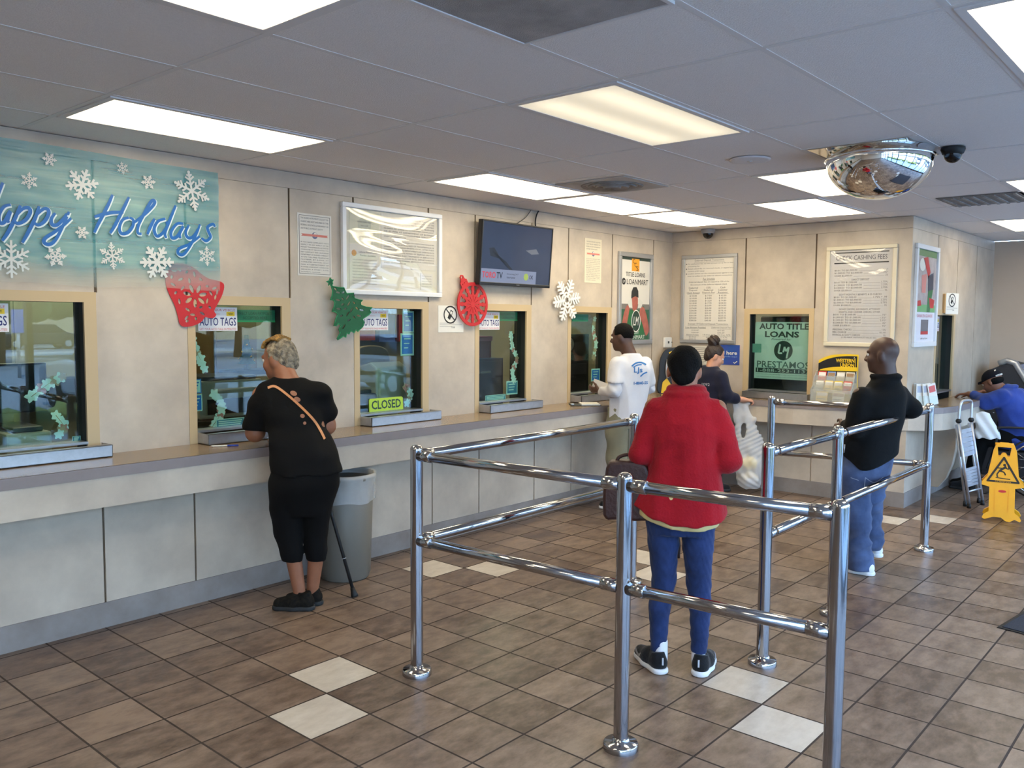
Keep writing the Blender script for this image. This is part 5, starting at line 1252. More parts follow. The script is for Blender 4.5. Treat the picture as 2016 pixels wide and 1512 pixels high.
    def surface(s, smooth=2):
        D = s.D; S = D < 0
        nx, ny, nz = [m - 1 for m in s.n]
        acc = np.zeros((nx, ny, nz, 3), np.float32); cnt = np.zeros((nx, ny, nz), np.float32)
        off = [(i, j, k) for i in (0, 1) for j in (0, 1) for k in (0, 1)]
        def at(A, o): return A[o[0]:o[0] + nx, o[1]:o[1] + ny, o[2]:o[2] + nz]
        for a in off:
            for ax in range(3):
                if a[ax]: continue
                b = list(a); b[ax] = 1
                da, db = at(D, a), at(D, b); m = (da < 0) != (db < 0)
                if not m.any(): continue
                t = da[m] / (da[m] - db[m])
                for c in range(3): acc[..., c][m] += a[c] + (t if c == ax else 0)
                cnt[m] += 1
        act = cnt > 0
        idx = np.full(act.shape, -1, np.int64); idx[act] = np.arange(act.sum())
        ijk = np.argwhere(act); V = (ijk + acc[act] / cnt[act][:, None]) * s.h + s.lo
        F = []
        for ax in range(3):
            sh = [slice(0, m) for m in s.n]; s2 = list(sh); sh[ax] = slice(0, s.n[ax] - 1); s2[ax] = slice(1, s.n[ax])
            A, Bq = S[tuple(sh)], S[tuple(s2)]
            e = np.argwhere(A != Bq); o1, o2 = (ax + 1) % 3, (ax + 2) % 3
            ok = (e[:, o1] > 0) & (e[:, o2] > 0) & (e[:, o1] < s.n[o1] - 1) & (e[:, o2] < s.n[o2] - 1); e = e[ok]
            if not len(e): continue
            up = A[tuple(e.T)]
            q = []
            for d1, d2 in ((1, 1), (0, 1), (0, 0), (1, 0)):
                g = e.copy(); g[:, o1] -= d1; g[:, o2] -= d2; q.append(idx[tuple(g.T)])
            q = np.stack(q, 1); q[~up] = q[~up][:, ::-1]; F.append(q)
        F = np.concatenate(F)
        for _ in range(smooth):
            sm = np.zeros_like(V); c = np.zeros(len(V))
            for i in range(4):
                a, b = F[:, i], F[:, (i + 1) % 4]
                np.add.at(sm, a, V[b]); np.add.at(c, a, 1); np.add.at(sm, b, V[a]); np.add.at(c, b, 1)
            V = V * 0.45 + 0.55 * sm / np.maximum(c, 1)[:, None]
        return V, F
    def obj(s, name, mat, parent=None, smooth=2):
        V, F = s.surface(smooth)
        me = bpy.data.meshes.new(name)
        me.vertices.add(len(V)); me.vertices.foreach_set('co', V.astype(np.float32).ravel())
        me.loops.add(F.size); me.loops.foreach_set('vertex_index', F.astype(np.int32).ravel())
        me.polygons.add(len(F)); me.polygons.foreach_set('loop_start', np.arange(0, F.size, 4, dtype=np.int32))
        me.update(calc_edges=True); me.validate()
        me.polygons.foreach_set('use_smooth', [True] * len(me.polygons)); me.materials.append(mat); me.update()
        o = bpy.data.objects.new(name, me); COL.objects.link(o)
        if parent is not None: o.parent = parent
        o['_s'] = 0; del o['_s']
        return o
def bvh_of(o): return BVHTree.FromPolygons([v.co for v in o.data.vertices], [tuple(p.vertices) for p in o.data.polygons])
def hit(bvh, s_, z, d=(0, 1, 0), off=0.002, y0=-1.0):
    """point on a surface seen from the front of the local frame"""
    D = Vector(d); P = Vector((s_, 0, z)) + D * y0
    h, n, i, t = bvh.ray_cast(P, D)
    if h is None: return None
    return h + n * off if n.dot(D) < 0 else h - n * off
def local_mesh(name, V, F, mat, parent, smooth=True):
    me = bpy.data.meshes.new(name); me.from_pydata([tuple(v) for v in V], [], F); me.materials.append(mat)
    me.polygons.foreach_set('use_smooth', [smooth] * len(F)); me.update()
    o = bpy.data.objects.new(name, me); COL.objects.link(o); o.parent = parent
    return o
def mb_local(mb, name, parent):
    """build a mesh already given in the parent's own coordinates"""
    me = bpy.data.meshes.new(name); me.from_pydata(mb.v, [], mb.f)
    for m in mb.mats: me.materials.append(m)
    me.polygons.foreach_set('material_index', mb.mi); me.polygons.foreach_set('use_smooth', mb.sm); me.update()
    o = bpy.data.objects.new(name, me); COL.objects.link(o); o.parent = parent
    return o
def drape_patch(mb, bvh, pts, mat, off=0.0025, d=(0, 1, 0)):
    c = (sum(p[0] for p in pts) / len(pts), sum(p[1] for p in pts) / len(pts))
    V = []
    for p in [c] + list(pts):
        h = hit(bvh, p[0], p[1], d, off)
        if h is None: return
        V.append(h)
    n = len(pts); mb.add(V, [(0, 1 + i, 1 + (i + 1) % n) for i in range(n)], mat, True)
def drape_text(mb, bvh, body, ca, cb, w, h_, mat, off=0.003, d=(0, 1, 0), **k):
    t = MB(); t.text(Fr((0, 0, 0), (1, 0, 0), (0, 0, 1)), body, ca, cb, w, h_, mat, 0.0, **k)
    V = []
    for v in t.v:
        q = hit(bvh, v[0], v[2], d, off); V.append(q if q is not None else Vector(v))
    mb.add(V, t.f, mat)
def strap(mb, bvh, pts, w, mat, off=0.004, thick=0.003, n=8):
    c = catmull(pts, n); L, R = ribbon(c, w); V = []
    for q in (L, R):
        for p in q:
            h = hit(bvh, p[0], p[1], off=off); V.append(h if h is not None else None)
    m = len(c)
    for i in range(m - 1):
        q = [V[i], V[m + i], V[m + i + 1], V[i + 1]]
        if any(x is None for x in q): continue
        mb.add(q, [(0, 1, 2, 3)], mat, True)
def fold(f, seed, st=(1, 1, 1)):
    """smooth random field of frequency f for cloth folds"""
    g = np.random.RandomState(seed); K = g.normal(size=(7, 3)); K /= np.linalg.norm(K, axis=1)[:, None]; ph = g.uniform(0, 6.28, 7); fq = f * g.uniform(0.6, 1.4, 7)
    def fn(X, Y, Z):
        o = 0
        for k in range(7): o = o + np.sin(fq[k] * (K[k, 0] * st[0] * X + K[k, 1] * st[1] * Y + K[k, 2] * st[2] * Z) + ph[k])
        return o / 2.65
    return fn
U3 = lambda v: np.array(v, float) / np.linalg.norm(v)
def head(S, c, fwd, s=1.0, up=(0, 0, 1), female=False):
    F = U3(fwd); U = np.array(up, float); U = U3(U - F * (U @ F)) if abs(U @ F) < 0.98 else U; R = np.cross(F, U)
    c = np.array(c, float)
    def P(r, f, u): return c + (R * r + F * f + U * u) * s
    B = (R, F, U)
    S.ell(P(0, -0.012, 0.03), (0.074 * s, 0.094 * s, 0.088 * s), 0.02, B)
    S.ell(P(0, 0.028, -0.045), (0.058 * s, 0.064 * s, 0.076 * s), 0.03, B)
    S.ell(P(0, 0.066, -0.094), (0.026 * s, 0.022 * s, 0.02 * s), 0.02, B)
    for r in (-1, 1):
        S.ell(P(0.036 * r, 0.058, -0.028), (0.026 * s, 0.026 * s, 0.026 * s), 0.02, B)
        S.ell(P(0.032 * r, 0.100, 0.006), (0.015 * s, 0.016 * s, 0.010 * s), 0.012, B, sub=True)
        S.ell(P(0.077 * r, -0.010, -0.006), (0.010 * s, 0.021 * s, 0.033 * s), 0.008, B)
    S.cone(P(-0.036, 0.080, 0.026), P(0.036, 0.080, 0.026), 0.012 * s, 0.012 * s, 0.012)
    S.cone(P(0, 0.086, 0.014), P(0, 0.106, -0.026), 0.009 * s, 0.013 * s, 0.012)
    S.cone(P(-0.016, 0.098, -0.030), P(0.016, 0.098, -0.030), 0.009 * s, 0.009 * s, 0.008)
    S.cone(P(-0.020, 0.083, -0.058), P(0.020, 0.083, -0.058), 0.008 * s, 0.008 * s, 0.006)
    S.cone(P(-0.017, 0.082, -0.072), P(0.017, 0.082, -0.072), 0.009 * s, 0.009 * s, 0.006)
    return P, B
m_eye = M('eye white', (226, 222, 214), 0.25); m_iris = M('dark iris', (34, 22, 16), 0.2)
def eyes(P, B, s, parent):
    for r in (-1, 1):
        b = MB(); c = P(0.032 * r, 0.0785, 0.006)
        b.ball(c, 0.0115 * s, m_eye, 14); b.ball(c + B[1] * 0.0068 * s, 0.0060 * s, m_iris, 10)
        mb_local(b, 'eye', parent)
def hand(S, w, d, n, t, s=1.0, curl=0.5, grip=0.0):
    """w wrist, d pointing direction, n palm normal, t towards the thumb"""
    w = np.array(w, float); d = U3(d); n = U3(np.array(n) - d * (np.array(n) @ d)); t = U3(np.array(t) - d * (np.array(t) @ d) - n * (np.array(t) @ n))
    for q in (0.026, 0.009, -0.009, -0.025):
        S.cone(w, w + (d * 0.088 + t * q) * s, 0.018 * s, 0.0125 * s, 0.014, flat=(n, 0.8))
    for q, L, b in ((0.028, 0.070, 0.086), (0.010, 0.078, 0.091), (-0.009, 0.073, 0.088), (-0.027, 0.058, 0.080)):
        p = w + (d * b + t * q) * s; a = curl * 0.55
        for i, (f, r0, r1) in enumerate(((0.45, 0.0092, 0.0086), (0.31, 0.0086, 0.0078), (0.24, 0.0078, 0.0068))):
            v = d * math.cos(a) + n * math.sin(a); e = p + v * L * f * s
            S.cone(p, e, r0 * s, r1 * s, 0.004); p = e; a += curl * (0.9 if i == 0 else 0.6)
    p = w + (d * 0.028 + t * 0.022 + n * 0.004) * s
    for v, L, r0, r1 in ((d * 0.62 + t * 0.72 + n * 0.25, 0.045, 0.014, 0.011), (d * 0.85 + t * 0.30 + n * (0.3 + 0.5 * grip), 0.032, 0.0105, 0.0092), (d * 0.9 - t * 0.1 + n * (0.3 + 0.5 * grip), 0.026, 0.0092, 0.0075)):
        e = p + U3(v) * L * s; S.cone(p, e, r0 * s, r1 * s, 0.008); p = e
def shoe(parent, heel, toe, upper, sole, z0=0.0, w=0.040, tall=0.085, tilt=0.0, accent=None):
    heel = np.array(heel, float); toe = np.array(toe, float); v = toe - heel; v /= np.linalg.norm(v); side = np.array([-v[1], v[0]])
    lo = np.array([min(heel[0], toe[0]) - 0.08, min(heel[1], toe[1]) - 0.08, z0 - 0.02]); hi = np.array([max(heel[0], toe[0]) + 0.08, max(heel[1], toe[1]) + 0.08, z0 + 0.17])
    L = np.linalg.norm(toe - heel)
    def pt(f, z): q = heel + v * L * f; return (q[0], q[1], z0 + z)
    S = SDF(lo, hi, 0.005)
    S.cone(pt(0.14, 0.045), pt(0.48, 0.048), w * 0.86, w * 1.0, 0.02); S.cone(pt(0.48, 0.044), pt(0.84, 0.032), w * 1.0, w * 0.82, 0.02)
    S.cone(pt(0.16, 0.05), pt(0.20, tall), w * 0.82, w * 0.78, 0.02)
    S.cut(lambda X, Y, Z: (z0 + 0.022) - Z); S.cut(lambda X, Y, Z: Z - (z0 + tall + 0.25 * np.abs((X - heel[0]) * v[0] + (Y - heel[1]) * v[1] - 0.25 * L)))
    u = S.obj('shoe', upper, parent, 1)
    S = SDF(lo, hi, 0.005)
    S.cone(pt(0.13, 0.012), pt(0.5, 0.012), w * 0.98, w * 1.0, 0.02, flat=None); S.cone(pt(0.5, 0.012), pt(0.86, 0.012), w * 1.02, w * 0.86, 0.02)
    S.cut(lambda X, Y, Z: np.maximum(z0 + 0.0005 - Z, Z - (z0 + 0.027))); o = S.obj('sole', sole, u, 1)
    return u
def person(label, root, ang):
    """frame: local +x to the viewer's right, +y away from the viewer"""
    r = bpy.data.objects.new('person', None)
    return r
def new_body(S, skin, label, root, ang_deg):
    o = S.obj('person', skin); o.location = (root[0], root[1], 0); o.rotation_euler = (0, 0, math.radians(ang_deg - 90))
    tag(o, label, 'person', 'customers'); return o
def fabric(name, rgb, rgb2=None, bump=0.35, bscale=14, rough=0.9, scale=6, sheen=0.15, var=0.08):
    return M(name, rgb, rough, var=0 if rgb2 else var, rgb2=rgb2, scale=scale, bump=bump, bscale=bscale, spec=0.2, sheen=sheen)
sk_brown = M('warm brown skin', (150, 98, 72), 0.5, var=0.08, scale=20); sk_dark = M('dark brown skin', (78, 52, 42), 0.45, var=0.1, scale=20)
sk_tan = M('light tan skin', (206, 150, 122), 0.5, var=0.06, scale=20); sk_mid = M('medium brown skin', (128, 84, 64), 0.5, var=0.08, scale=20)
hair_blk = M('black hair', (9, 8, 8), 0.8, var=0.3, scale=60, spec=0.15, bump=0.5, bscale=120); hair_brn = M('dark brown hair', (44, 30, 26), 0.5, var=0.35, scale=50, bump=0.6, bscale=110)
m_sockw = fabric('white sock', (226, 224, 226)); m_shoeb = fabric('black knit shoe', (24, 24, 26), bump=0.3, bscale=80); m_solew = M('white shoe sole', (228, 226, 226), 0.6)
m_red_j = fabric('red fleece jacket', (168, 22, 34), rgb2=(150, 17, 30), bump=0.35, bscale=90, sheen=0.1)
m_jean = fabric('indigo jeans', (27, 40, 76), rgb2=(40, 57, 102), bump=0.3, bscale=24, scale=9)
m_tan = fabric('tan undershirt', (206, 184, 128))
def smst(x, a, b): t = np.clip((x - a) / (b - a), 0, 1); return t * t * (3 - 2 * t)

# ================================================================== woman in the red jacket
LAB = 'person in a red jacket and blue jeans waiting with back turned, head bowed'
S = SDF((-0.32, -0.22, 0.0), (0.34, 0.42, 1.62), 0.0075)
P, B = head(S, (0.012, 0.062, 1.452), (0.05, 0.90, -0.42), 0.97)
S.cone((0.018, 0.03, 1.42), (0.022, 0.0, 1.31), 0.050, 0.056, 0.03)
S.loft([(0.70, 0.01, 0, 0.135, 0.095), (0.9, 0.01, 0, 0.125, 0.09), (1.05, 0.015, 0, 0.115, 0.085), (1.22, 0.02, 0, 0.14, 0.09), (1.33, 0.02, 0, 0.07, 0.06)])
for sx, hx, kx, cx_, ax_ in ((-1, -0.072, -0.062, -0.082, -0.083), (1, 0.09, 0.10, 0.11, 0.11)):
    S.path([(hx, 0.0, 0.74), (kx, 0.01, 0.43), (cx_, -0.008, 0.31), (ax_, 0, 0.05)], [0.056, 0.042, 0.036, 0.026])
    S.cone((ax_, 0.0, 0.035), (ax_ + 0.03 * sx, 0.10, 0.03), 0.022, 0.02)
for sx, sh, el, wr in ((-1, (-0.13, 0, 1.285), (-0.185, -0.01, 1.06), (-0.085, 0.25, 1.09)), (1, (0.17, 0, 1.285), (0.225, -0.01, 1.04), (0.12, 0.26, 1.09))):
    S.path([sh, el, wr], [0.042, 0.036, 0.024])
    hand(S, wr, (-0.55 * sx, 0.75, 0.12), (-0.6 * sx, -0.3, 0.5), (0, 0.1, 1), 0.92, 0.9)
b = new_body(S, sk_brown, LAB, (0.662, -2.378), 29.8); eyes(P, B, 0.97, b); RED = b
S = SDF((-0.14, -0.10, 1.28), (0.16, 0.22, 1.62), 0.006)
S.ell(P(0, -0.016, 0.034), (0.083, 0.098, 0.092), 0.02, B); S.ell(P(0, -0.070, -0.035), (0.060, 0.034, 0.062), 0.03, B); S.ell(P(0, -0.080, 0.02), (0.062, 0.045, 0.05), 0.03, B)
hc = P(0, 0, 0)
def hf(X, Y, Z):
    r = (X - hc[0]) * B[0][0] + (Y - hc[1]) * B[0][1] + (Z - hc[2]) * B[0][2]; f = (X - hc[0]) * B[1][0] + (Y - hc[1]) * B[1][1] + (Z - hc[2]) * B[1][2]; u = (X - hc[0]) * B[2][0] + (Y - hc[1]) * B[2][1] + (Z - hc[2]) * B[2][2]
    return r, f, u
def cutf(X, Y, Z):
    r, f, u = hf(X, Y, Z); return np.minimum(f - 0.045 + 0 * r, 0.085 - u) * 1.0
S.cut(cutf); S.cut(lambda X, Y, Z: np.minimum(hf(X, Y, Z)[1] + 0.035, 0.020 - hf(X, Y, Z)[2])); S.warp(lambda X, Y, Z: 0.0018 * np.sin(90 * X + 40 * Z) + 0 * Y)
S.obj('hair', hair_blk, b)
S = SDF((-0.32, -0.22, 0.66), (0.34, 0.36, 1.44), 0.0075)
S.loft([(0.68, 0.0, 0.0, 0.232, 0.150), (0.78, 0.0, 0, 0.226, 0.146), (0.88, 0.006, 0, 0.203, 0.136), (0.98, 0.014, 0, 0.176, 0.126), (1.08, 0.02, 0, 0.160, 0.120), (1.2, 0.02, 0, 0.170, 0.116), (1.28, 0.02, 0.0, 0.152, 0.100), (1.335, 0.02, 0.004, 0.108, 0.078), (1.37, 0.022, 0.010, 0.082, 0.070)], 0.03)
S.path([(-0.118, 0, 1.274), (-0.150, -0.005, 1.18)], [0.056, 0.060], 0.03); S.path([(-0.150, -0.005, 1.18), (-0.183, -0.012, 1.055)], [0.060, 0.063], 0.008); S.path([(-0.183, -0.012, 1.055), (-0.10, 0.215, 1.075)], [0.063, 0.046], 0.01)
S.path([(0.158, 0, 1.274), (0.190, -0.005, 1.18)], [0.056, 0.060], 0.03); S.path([(0.190, -0.005, 1.18), (0.222, -0.012, 1.045)], [0.060, 0.064], 0.008); S.path([(0.220, -0.012, 1.045), (0.13, 0.22, 1.075)], [0.066, 0.046], 0.02)
S.cone((0.0, 0.025, 1.375), (0.045, 0.025, 1.375), 0.074, 0.074, 0.01, flat=((0, 0, 1), 0.34))
S.cone((0.005, 0.015, 1.350), (0.042, 0.015, 1.350), 0.092, 0.092, 0.008, flat=((0, 0, 1), 0.30))
S.cone((0.02, 0.035, 1.33), (0.02, 0.06, 1.46), 0.055, 0.056, 0.004, sub=True)
w1, w2, w3 = fold(34, 1, (1.3, 1, 0.22)), fold(40, 2, (1, 1, 1.2)), fold(95, 3, (1, 1, 0.5))
S.warp(lambda X, Y, Z: 0.0062 * w1(X, Y, Z) * (1 - smst(Z, 1.0, 1.3)) + 0.0035 * np.abs(w2(X, Y, Z)) * smst(Z, 0.95, 1.05) * (1 - smst(Z, 1.3, 1.35)) + 0.0012 * w3(X, Y, Z))
S.cone((-0.128, -0.11, 1.16), (-0.142, -0.13, 0.93), 0.010, 0.013, 0.012, sub=True); S.cone((0.158, -0.11, 1.14), (0.176, -0.12, 1.02), 0.008, 0.010, 0.012, sub=True)
S.cut(lambda X, Y, Z: (0.735 + 1.1 * (X - 0.05) ** 2 + 0.004 * np.sin(60 * X)) - Z + 0 * Y)
S.obj('jacket', m_red_j, b)
S = SDF((-0.26, -0.2, 0.64), (0.26, 0.2, 0.95), 0.0075)
S.loft([(0.66, -0.01, 0, 0.200, 0.132), (0.9, 0.005, 0, 0.185, 0.122)], 0.02)
S.warp(lambda X, Y, Z: 0.004 * np.sin(50 * X) + 0 * Y * Z); S.cut(lambda X, Y, Z: (0.712 + 0.85 * (X - 0.07) ** 2) - Z + 0 * Y)
S.obj('undershirt', m_tan, b)
S = SDF((-0.22, -0.2, 0.06), (0.24, 0.2, 0.95), 0.0075)
S.loft([(0.68, 0.008, 0, 0.150, 0.104), (0.80, 0.008, 0, 0.160, 0.112), (0.93, 0.008, 0, 0.145, 0.105)], 0.02)
S.path([(-0.074, 0.0, 0.74), (-0.070, 0.0, 0.62), (-0.063, 0.012, 0.44), (-0.083, -0.010, 0.31), (-0.083, 0, 0.085)], [0.084, 0.073, 0.0585, 0.052, 0.038], 0.012)
S.path([(0.092, 0.0, 0.74), (0.094, 0.0, 0.62), (0.101, 0.012, 0.44), (0.111, -0.010, 0.32), (0.110, 0, 0.095)], [0.084, 0.073, 0.059, 0.052, 0.038], 0.012)
S.warp(lambda X, Y, Z: 0.0022 * np.sin(95 * Z + 25 * np.sin(22 * X)) + 0 * Y); S.cut(lambda X, Y, Z: 0.080 + 0.016 * (X > 0.02) - Z + 0 * Y)
S.obj('jeans', m_jean, b)
for hx, tx, hy in ((-0.060, -0.190, -0.078), (0.108, 0.172, -0.068)):
    u = shoe(b, (hx, hy), (tx, hy + 0.225), m_shoeb, m_solew, w=0.044, tall=0.092)
    k = SDF((hx - 0.09, hy - 0.06, 0.03), (hx + 0.09, hy + 0.16, 0.16), 0.006); k.cone((hx - 0.012 * (hx < 0), hy + 0.06, 0.05), (hx - 0.013 * (hx < 0), hy + 0.072, 0.150), 0.034, 0.0335); k.cut(lambda X, Y, Z: Z - 0.15 + 0 * X + 0 * Y); k.obj('sock', m_sockw, b, 1)
    c = MB(); c.tube(catmull([(hx + 0.3 * (tx - hx), hy + 0.11, 0.095), (hx + 0.3 * (tx - hx) - 0.03, hy + 0.13, 0.115), (hx + 0.4 * (tx - hx) + 0.01, hy + 0.15, 0.10)], 6), 0.003, m_shoeb, 6); mb_local(c, 'lace', u)
    c = MB(); bv = bvh_of(u); sd = -1 if hx < 0 else 1
    L_, R_ = ribbon(catmull([(hy + 0.10, 0.060), (hy + 0.13, 0.038), (hy + 0.20, 0.058)], 6), [0.004 + 0.010 * math.sin(PI * i / 12) for i in range(13)])
    V = [];
    for q in (L_, R_):
        for (yy, zz) in q:
            h_, n_, i_, t_ = bv.ray_cast(Vector((hx + sd * 0.3, yy, zz)), Vector((-sd, 0, 0))); V.append(h_ + n_ * 0.0015 if h_ is not None else Vector((hx, yy, zz)))
    c.add(V, [(i, i + 1, 14 + i if False else len(L_) + i + 1, len(L_) + i) for i in range(len(L_) - 1)], M('grey shoe mark', (150, 150, 154), 0.5)); mb_local(c, 'side_mark', u)
    c = MB(); c.box((hx - 0.004, hy - 0.0085, 0.05), (hx + 0.004, hy - 0.004, 0.085), M('reflective tab', (200, 202, 208), 0.4)); mb_local(c, 'heel_tab', u)
m_phone = M('dark phone shell', (20, 20, 24), 0.3)
# handbag hanging at her left hip
hb = thing('handbag', 'long brown leather handbag hanging at the left hip of the red jacket', 'handbag', (0.50, -2.11, 0.74))
m_lea = M('brown leather', (58, 30, 24), 0.5, var=0.15, scale=12, bump=0.3, bscale=60)
fr = Fr((0.545, -2.175, 0.735), (0.50, -0.87, 0), (0.0, 0.0, 1))
q = MB(); q.prism(fr, catmull([(-0.125, 0.02), (-0.115, 0.25), (-0.06, 0.285), (0.04, 0.28), (0.09, 0.24), (0.12, 0.03), (0.06, 0.0), (-0.06, 0.0)], 4, True), -0.05, 0.05, m_lea); q.build('bag_body', hb, bevel=0.015)
q = MB(); q.tube(catmull([fr(-0.07, 0.26, 0.0), fr(-0.055, 0.30, 0.0), fr(0.0, 0.315, 0.0), fr(0.05, 0.30, 0.0), fr(0.06, 0.25, 0.0)], 6), 0.009, m_lea, 10); q.build('handle', hb)
q = MB(); q.tube(catmull([fr(0.10, 0.05, -0.06), fr(0.19, -0.03, -0.12), fr(0.235, -0.12, -0.14), fr(0.238, -0.22, -0.14)], 6), 0.008, m_lea, 8); q.build('loose_strap', hb)

# ================================================================== woman in black at the counter
LAB = 'person in black with cropped leggings and grey curls leaning on the counter'
m_blk = fabric('black jersey', (11, 11, 12), sheen=0.0, bump=0.3, bscale=18, var=0.1); m_leg = fabric('black leggings', (9, 9, 10), sheen=0.0, bump=0.15, bscale=30)
S = SDF((-0.42, -0.25, 0.0), (0.36, 0.62, 1.62), 0.008)
P, B = head(S, (-0.105, 0.27, 1.452), (-0.80, 0.58, -0.18), 1.04)
S.cone((-0.09, 0.24, 1.42), (-0.045, 0.18, 1.31), 0.060, 0.066, 0.03)
S.loft([(0.80, 0.04, 0.02, 0.165, 0.12), (0.95, 0.03, 0.06, 0.15, 0.12), (1.10, 0.0, 0.12, 0.15, 0.115), (1.25, -0.02, 0.17, 0.15, 0.10), (1.33, -0.03, 0.19, 0.08, 0.07)], 0.03)
S.path([(-0.06, 0.0, 0.78), (-0.055, 0.02, 0.47), (-0.035, -0.005, 0.33), (0.005, 0.0, 0.06)], [0.085, 0.058, 0.048, 0.034])
S.path([(0.12, 0.0, 0.78), (0.10, 0.03, 0.45), (0.098, 0.01, 0.32), (0.072, 0.05, 0.06)], [0.085, 0.056, 0.048, 0.034])
S.cone((0.01, 0.0, 0.035), (-0.09, 0.03, 0.03), 0.026, 0.024); S.cone((0.07, 0.05, 0.035), (0.0, 0.09, 0.03), 0.026, 0.024)
S.path([(-0.20, 0.17, 1.24), (-0.245, 0.20, 1.02), (-0.20, 0.42, 1.005)], [0.06, 0.052, 0.036], 0.03)
hand(S, (-0.20, 0.42, 1.0), (0.3, 0.95, -0.1), (0.1, 0, -1), (1, 0, 0), 0.95, 0.5)
S.path([(0.14, 0.16, 1.24), (0.172, 0.20, 1.05), (0.08, 0.46, 1.0)], [0.06, 0.05, 0.036], 0.03)
hand(S, (0.08, 0.46, 0.998), (-0.55, 0.85, -0.05), (0.0, 0, -1), (-1, -0.4, 0), 0.95, 0.4)
b = new_body(S, sk_brown, LAB, (-0.039, -0.275), 55.3); eyes(P, B, 1.04, b)
hair_gry = M('greying curls', (58, 52, 48), 0.7, rgb2=(172, 158, 134), scale=32, detail=6, bump=0.9, bscale=70); hair_gld = M('golden braids', (40, 28, 18), 0.6, rgb2=(186, 140, 70), scale=34, bump=0.8, bscale=60)
S = SDF((-0.28, 0.08, 1.30), (0.06, 0.46, 1.64), 0.006)
S.ell(P(0, -0.022, 0.030), (0.087, 0.100, 0.094), 0.02, B); S.ell(P(0, -0.075, -0.03), (0.066, 0.04, 0.06), 0.03, B)
hc = P(0, 0, 0)
S.cut(lambda X, Y, Z: np.minimum(hf(X, Y, Z)[1] - 0.02, 0.075 - hf(X, Y, Z)[2])); S.cut(lambda X, Y, Z: -hf(X, Y, Z)[2] - 0.075)
S.warp(lambda X, Y, Z: 0.0045 * np.sin(130 * X + 60 * Z) * np.sin(120 * Y + 70 * Z))
ho = S.obj('hair', hair_gry, b, 1)
q = MB()
for k in range(7):
    r = -0.055 + 0.018 * k
    pts = [P(r * 1.1, 0.060 - 0.1 * abs(r), 0.085 - 0.2 * abs(r)), P(r * 1.15, 0.030, 0.118 - 0.25 * abs(r)), P(r * 1.1, -0.02, 0.134 - 0.3 * abs(r)), P(r, -0.06, 0.120 - 0.3 * abs(r))]
    q.tube(catmull([tuple(p) for p in pts], 5), [0.009 + 0.003 * (i % 2) for i in range(16)], hair_gld, 8)
mb_local(q, 'braids', ho)
S = SDF((-0.40, -0.25, 0.74), (0.36, 0.52, 1.46), 0.008)
S.loft([(0.76, 0.045, 0.0, 0.200, 0.165), (0.86, 0.042, 0.01, 0.206, 0.170), (0.95, 0.020, 0.04, 0.192, 0.160), (1.06, -0.015, 0.10, 0.172, 0.150), (1.18, -0.03, 0.15, 0.176, 0.138), (1.28, -0.035, 0.175, 0.158, 0.112), (1.345, -0.040, 0.19, 0.092, 0.076)], 0.03)
S.path([(-0.175, 0.17, 1.235), (-0.235, 0.195, 1.05)], [0.086, 0.082], 0.05)
S.path([(0.118, 0.16, 1.240), (0.168, 0.19, 1.125)], [0.084, 0.074], 0.05)
S.cut(lambda X, Y, Z: np.where(X < -0.13, (1.035 + 0.10 * (X + 0.29)) - Z, -1.0) * np.where((X < -0.155), 1, 1) + 0 * Y if False else np.where(X < -0.165, 1.035 - Z, -1.0) + 0 * Y)
w1 = fold(36, 5, (0.7, 1, 1.3)); S.warp(lambda X, Y, Z: 0.0055 * w1(X, Y, Z) + 0.005 * np.sin(44 * X) * (1 - smst(Z, 0.78, 0.9)))
S.cut(lambda X, Y, Z: 0.806 + 0.006 * np.sin(30 * X) - Z + 0 * Y)
sh = S.obj('shirt', m_blk, b)
bv = bvh_of(sh)
q = MB(); strap(q, bv, [(-0.165, 1.292), (-0.12, 1.298), (-0.045, 1.245), (0.02, 1.185), (0.085, 1.115), (0.125, 1.05), (0.150, 1.00)], 0.013, M('tan leather strap', (196, 128, 80), 0.5), 0.004); mb_local(q, 'bag_strap', sh)
for (x, z, a, w_, h_) in ((-0.020, 1.262, -0.4, 0.020, 0.013), (0.0, 1.228, -0.4, 0.019, 0.013), (0.028, 1.135, -0.3, 0.013, 0.011), (0.040, 1.095, -0.3, 0.009, 0.009)):
    q = MB(); drape_patch(q, bv, [(x + w_ * math.cos(t) * math.cos(a) - h_ * math.sin(t) * math.sin(a), z + w_ * math.cos(t) * math.sin(a) + h_ * math.sin(t) * math.cos(a)) for t in [2 * PI * k / 18 for k in range(18)]], sk_brown, 0.002); mb_local(q, 'keyhole', sh)
S = SDF((-0.24, -0.25, 0.22), (0.36, 0.25, 0.95), 0.008)
S.loft([(0.56, 0.025, 0.0, 0.135, 0.100), (0.66, 0.03, 0.0, 0.180, 0.145), (0.76, 0.04, -0.01, 0.196, 0.165), (0.93, 0.04, 0.02, 0.175, 0.14)], 0.03)
S.path([(-0.065, 0.0, 0.74), (-0.068, 0.0, 0.60), (-0.060, 0.02, 0.46), (-0.042, -0.004, 0.34), (-0.036, 0.0, 0.26)], [0.105, 0.094, 0.082, 0.064, 0.056], 0.015)
S.path([(0.110, 0.0, 0.74), (0.098, 0.0, 0.60), (0.092, 0.03, 0.46), (0.098, 0.008, 0.34), (0.097, 0.015, 0.25)], [0.120, 0.092, 0.076, 0.062, 0.054], 0.015)
S.cut(lambda X, Y, Z: 0.282 - 0.06 * (X - 0.03) - Z + 0 * Y)
S.obj('leggings', m_leg, b)
m_slip = fabric('black slipper', (10, 10, 11), rgb2=(34, 29, 22), scale=60, sheen=0.0); m_solb = M('dark shoe sole', (30, 32, 34), 0.7)
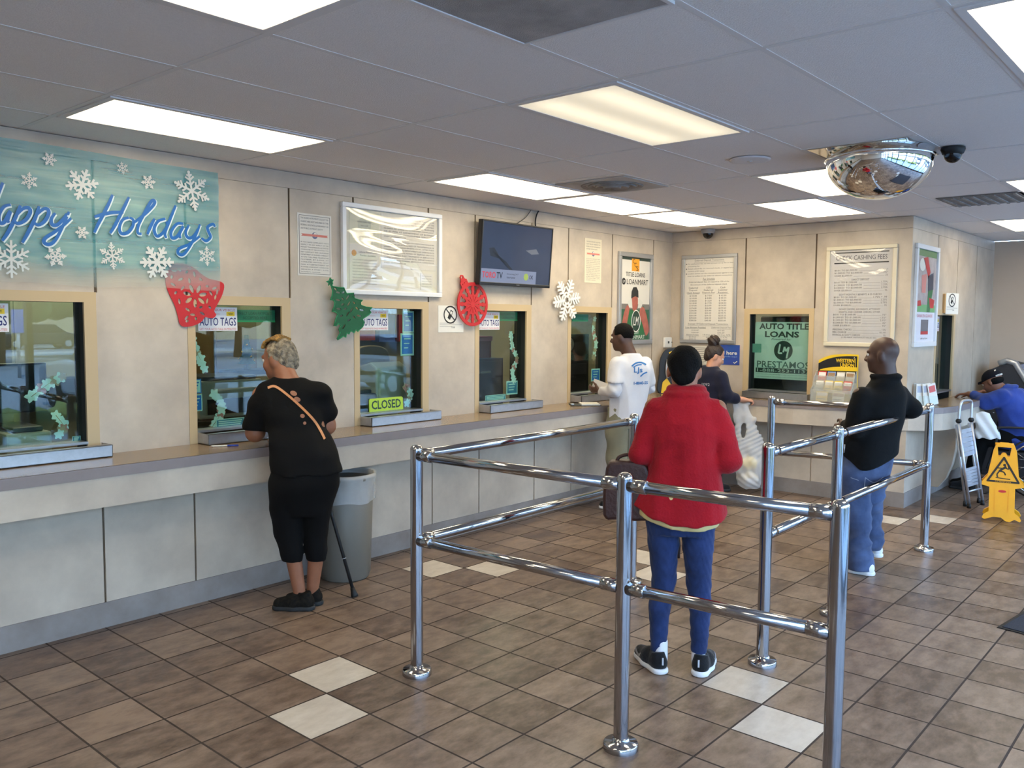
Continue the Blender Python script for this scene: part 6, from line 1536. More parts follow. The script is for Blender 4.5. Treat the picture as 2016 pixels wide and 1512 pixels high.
shoe(b, (0.075, -0.045), (-0.150, 0.015), m_slip, m_solb, tall=0.10, w=0.045); shoe(b, (0.125, 0.035), (-0.085, 0.095), m_slip, m_solb, tall=0.095, w=0.042)
q = MB(); q.tube(catmull([(-0.195, 0.24, 0.985), (-0.165, 0.21, 1.02), (-0.155, 0.23, 0.96), (-0.165, 0.30, 0.955)], 5), [0.012, 0.016, 0.018, 0.014] + [0.014] * 12, m_sockw, 10); mb_local(q, 'white_cuff', b)

# cane leaning on the counter edge
cn = thing('walking_cane', 'black walking cane leaning beside the woman in black', 'cane', (0.307, -0.353, 0))
q = MB(); A = Vector((0.307, -0.353, 0.0)); T_ = Vector((0.24, -0.028, 0.90)); d = (T_ - A)
q.tube([A + d * 0.03, A + d * 0.55, A + d * 0.56, T_], [0.0105, 0.0105, 0.0125, 0.0125], m_black, 14); q.build('shaft', cn)
q = MB(); q.tube([A + Vector((0, 0, 0.0)), A + d * 0.012, A + d * 0.035, A + d * 0.06], [0.021, 0.022, 0.016, 0.0135], m_black, 16); q.build('rubber_tip', cn)
q = MB(); q.tube(catmull([T_, T_ + Vector((0, 0.01, 0.03)), T_ + Vector((-0.02, -0.01, 0.042)), T_ + Vector((-0.10, -0.04, 0.036))], 5), 0.014, m_dark, 12); q.build('handle', cn)
q = MB(); q.tube([A + d * 0.25, A + d * 0.255], 0.0135, m_alu, 14); q.build('adjust_button', cn)

# ================================================================== man in the white shirt
LAB = 'person in a white printed T-shirt over long sleeves at the fifth teller window'
m_wht = fabric('white cotton', (206, 206, 212), bump=0.3, bscale=16, var=0.03); m_kha = fabric('olive khaki trousers', (128, 124, 104), bump=0.4, bscale=12)
S = SDF((-0.32, -0.36, 0.0), (0.42, 0.40, 1.72), 0.009)
P, B = head(S, (0.02, 0.03, 1.552), (-0.93, 0.34, -0.12), 1.02)
S.cone((0.05, 0.01, 1.50), (0.095, 0.0, 1.38), 0.060, 0.066, 0.03)
S.loft([(0.78, 0.06, 0.0, 0.15, 0.10), (1.0, 0.08, 0, 0.15, 0.10), (1.25, 0.11, 0, 0.16, 0.10), (1.38, 0.10, 0, 0.08, 0.07)], 0.03, rot=0.66)
S.path([(-0.01, -0.06, 0.82), (-0.02, -0.05, 0.45), (-0.01, -0.06, 0.05)], [0.09, 0.062, 0.036]); S.path([(0.13, 0.06, 0.82), (0.12, 0.07, 0.45), (0.12, 0.06, 0.05)], [0.09, 0.062, 0.036])
S.cone((-0.02, -0.06, 0.035), (-0.09, -0.01, 0.03), 0.03, 0.026); S.cone((0.12, 0.06, 0.035), (0.05, 0.11, 0.03), 0.03, 0.026)
S.path([(-0.025, -0.11, 1.325), (-0.035, -0.16, 1.07), (-0.165, -0.02, 1.06)], [0.048, 0.040, 0.030])
hand(S, (-0.165, -0.02, 1.065), (-0.85, 0.45, 0.12), (0.3, 0.6, 0.3), (0.1, 0.2, 1), 1.0, 0.7)
S.path([(0.235, 0.11, 1.325), (0.275, 0.16, 1.08), (0.14, 0.35, 1.04)], [0.048, 0.040, 0.030])
hand(S, (0.14, 0.35, 1.04), (-0.75, 0.6, 0.05), (-0.2, 0, -1), (0.2, 0.6, 0.5), 1.0, 0.6)
b = new_body(S, sk_dark, LAB, (3.489, -0.124), 33.9); eyes(P, B, 1.02, b)
S = SDF((-0.12, -0.12, 1.44), (0.18, 0.20, 1.74), 0.006); hc = P(0, 0, 0)
S.ell(P(0, -0.014, 0.034), (0.081, 0.100, 0.094), 0.02, B); S.cut(lambda X, Y, Z: np.minimum(hf(X, Y, Z)[1] - 0.05, 0.09 - hf(X, Y, Z)[2])); S.cut(lambda X, Y, Z: -hf(X, Y, Z)[2] - 0.03)
S.cut(lambda X, Y, Z: np.minimum(hf(X, Y, Z)[1] + 0.02, 0.022 - hf(X, Y, Z)[2]))
S.obj('hair', hair_blk, b)
S = SDF((-0.26, -0.34, 0.72), (0.42, 0.36, 1.50), 0.008)
S.loft([(0.74, 0.055, 0.0, 0.176, 0.150), (0.86, 0.055, 0, 0.180, 0.150), (1.0, 0.075, 0, 0.180, 0.140), (1.15, 0.10, 0, 0.188, 0.132), (1.27, 0.112, 0, 0.180, 0.118), (1.36, 0.105, 0, 0.120, 0.088), (1.41, 0.098, 0, 0.082, 0.074)], 0.03, rot=0.66)
S.path([(-0.015, -0.10, 1.315), (-0.040, -0.155, 1.15)], [0.072, 0.074], 0.04); S.path([(0.232, 0.10, 1.315), (0.262, 0.15, 1.15)], [0.066, 0.070], 0.04)
S.cut(lambda X, Y, Z: np.where((Y < -0.165 + 0.0 * X) | (X < -0.085), 1.150 - Z, -1.0)); S.cone((0.085, 0, 1.36), (0.07, 0.0, 1.46), 0.062, 0.064, 0.006, sub=True)
w1 = fold(34, 6, (1.1, 1.1, 0.6)); S.warp(lambda X, Y, Z: 0.0065 * w1(X, Y, Z) * (1 - 0.7 * smst(Z, 1.2, 1.35)))
S.cut(lambda X, Y, Z: 0.772 + 0.14 * (0.19 - X) * 0.9 - Z + 0 * Y)
sh = S.obj('shirt', m_wht, b); bv = bvh_of(sh)
for pts, rr in (([(-0.025, -0.11, 1.30), (-0.040, -0.16, 1.085), (-0.15, -0.04, 1.065)], [0.056, 0.060, 0.041]), ([(0.235, 0.11, 1.30), (0.272, 0.155, 1.09), (0.155, 0.335, 1.045)], [0.056, 0.054, 0.040])):
    S = SDF((-0.32, -0.30, 0.95), (0.42, 0.42, 1.40), 0.008); S.path(pts, rr, 0.02)
    S.warp(lambda X, Y, Z: 0.004 * np.sin(70 * X + 60 * Z) + 0 * Y); S.obj('long_sleeve', m_wht, b)
m_lb = M('blue shirt print', (40, 108, 170), 0.7); q = MB(); dd = U3((-0.35, 0.94, 0)); dd = (0, 1, 0)
for pts, w_ in (([(0.108, 1.300), (0.145, 1.326), (0.19, 1.330), (0.235, 1.310)], 0.013), ([(0.122, 1.290), (0.155, 1.308), (0.195, 1.312)], 0.010), ([(0.185, 1.208), (0.212, 1.232), (0.245, 1.244)], 0.012)): strap(q, bv, pts, w_, m_lb, 0.003)
drape_text(q, bv, 'LJs', 0.165, 1.260, 0.075, 0.060, m_lb, 0.003, bold=0.02); drape_text(q, bv, '1-8040-55', 0.190, 1.150, 0.125, 0.028, m_lb, 0.003, bold=0.03)
mb_local(q, 'shirt_print', sh)
S = SDF((-0.20, -0.25, 0.04), (0.34, 0.28, 0.95), 0.009)
S.loft([(0.74, 0.06, 0, 0.165, 0.120), (0.92, 0.06, 0, 0.160, 0.118)], 0.03, rot=0.66)
S.path([(-0.01, -0.06, 0.80), (-0.015, -0.06, 0.45), (-0.01, -0.06, 0.07)], [0.105, 0.088, 0.075], 0.015); S.path([(0.13, 0.06, 0.80), (0.125, 0.07, 0.45), (0.12, 0.06, 0.07)], [0.105, 0.088, 0.075], 0.015)
w1 = fold(30, 8); S.warp(lambda X, Y, Z: 0.008 * w1(X, Y, Z)); S.cut(lambda X, Y, Z: 0.05 - Z + 0 * X + 0 * Y); S.obj('trousers', m_kha, b)
shoe(b, (0.03, -0.10), (-0.16, -0.02), m_shoeb, m_solew); shoe(b, (0.17, 0.02), (0.0, 0.13), m_shoeb, m_solew)
R_ = Matrix.Rotation(math.radians(33.9 - 90), 4, 'Z'); RT = Vector((3.489, -0.124, 0))
q = MB(); fr = Fr(RT + R_ @ Vector((-0.225, 0.02, 1.06)), R_ @ Vector((0.9, -0.35, -0.3)), R_ @ Vector((0.25, 0.1, 1)))
q.fbox(fr, -0.03, 0.13, 0.02, 0.11, 0.0, 0.0012, M('grey white slip', (206, 202, 200), 0.7)); tag(q.build('paper_slip'), 'pale paper slip held up by the man in the white shirt', 'paper')

# ================================================================== woman in navy with the bun
LAB = 'person in a navy top with a high brown bun looking down, holding a plastic bag'
m_nvy = fabric('navy jersey', (24, 26, 46), bump=0.3, bscale=16)
S = SDF((-0.32, -0.34, 0.0), (0.56, 0.36, 1.50), 0.008)
P, B = head(S, (0.005, 0.02, 1.352), (0.86, 0.22, -0.42), 0.96)
S.cone((-0.015, 0.0, 1.31), (-0.035, 0.0, 1.22), 0.048, 0.054, 0.03)
S.loft([(0.70, -0.02, 0, 0.15, 0.11), (0.9, -0.02, 0, 0.13, 0.10), (1.1, -0.03, 0, 0.15, 0.10), (1.22, -0.035, 0, 0.08, 0.07)], 0.03, rot=-0.79)
for x, y in ((-0.08, 0.05), (0.04, -0.06)): S.path([(x, y, 0.72), (x, y, 0.40), (x, y, 0.05)], [0.085, 0.06, 0.036]); S.cone((x, y, 0.035), (x + 0.10, y + 0.05, 0.03), 0.028, 0.024)
S.path([(0.075, -0.12, 1.165), (0.13, -0.13, 0.955), (0.305, -0.04, 0.930)], [0.046, 0.038, 0.025])
hand(S, (0.295, -0.045, 0.932), (0.92, 0.25, -0.12), (-0.1, 0.2, -1), (0.2, 0.9, 0.1), 0.9, 1.3, 1.0)
S.path([(-0.14, 0.12, 1.165), (-0.10, 0.2, 0.98), (0.08, 0.26, 0.98)], [0.046, 0.038, 0.025]); hand(S, (0.08, 0.26, 0.98), (0.9, 0.1, 0), (0, 0, -1), (0, -1, 0), 0.9, 0.7)
b = new_body(S, sk_tan, LAB, (4.825, -0.358), 27.7); eyes(P, B, 0.96, b)
S = SDF((-0.16, -0.14, 1.22), (0.16, 0.18, 1.62), 0.006); hc = P(0, 0, 0)
S.ell(P(0, -0.018, 0.034), (0.082, 0.100, 0.092), 0.02, B); S.ell(P(0, -0.065, -0.02), (0.06, 0.04, 0.06), 0.03, B)
S.cut(lambda X, Y, Z: np.minimum(hf(X, Y, Z)[1] - 0.04, 0.082 - hf(X, Y, Z)[2])); S.cut(lambda X, Y, Z: np.minimum(hf(X, Y, Z)[1] + 0.02, 0.022 - hf(X, Y, Z)[2])); S.warp(lambda X, Y, Z: 0.002 * np.sin(120 * X + 60 * Z) + 0 * Y)
ho = S.obj('hair', hair_brn, b)
S = SDF((-0.12, -0.1, 1.40), (0.12, 0.14, 1.62), 0.005); S.ell((-0.010, 0.01, 1.505), (0.062, 0.058, 0.060), 0.02); S.cone((-0.005, 0.01, 1.44), (-0.01, 0.01, 1.48), 0.04, 0.045); S.warp(lambda X, Y, Z: 0.005 * np.sin(110 * X + 90 * Z + 40 * Y)); S.obj('bun', hair_brn, ho, 1)
S = SDF((-0.30, -0.30, 0.66), (0.34, 0.34, 1.34), 0.008)
S.loft([(0.70, -0.02, 0, 0.180, 0.140), (0.9, -0.02, 0, 0.160, 0.125), (1.08, -0.03, 0, 0.175, 0.122), (1.18, -0.035, 0, 0.150, 0.105), (1.255, -0.035, 0, 0.075, 0.066)], 0.03, rot=-0.79)
S.path([(0.07, -0.115, 1.150), (0.125, -0.13, 0.975)], [0.068, 0.066], 0.03); S.path([(0.125, -0.13, 0.975), (0.205, -0.09, 0.945)], [0.066, 0.054], 0.02); S.path([(-0.13, 0.115, 1.15), (-0.10, 0.19, 0.99), (0.0, 0.235, 0.98)], [0.065, 0.058, 0.048], 0.03)
w1 = fold(42, 9); S.warp(lambda X, Y, Z: 0.0055 * w1(X, Y, Z)); sh = S.obj('top', m_nvy, b); bv = bvh_of(sh)
q = MB(); drape_text(q, bv, '1092', -0.075, 1.078, 0.075, 0.026, M('pale back print', (170, 170, 184), 0.7), 0.003); mb_local(q, 'back_print', sh)
S = SDF((-0.24, -0.24, 0.02), (0.24, 0.24, 0.80), 0.009)
S.loft([(0.62, -0.02, 0, 0.160, 0.120), (0.78, -0.02, 0, 0.155, 0.118)], 0.02, rot=-0.79)
for x, y in ((-0.08, 0.05), (0.04, -0.06)): S.path([(x, y, 0.70), (x, y, 0.40), (x, y, 0.06)], [0.098, 0.075, 0.06], 0.015)
S.cut(lambda X, Y, Z: 0.05 - Z + 0 * X + 0 * Y); S.obj('trousers', m_leg, b)
for x, y in ((-0.08, 0.05), (0.04, -0.06)): shoe(b, (x - 0.06, y - 0.03), (x + 0.15, y + 0.07), m_shoeb, m_solb)
# her plastic bag
R_ = Matrix.Rotation(math.radians(27.7 - 90), 4, 'Z'); RT = Vector((4.825, -0.358, 0))
m_film = film_mat('milky plastic film', (236, 236, 240), 0.34, 0.25, rgb2=(252, 252, 252), scale=7)
def placed(o): o.location = RT; o.rotation_euler = (0, 0, math.radians(27.7 - 90)); return o
S = SDF((0.05, -0.22, 0.02), (0.62, 0.16, 0.96), 0.008)
S.loft([(0.045, 0.375, -0.03, 0.085, 0.07), (0.12, 0.375, -0.03, 0.125, 0.095), (0.30, 0.375, -0.03, 0.160, 0.105), (0.44, 0.36, -0.03, 0.150, 0.085), (0.60, 0.335, -0.03, 0.128, 0.055), (0.76, 0.300, -0.03, 0.105, 0.032), (0.87, 0.275, -0.03, 0.095, 0.018), (0.90, 0.275, -0.03, 0.09, 0.012)], 0.02)
S.ell((0.30, -0.03, 0.62), (0.026, 0.2, 0.075), 0.02, sub=True)
S.warp(lambda X, Y, Z: 0.006 * np.sin(31 * X + 9 * Z + 2 * np.sin(17 * Z)) * np.sin(13 * Z + 20 * Y + 3 * np.sin(11 * X)) + 0.003 * np.sin(70 * X + 25 * np.sin(6 * Z)))
pb = placed(S.obj('plastic_bag', m_film, None, 1)); tag(pb, 'translucent white plastic bag hanging from the hand of the woman in navy', 'bag')
S = SDF((0.2, -0.2, 0.03), (0.55, 0.15, 0.46), 0.008); S.ell((0.36, -0.03, 0.30), (0.085, 0.05, 0.07), 0.02); S.warp(lambda X, Y, Z: 0.006 * np.sin(70 * X + 50 * Z) + 0 * Y)
tag(placed(S.obj('snack_packet', M('yellow packet', (232, 196, 70), 0.4, rgb2=(240, 226, 180), scale=9))), 'yellow packet seen through the plastic bag', 'packet')
S = SDF((0.2, -0.2, 0.03), (0.55, 0.15, 0.3), 0.008); S.ell((0.37, -0.03, 0.15), (0.09, 0.06, 0.07), 0.02); S.warp(lambda X, Y, Z: 0.006 * np.sin(60 * X + 70 * Z) + 0 * Y)
tag(placed(S.obj('white_packet', M('white packet', (222, 220, 226), 0.5, rgb2=(226, 206, 140), scale=10))), 'white and yellow packet at the bottom of the plastic bag', 'packet')

# ================================================================== bald man in black
LAB = 'bald person in a black jacket and baggy jeans leaning an arm over the rail'
m_bj = fabric('black fleece', (12, 13, 15), sheen=0.02, bump=0.35, bscale=16); m_bagj = fabric('blue baggy jeans', (46, 58, 86), rgb2=(86, 102, 138), bump=0.5, bscale=10, scale=5)
S = SDF((-0.30, -0.34, 0.0), (0.46, 0.46, 1.64), 0.008)
P, B = head(S, (0.108, 0.02, 1.478), (-0.95, 0.28, -0.06), 1.03)
S.cone((0.13, 0.0, 1.43), (0.145, 0.0, 1.30), 0.060, 0.068, 0.03)
S.loft([(0.72, 0.04, 0, 0.15, 0.11), (0.95, 0.06, 0, 0.15, 0.11), (1.15, 0.10, 0, 0.165, 0.10), (1.28, 0.12, 0, 0.09, 0.08)], 0.03, rot=0.70)
S.path([(-0.03, -0.06, 0.74), (-0.015, -0.07, 0.42), (0.025, -0.09, 0.05)], [0.088, 0.06, 0.036]); S.path([(0.08, 0.07, 0.74), (0.06, 0.12, 0.42), (0.10, 0.22, 0.10)], [0.088, 0.06, 0.036])
S.cone((0.02, -0.09, 0.035), (-0.08, -0.05, 0.03), 0.03, 0.026); S.cone((0.10, 0.22, 0.08), (0.02, 0.27, 0.03), 0.028, 0.024)
S.path([(-0.02, -0.12, 1.215), (-0.05, -0.17, 0.99), (-0.115, -0.05, 1.00)], [0.05, 0.042, 0.032]); hand(S, (-0.11, -0.06, 1.0), (-0.6, 0.6, -0.35), (0.4, 0.5, -0.2), (-0.2, 0.3, 1), 1.05, 0.9)
S.path([(0.235, 0.12, 1.215), (0.315, 0.16, 1.11), (0.10, 0.36, 1.09)], [0.05, 0.042, 0.032]); hand(S, (0.10, 0.36, 1.09), (-0.8, 0.5, -0.1), (0, 0, -1), (0.3, 0.8, 0.2), 1.05, 0.5)
BR = (3.01, -2.435)
b = new_body(S, sk_dark, LAB, BR, 18.4); eyes(P, B, 1.03, b)
S = SDF((-0.26, -0.36, 0.64), (0.46, 0.46, 1.44), 0.008)
S.loft([(0.66, 0.035, 0.0, 0.178, 0.155), (0.80, 0.04, 0, 0.190, 0.160), (0.95, 0.06, 0, 0.186, 0.150), (1.08, 0.09, 0, 0.190, 0.140), (1.19, 0.115, 0, 0.176, 0.122), (1.27, 0.13, 0, 0.120, 0.094), (1.325, 0.135, 0, 0.085, 0.078)], 0.03, rot=0.70)
S.path([(-0.01, -0.115, 1.20), (-0.045, -0.165, 1.0)], [0.070, 0.070], 0.035); S.path([(-0.045, -0.165, 1.0), (-0.10, -0.075, 1.0)], [0.066, 0.046], 0.02)
S.path([(0.225, 0.11, 1.20), (0.305, 0.16, 1.115)], [0.072, 0.066], 0.04); S.path([(0.305, 0.16, 1.115), (0.13, 0.335, 1.10)], [0.066, 0.048], 0.02)
S.cone((0.11, 0.0, 1.335), (0.16, 0.0, 1.335), 0.078, 0.078, 0.01, flat=((0, 0, 1), 0.42)); S.cone((0.12, 0.01, 1.32), (0.10, 0.01, 1.42), 0.062, 0.064, 0.005, sub=True)
w1 = fold(34, 10, (1, 1, 1.1)); S.warp(lambda X, Y, Z: 0.0065 * w1(X, Y, Z) * (1 - smst(Z, 1.24, 1.3)))
S.cut(lambda X, Y, Z: (0.712 + 1.1 * np.maximum(X - 0.03, 0) ** 1.5 + 0.75 * np.maximum(0.0 - X, 0)) - Z + 0 * Y)
jk = S.obj('jacket', m_bj, b)
S = SDF((-0.26, -0.30, 0.0), (0.32, 0.40, 0.90), 0.008)
S.loft([(0.58, 0.02, 0.0, 0.160, 0.135), (0.70, 0.03, 0, 0.172, 0.145), (0.86, 0.045, 0, 0.165, 0.138)], 0.03, rot=0.70)
S.path([(-0.035, -0.06, 0.66), (-0.020, -0.08, 0.42), (0.0, -0.10, 0.20), (0.018, -0.105, 0.075)], [0.115, 0.098, 0.086, 0.094], 0.015); S.path([(0.075, 0.06, 0.66), (0.06, 0.12, 0.42), (0.085, 0.19, 0.15)], [0.112, 0.092, 0.084], 0.015)
w1, w2 = fold(40, 11, (0.8, 0.8, 1.5)), fold(24, 12)
S.warp(lambda X, Y, Z: (0.010 * np.abs(w1(X, Y, Z)) - 0.004) * (1 - smst(Z, 0.5, 0.68)) + 0.006 * w2(X, Y, Z)); S.cut(lambda X, Y, Z: np.maximum(0.028 - Z, np.where(Y > 0.075, 0.10 - Z, -1)) + 0 * X)
je = S.obj('jeans', m_bagj, b); bv = bvh_of(je)
q = MB(); mst = M('pale jean stitching', (150, 160, 180), 0.8)
for pts in ([(0.03, 0.665), (0.085, 0.63), (0.14, 0.665)], [(0.03, 0.665), (0.025, 0.60)], [(-0.06, 0.66), (-0.01, 0.645)]): strap(q, bv, pts, 0.004, mst, 0.002)
mb_local(q, 'pocket_stitching', je)
shoe(b, (0.10, -0.135), (-0.13, -0.055), m_sockw, m_solew, w=0.046); shoe(b, (0.145, 0.20), (0.0, 0.29), m_sockw, m_solew, z0=0.045, w=0.042)
kr = thing('key_ring', 'small bunch of keys at the belt of the man in black', 'keys', (BR[0], BR[1], 0.9)); kr.rotation_euler = (0, 0, math.radians(18.4 - 90))
for k in range(3):
    q = MB(); q.tube([(-0.120 + 0.008 * k, -0.16, -0.02), (-0.128 + 0.010 * k, -0.165, -0.075)], 0.004, m_alu, 8); mb_local(q, 'key', kr)

# ================================================================== man in the blue shirt at the side counter
LAB = 'person in a bright blue shirt and dark cap sitting at the side counter, reaching'
m_blu = fabric('royal blue cotton', (36, 56, 126), rgb2=(48, 72, 150), bump=0.4, bscale=12); m_cap = fabric('dark navy cap', (16, 18, 28), sheen=0.0)
BA = 11.6; BP = (6.80, -2.52)
S = SDF((-0.52, -0.36, 0.0), (0.46, 0.40, 1.32), 0.009)
P, B = head(S, (-0.085, 0.0, 1.105), (-0.80, 0.38, -0.46), 1.0)
S.cone((-0.06, 0.0, 1.07), (0.03, 0.0, 1.01), 0.058, 0.068, 0.03)
S.loft([(0.48, 0.18, 0.0, 0.16, 0.13), (0.65, 0.16, 0, 0.15, 0.13), (0.85, 0.11, 0, 0.16, 0.12), (0.98, 0.07, 0, 0.13, 0.09), (1.05, 0.04, 0, 0.07, 0.07)], 0.03, rot=0.9)
for y in (-0.09, 0.10): S.path([(0.16, y, 0.53), (-0.16, y, 0.53), (-0.24, y, 0.10)], [0.085, 0.06, 0.036]); S.cone((-0.24, y, 0.04), (-0.37, y + 0.02, 0.03), 0.03, 0.026)
S.path([(0.0, -0.17, 0.98), (-0.14, -0.14, 0.92), (-0.29, 0.0, 0.975)], [0.05, 0.042, 0.03]); hand(S, (-0.29, 0.0, 0.975), (-0.9, 0.4, -0.1), (0, 0, -1), (0.3, 0.8, 0), 1.0, 0.5)
S.path([(0.16, 0.15, 0.98), (0.06, 0.26, 0.95), (-0.16, 0.30, 0.98)], [0.05, 0.042, 0.03]); hand(S, (-0.16, 0.30, 0.98), (-0.95, 0.1, -0.05), (0, 0, -1), (-0.1, -0.9, 0), 1.0, 0.5)
b = new_body(S, sk_mid, LAB, BP, BA); eyes(P, B, 1.0, b)
S = SDF((-0.44, -0.34, 0.42), (0.46, 0.42, 1.16), 0.008)
S.loft([(0.44, 0.19, 0.0, 0.21, 0.17), (0.58, 0.185, 0, 0.21, 0.17), (0.74, 0.16, 0, 0.205, 0.16), (0.88, 0.115, 0, 0.205, 0.148), (0.985, 0.085, 0, 0.175, 0.118), (1.05, 0.065, 0, 0.105, 0.088)], 0.03, rot=0.9)
S.path([(0.0, -0.165, 0.97), (-0.135, -0.14, 0.905)], [0.085, 0.085], 0.04); S.path([(-0.135, -0.14, 0.915), (-0.24, -0.03, 0.965)], [0.072, 0.050], 0.03); S.path([(0.16, 0.15, 0.97), (0.06, 0.25, 0.95), (-0.08, 0.28, 0.975)], [0.08, 0.065, 0.05], 0.03)
S.cone((0.02, 0.0, 1.06), (0.07, 0.0, 1.045), 0.078, 0.082, 0.01, flat=((-0.5, 0, 1), 0.45)); S.cone((0.0, 0.0, 1.05), (-0.06, 0.0, 1.10), 0.062, 0.064, 0.005, sub=True)
w1 = fold(30, 13, (1, 1, 0.9)); S.warp(lambda X, Y, Z: 0.010 * np.abs(w1(X, Y, Z)) * (1 - smst(Z, 1.0, 1.06)))
S.obj('shirt', m_blu, b)
S = SDF((-0.22, -0.18, 1.04), (0.10, 0.18, 1.30), 0.006); hc = P(0, 0, 0)
S.ell(P(0, -0.014, 0.034), (0.084, 0.104, 0.096), 0.02, B); S.cut(lambda X, Y, Z: 0.030 - hf(X, Y, Z)[2]); S.cone(P(-0.05, 0.10, 0.038), P(0.05, 0.10, 0.038), 0.05, 0.05, 0.01, flat=(tuple(B[2]), 0.12))
cp = S.obj('cap', m_cap, b); bv = bvh_of(cp)
q = MB(); wp = M('white cap embroidery', (214, 208, 196), 0.8); strap(q, bv, [(-0.075, 1.222), (-0.045, 1.238), (-0.01, 1.236)], 0.011, wp, 0.003); strap(q, bv, [(-0.06, 1.175), (-0.03, 1.186), (0.0, 1.196)], 0.012, wp, 0.003); mb_local(q, 'embroidery', cp)
S = SDF((-0.16, -0.14, 1.0), (0.06, 0.14, 1.2), 0.006); S.ell(P(0, -0.03, 0.0), (0.080, 0.08, 0.05), 0.02, B); S.cut(lambda X, Y, Z: hf(X, Y, Z)[1] + 0.01); S.obj('hair', hair_blk, b)
S = SDF((-0.38, -0.24, 0.04), (0.42, 0.26, 0.68), 0.009)
for y in (-0.09, 0.10): S.path([(0.17, y, 0.55), (-0.16, y, 0.545), (-0.245, y, 0.08)], [0.105, 0.085, 0.065], 0.02)
S.cut(lambda X, Y, Z: np.where(X < -0.1, 0.06 - Z, -1) + 0 * Y); S.obj('trousers', m_leg, b)
for y in (-0.09, 0.10): shoe(b, (-0.20, y - 0.02), (-0.43, y + 0.02), m_shoeb, m_solb, w=0.045)
# ------------------------------------------------------------------ grey waste bin with a clear liner
bx, by = 0.535, 0.035
wb_ = thing('waste_bin', 'round grey plastic waste bin with a clear liner under the counter', 'bin', (bx, by, 0))
m_bin = M('grey bin plastic', (120, 115, 106), 0.5, var=0.03, scale=6)
q = MB(); q.lathe([(0.0, 0.004), (0.150, 0.0), (0.158, 0.01), (0.160, 0.03), (0.166, 0.035), (0.188, 0.655), (0.180, 0.66), (0.160, 0.05), (0.0, 0.04)], (bx, by, 0), m_bin, 48); q.build('bin_body', wb_)
q = MB(); q.lathe([(0.190, 0.655), (0.203, 0.66), (0.205, 0.675), (0.198, 0.690), (0.186, 0.688), (0.183, 0.655)], (bx, by, 0), m_bin, 48); q.build('rim', wb_)
m_lin = film_mat('clear bin liner', (226, 228, 228), 0.40, 0.2, rgb2=(236, 238, 240), scale=14)
V = []; n = 64; rows = [(0.176, 0.60), (0.186, 0.694), (0.207, 0.697), (0.209, 0.672), (0.199, 0.62), (0.200, 0.56), (0.196, 0.515)]
for i, (r, h) in enumerate(rows):
    for k in range(n):
        a = 2 * PI * k / n; rr = r + (0.004 * math.sin(7 * a + i) + 0.002 * math.sin(17 * a)) * (i > 2) ; V.append((bx + rr * math.cos(a), by + rr * math.sin(a), h + (0.006 * math.sin(5 * a) if i > 4 else 0)))
q = MB(); q.add(V, [(i * n + k, i * n + (k + 1) % n, (i + 1) * n + (k + 1) % n, (i + 1) * n + k) for i in range(len(rows) - 1) for k in range(n)], m_lin, True); q.build('liner', wb_)

# ------------------------------------------------------------------ pens and papers on the counter
def pen(a, b, z, label, c1, c2):
    r = thing('pen', label, 'pen', (a[0], a[1], z))
    A = Vector((*a, z + 0.005)); Bv = Vector((*b, z + 0.005)); d = Bv - A
    q = MB(); q.tube([A + d * 0.06, A + d * 0.60], 0.0048, c1, 10); q.build('barrel', r); q = MB(); q.tube([A + d * 0.60, Bv], 0.0052, c2, 10); q.build('cap', r); q = MB(); q.tube([A, A + d * 0.06], [0.001, 0.0046], m_alu, 10); q.build('tip', r)
pen((-0.300, 0.235), (-0.165, 0.150), 0.930, 'white and blue pen on the counter by the woman in black', m_white, M('blue pen cap', (40, 70, 170), 0.4))
r = thing('clipboard', 'dark clipboard with white papers on the counter near the white shirt', 'clipboard', (3.38, 0.16, 0.93))
fr = Fr((3.38, 0.155, 0.931), (0.72, -0.69, 0), (0.69, 0.72, 0))
q = MB(); q.fbox(fr, -0.15, 0.12, -0.10, 0.10, 0.0, 0.005, m_dark); q.build('board', r); q = MB(); q.fbox(fr, -0.06, 0.11, -0.09, 0.09, 0.005, 0.016, m_white); q.build('paper_pad', r); q = MB(); q.fbox(fr, -0.145, -0.12, -0.03, 0.03, 0.005, 0.013, m_alu); q.build('clip', r)

# ------------------------------------------------------------------ leaflet rack on the back counter
wf_ = Fr((5.135, 0, 0.931), (0, -1, 0), (0, 0, 1))
wu = thing('leaflet_rack', 'black and yellow money transfer leaflet rack on the back counter', 'rack', (5.15, -1.44, 0.931))
m_acr = film_mat('clear grey rack plastic', (186, 188, 184), 0.38, 0.15, rgb2=(206, 208, 200), scale=4); m_wuy = M('rack yellow', (236, 196, 40), 0.45); m_wuk = M('rack black', (24, 24, 28), 0.45)
def ramp(b, d0, h0, d1, h1, x0, x1, mat):
    b.add([wf_(x0, h0, d0), wf_(x1, h0, d0), wf_(x1, h1, d1), wf_(x0, h1, d1)], [(0, 1, 2, 3)], mat)
hd = catmull([(1.262, 0.405), (1.32, 0.435), (1.40, 0.460), (1.52, 0.470), (1.635, 0.468)], 5)
q = MB(); q.prism(wf_, [(1.262, 0.02)] + hd + [(1.635, 0.02)], -0.085, -0.078, m_wuy); q.build('header_board', wu)
hd2 = catmull([(1.262, 0.375), (1.34, 0.415), (1.44, 0.442), (1.54, 0.452), (1.625, 0.452)], 5)
q = MB(); q.prism(wf_, [(1.262, 0.20)] + hd2 + [(1.625, 0.20)], -0.078, -0.074, m_wuk); q.build('header_panel', wu)
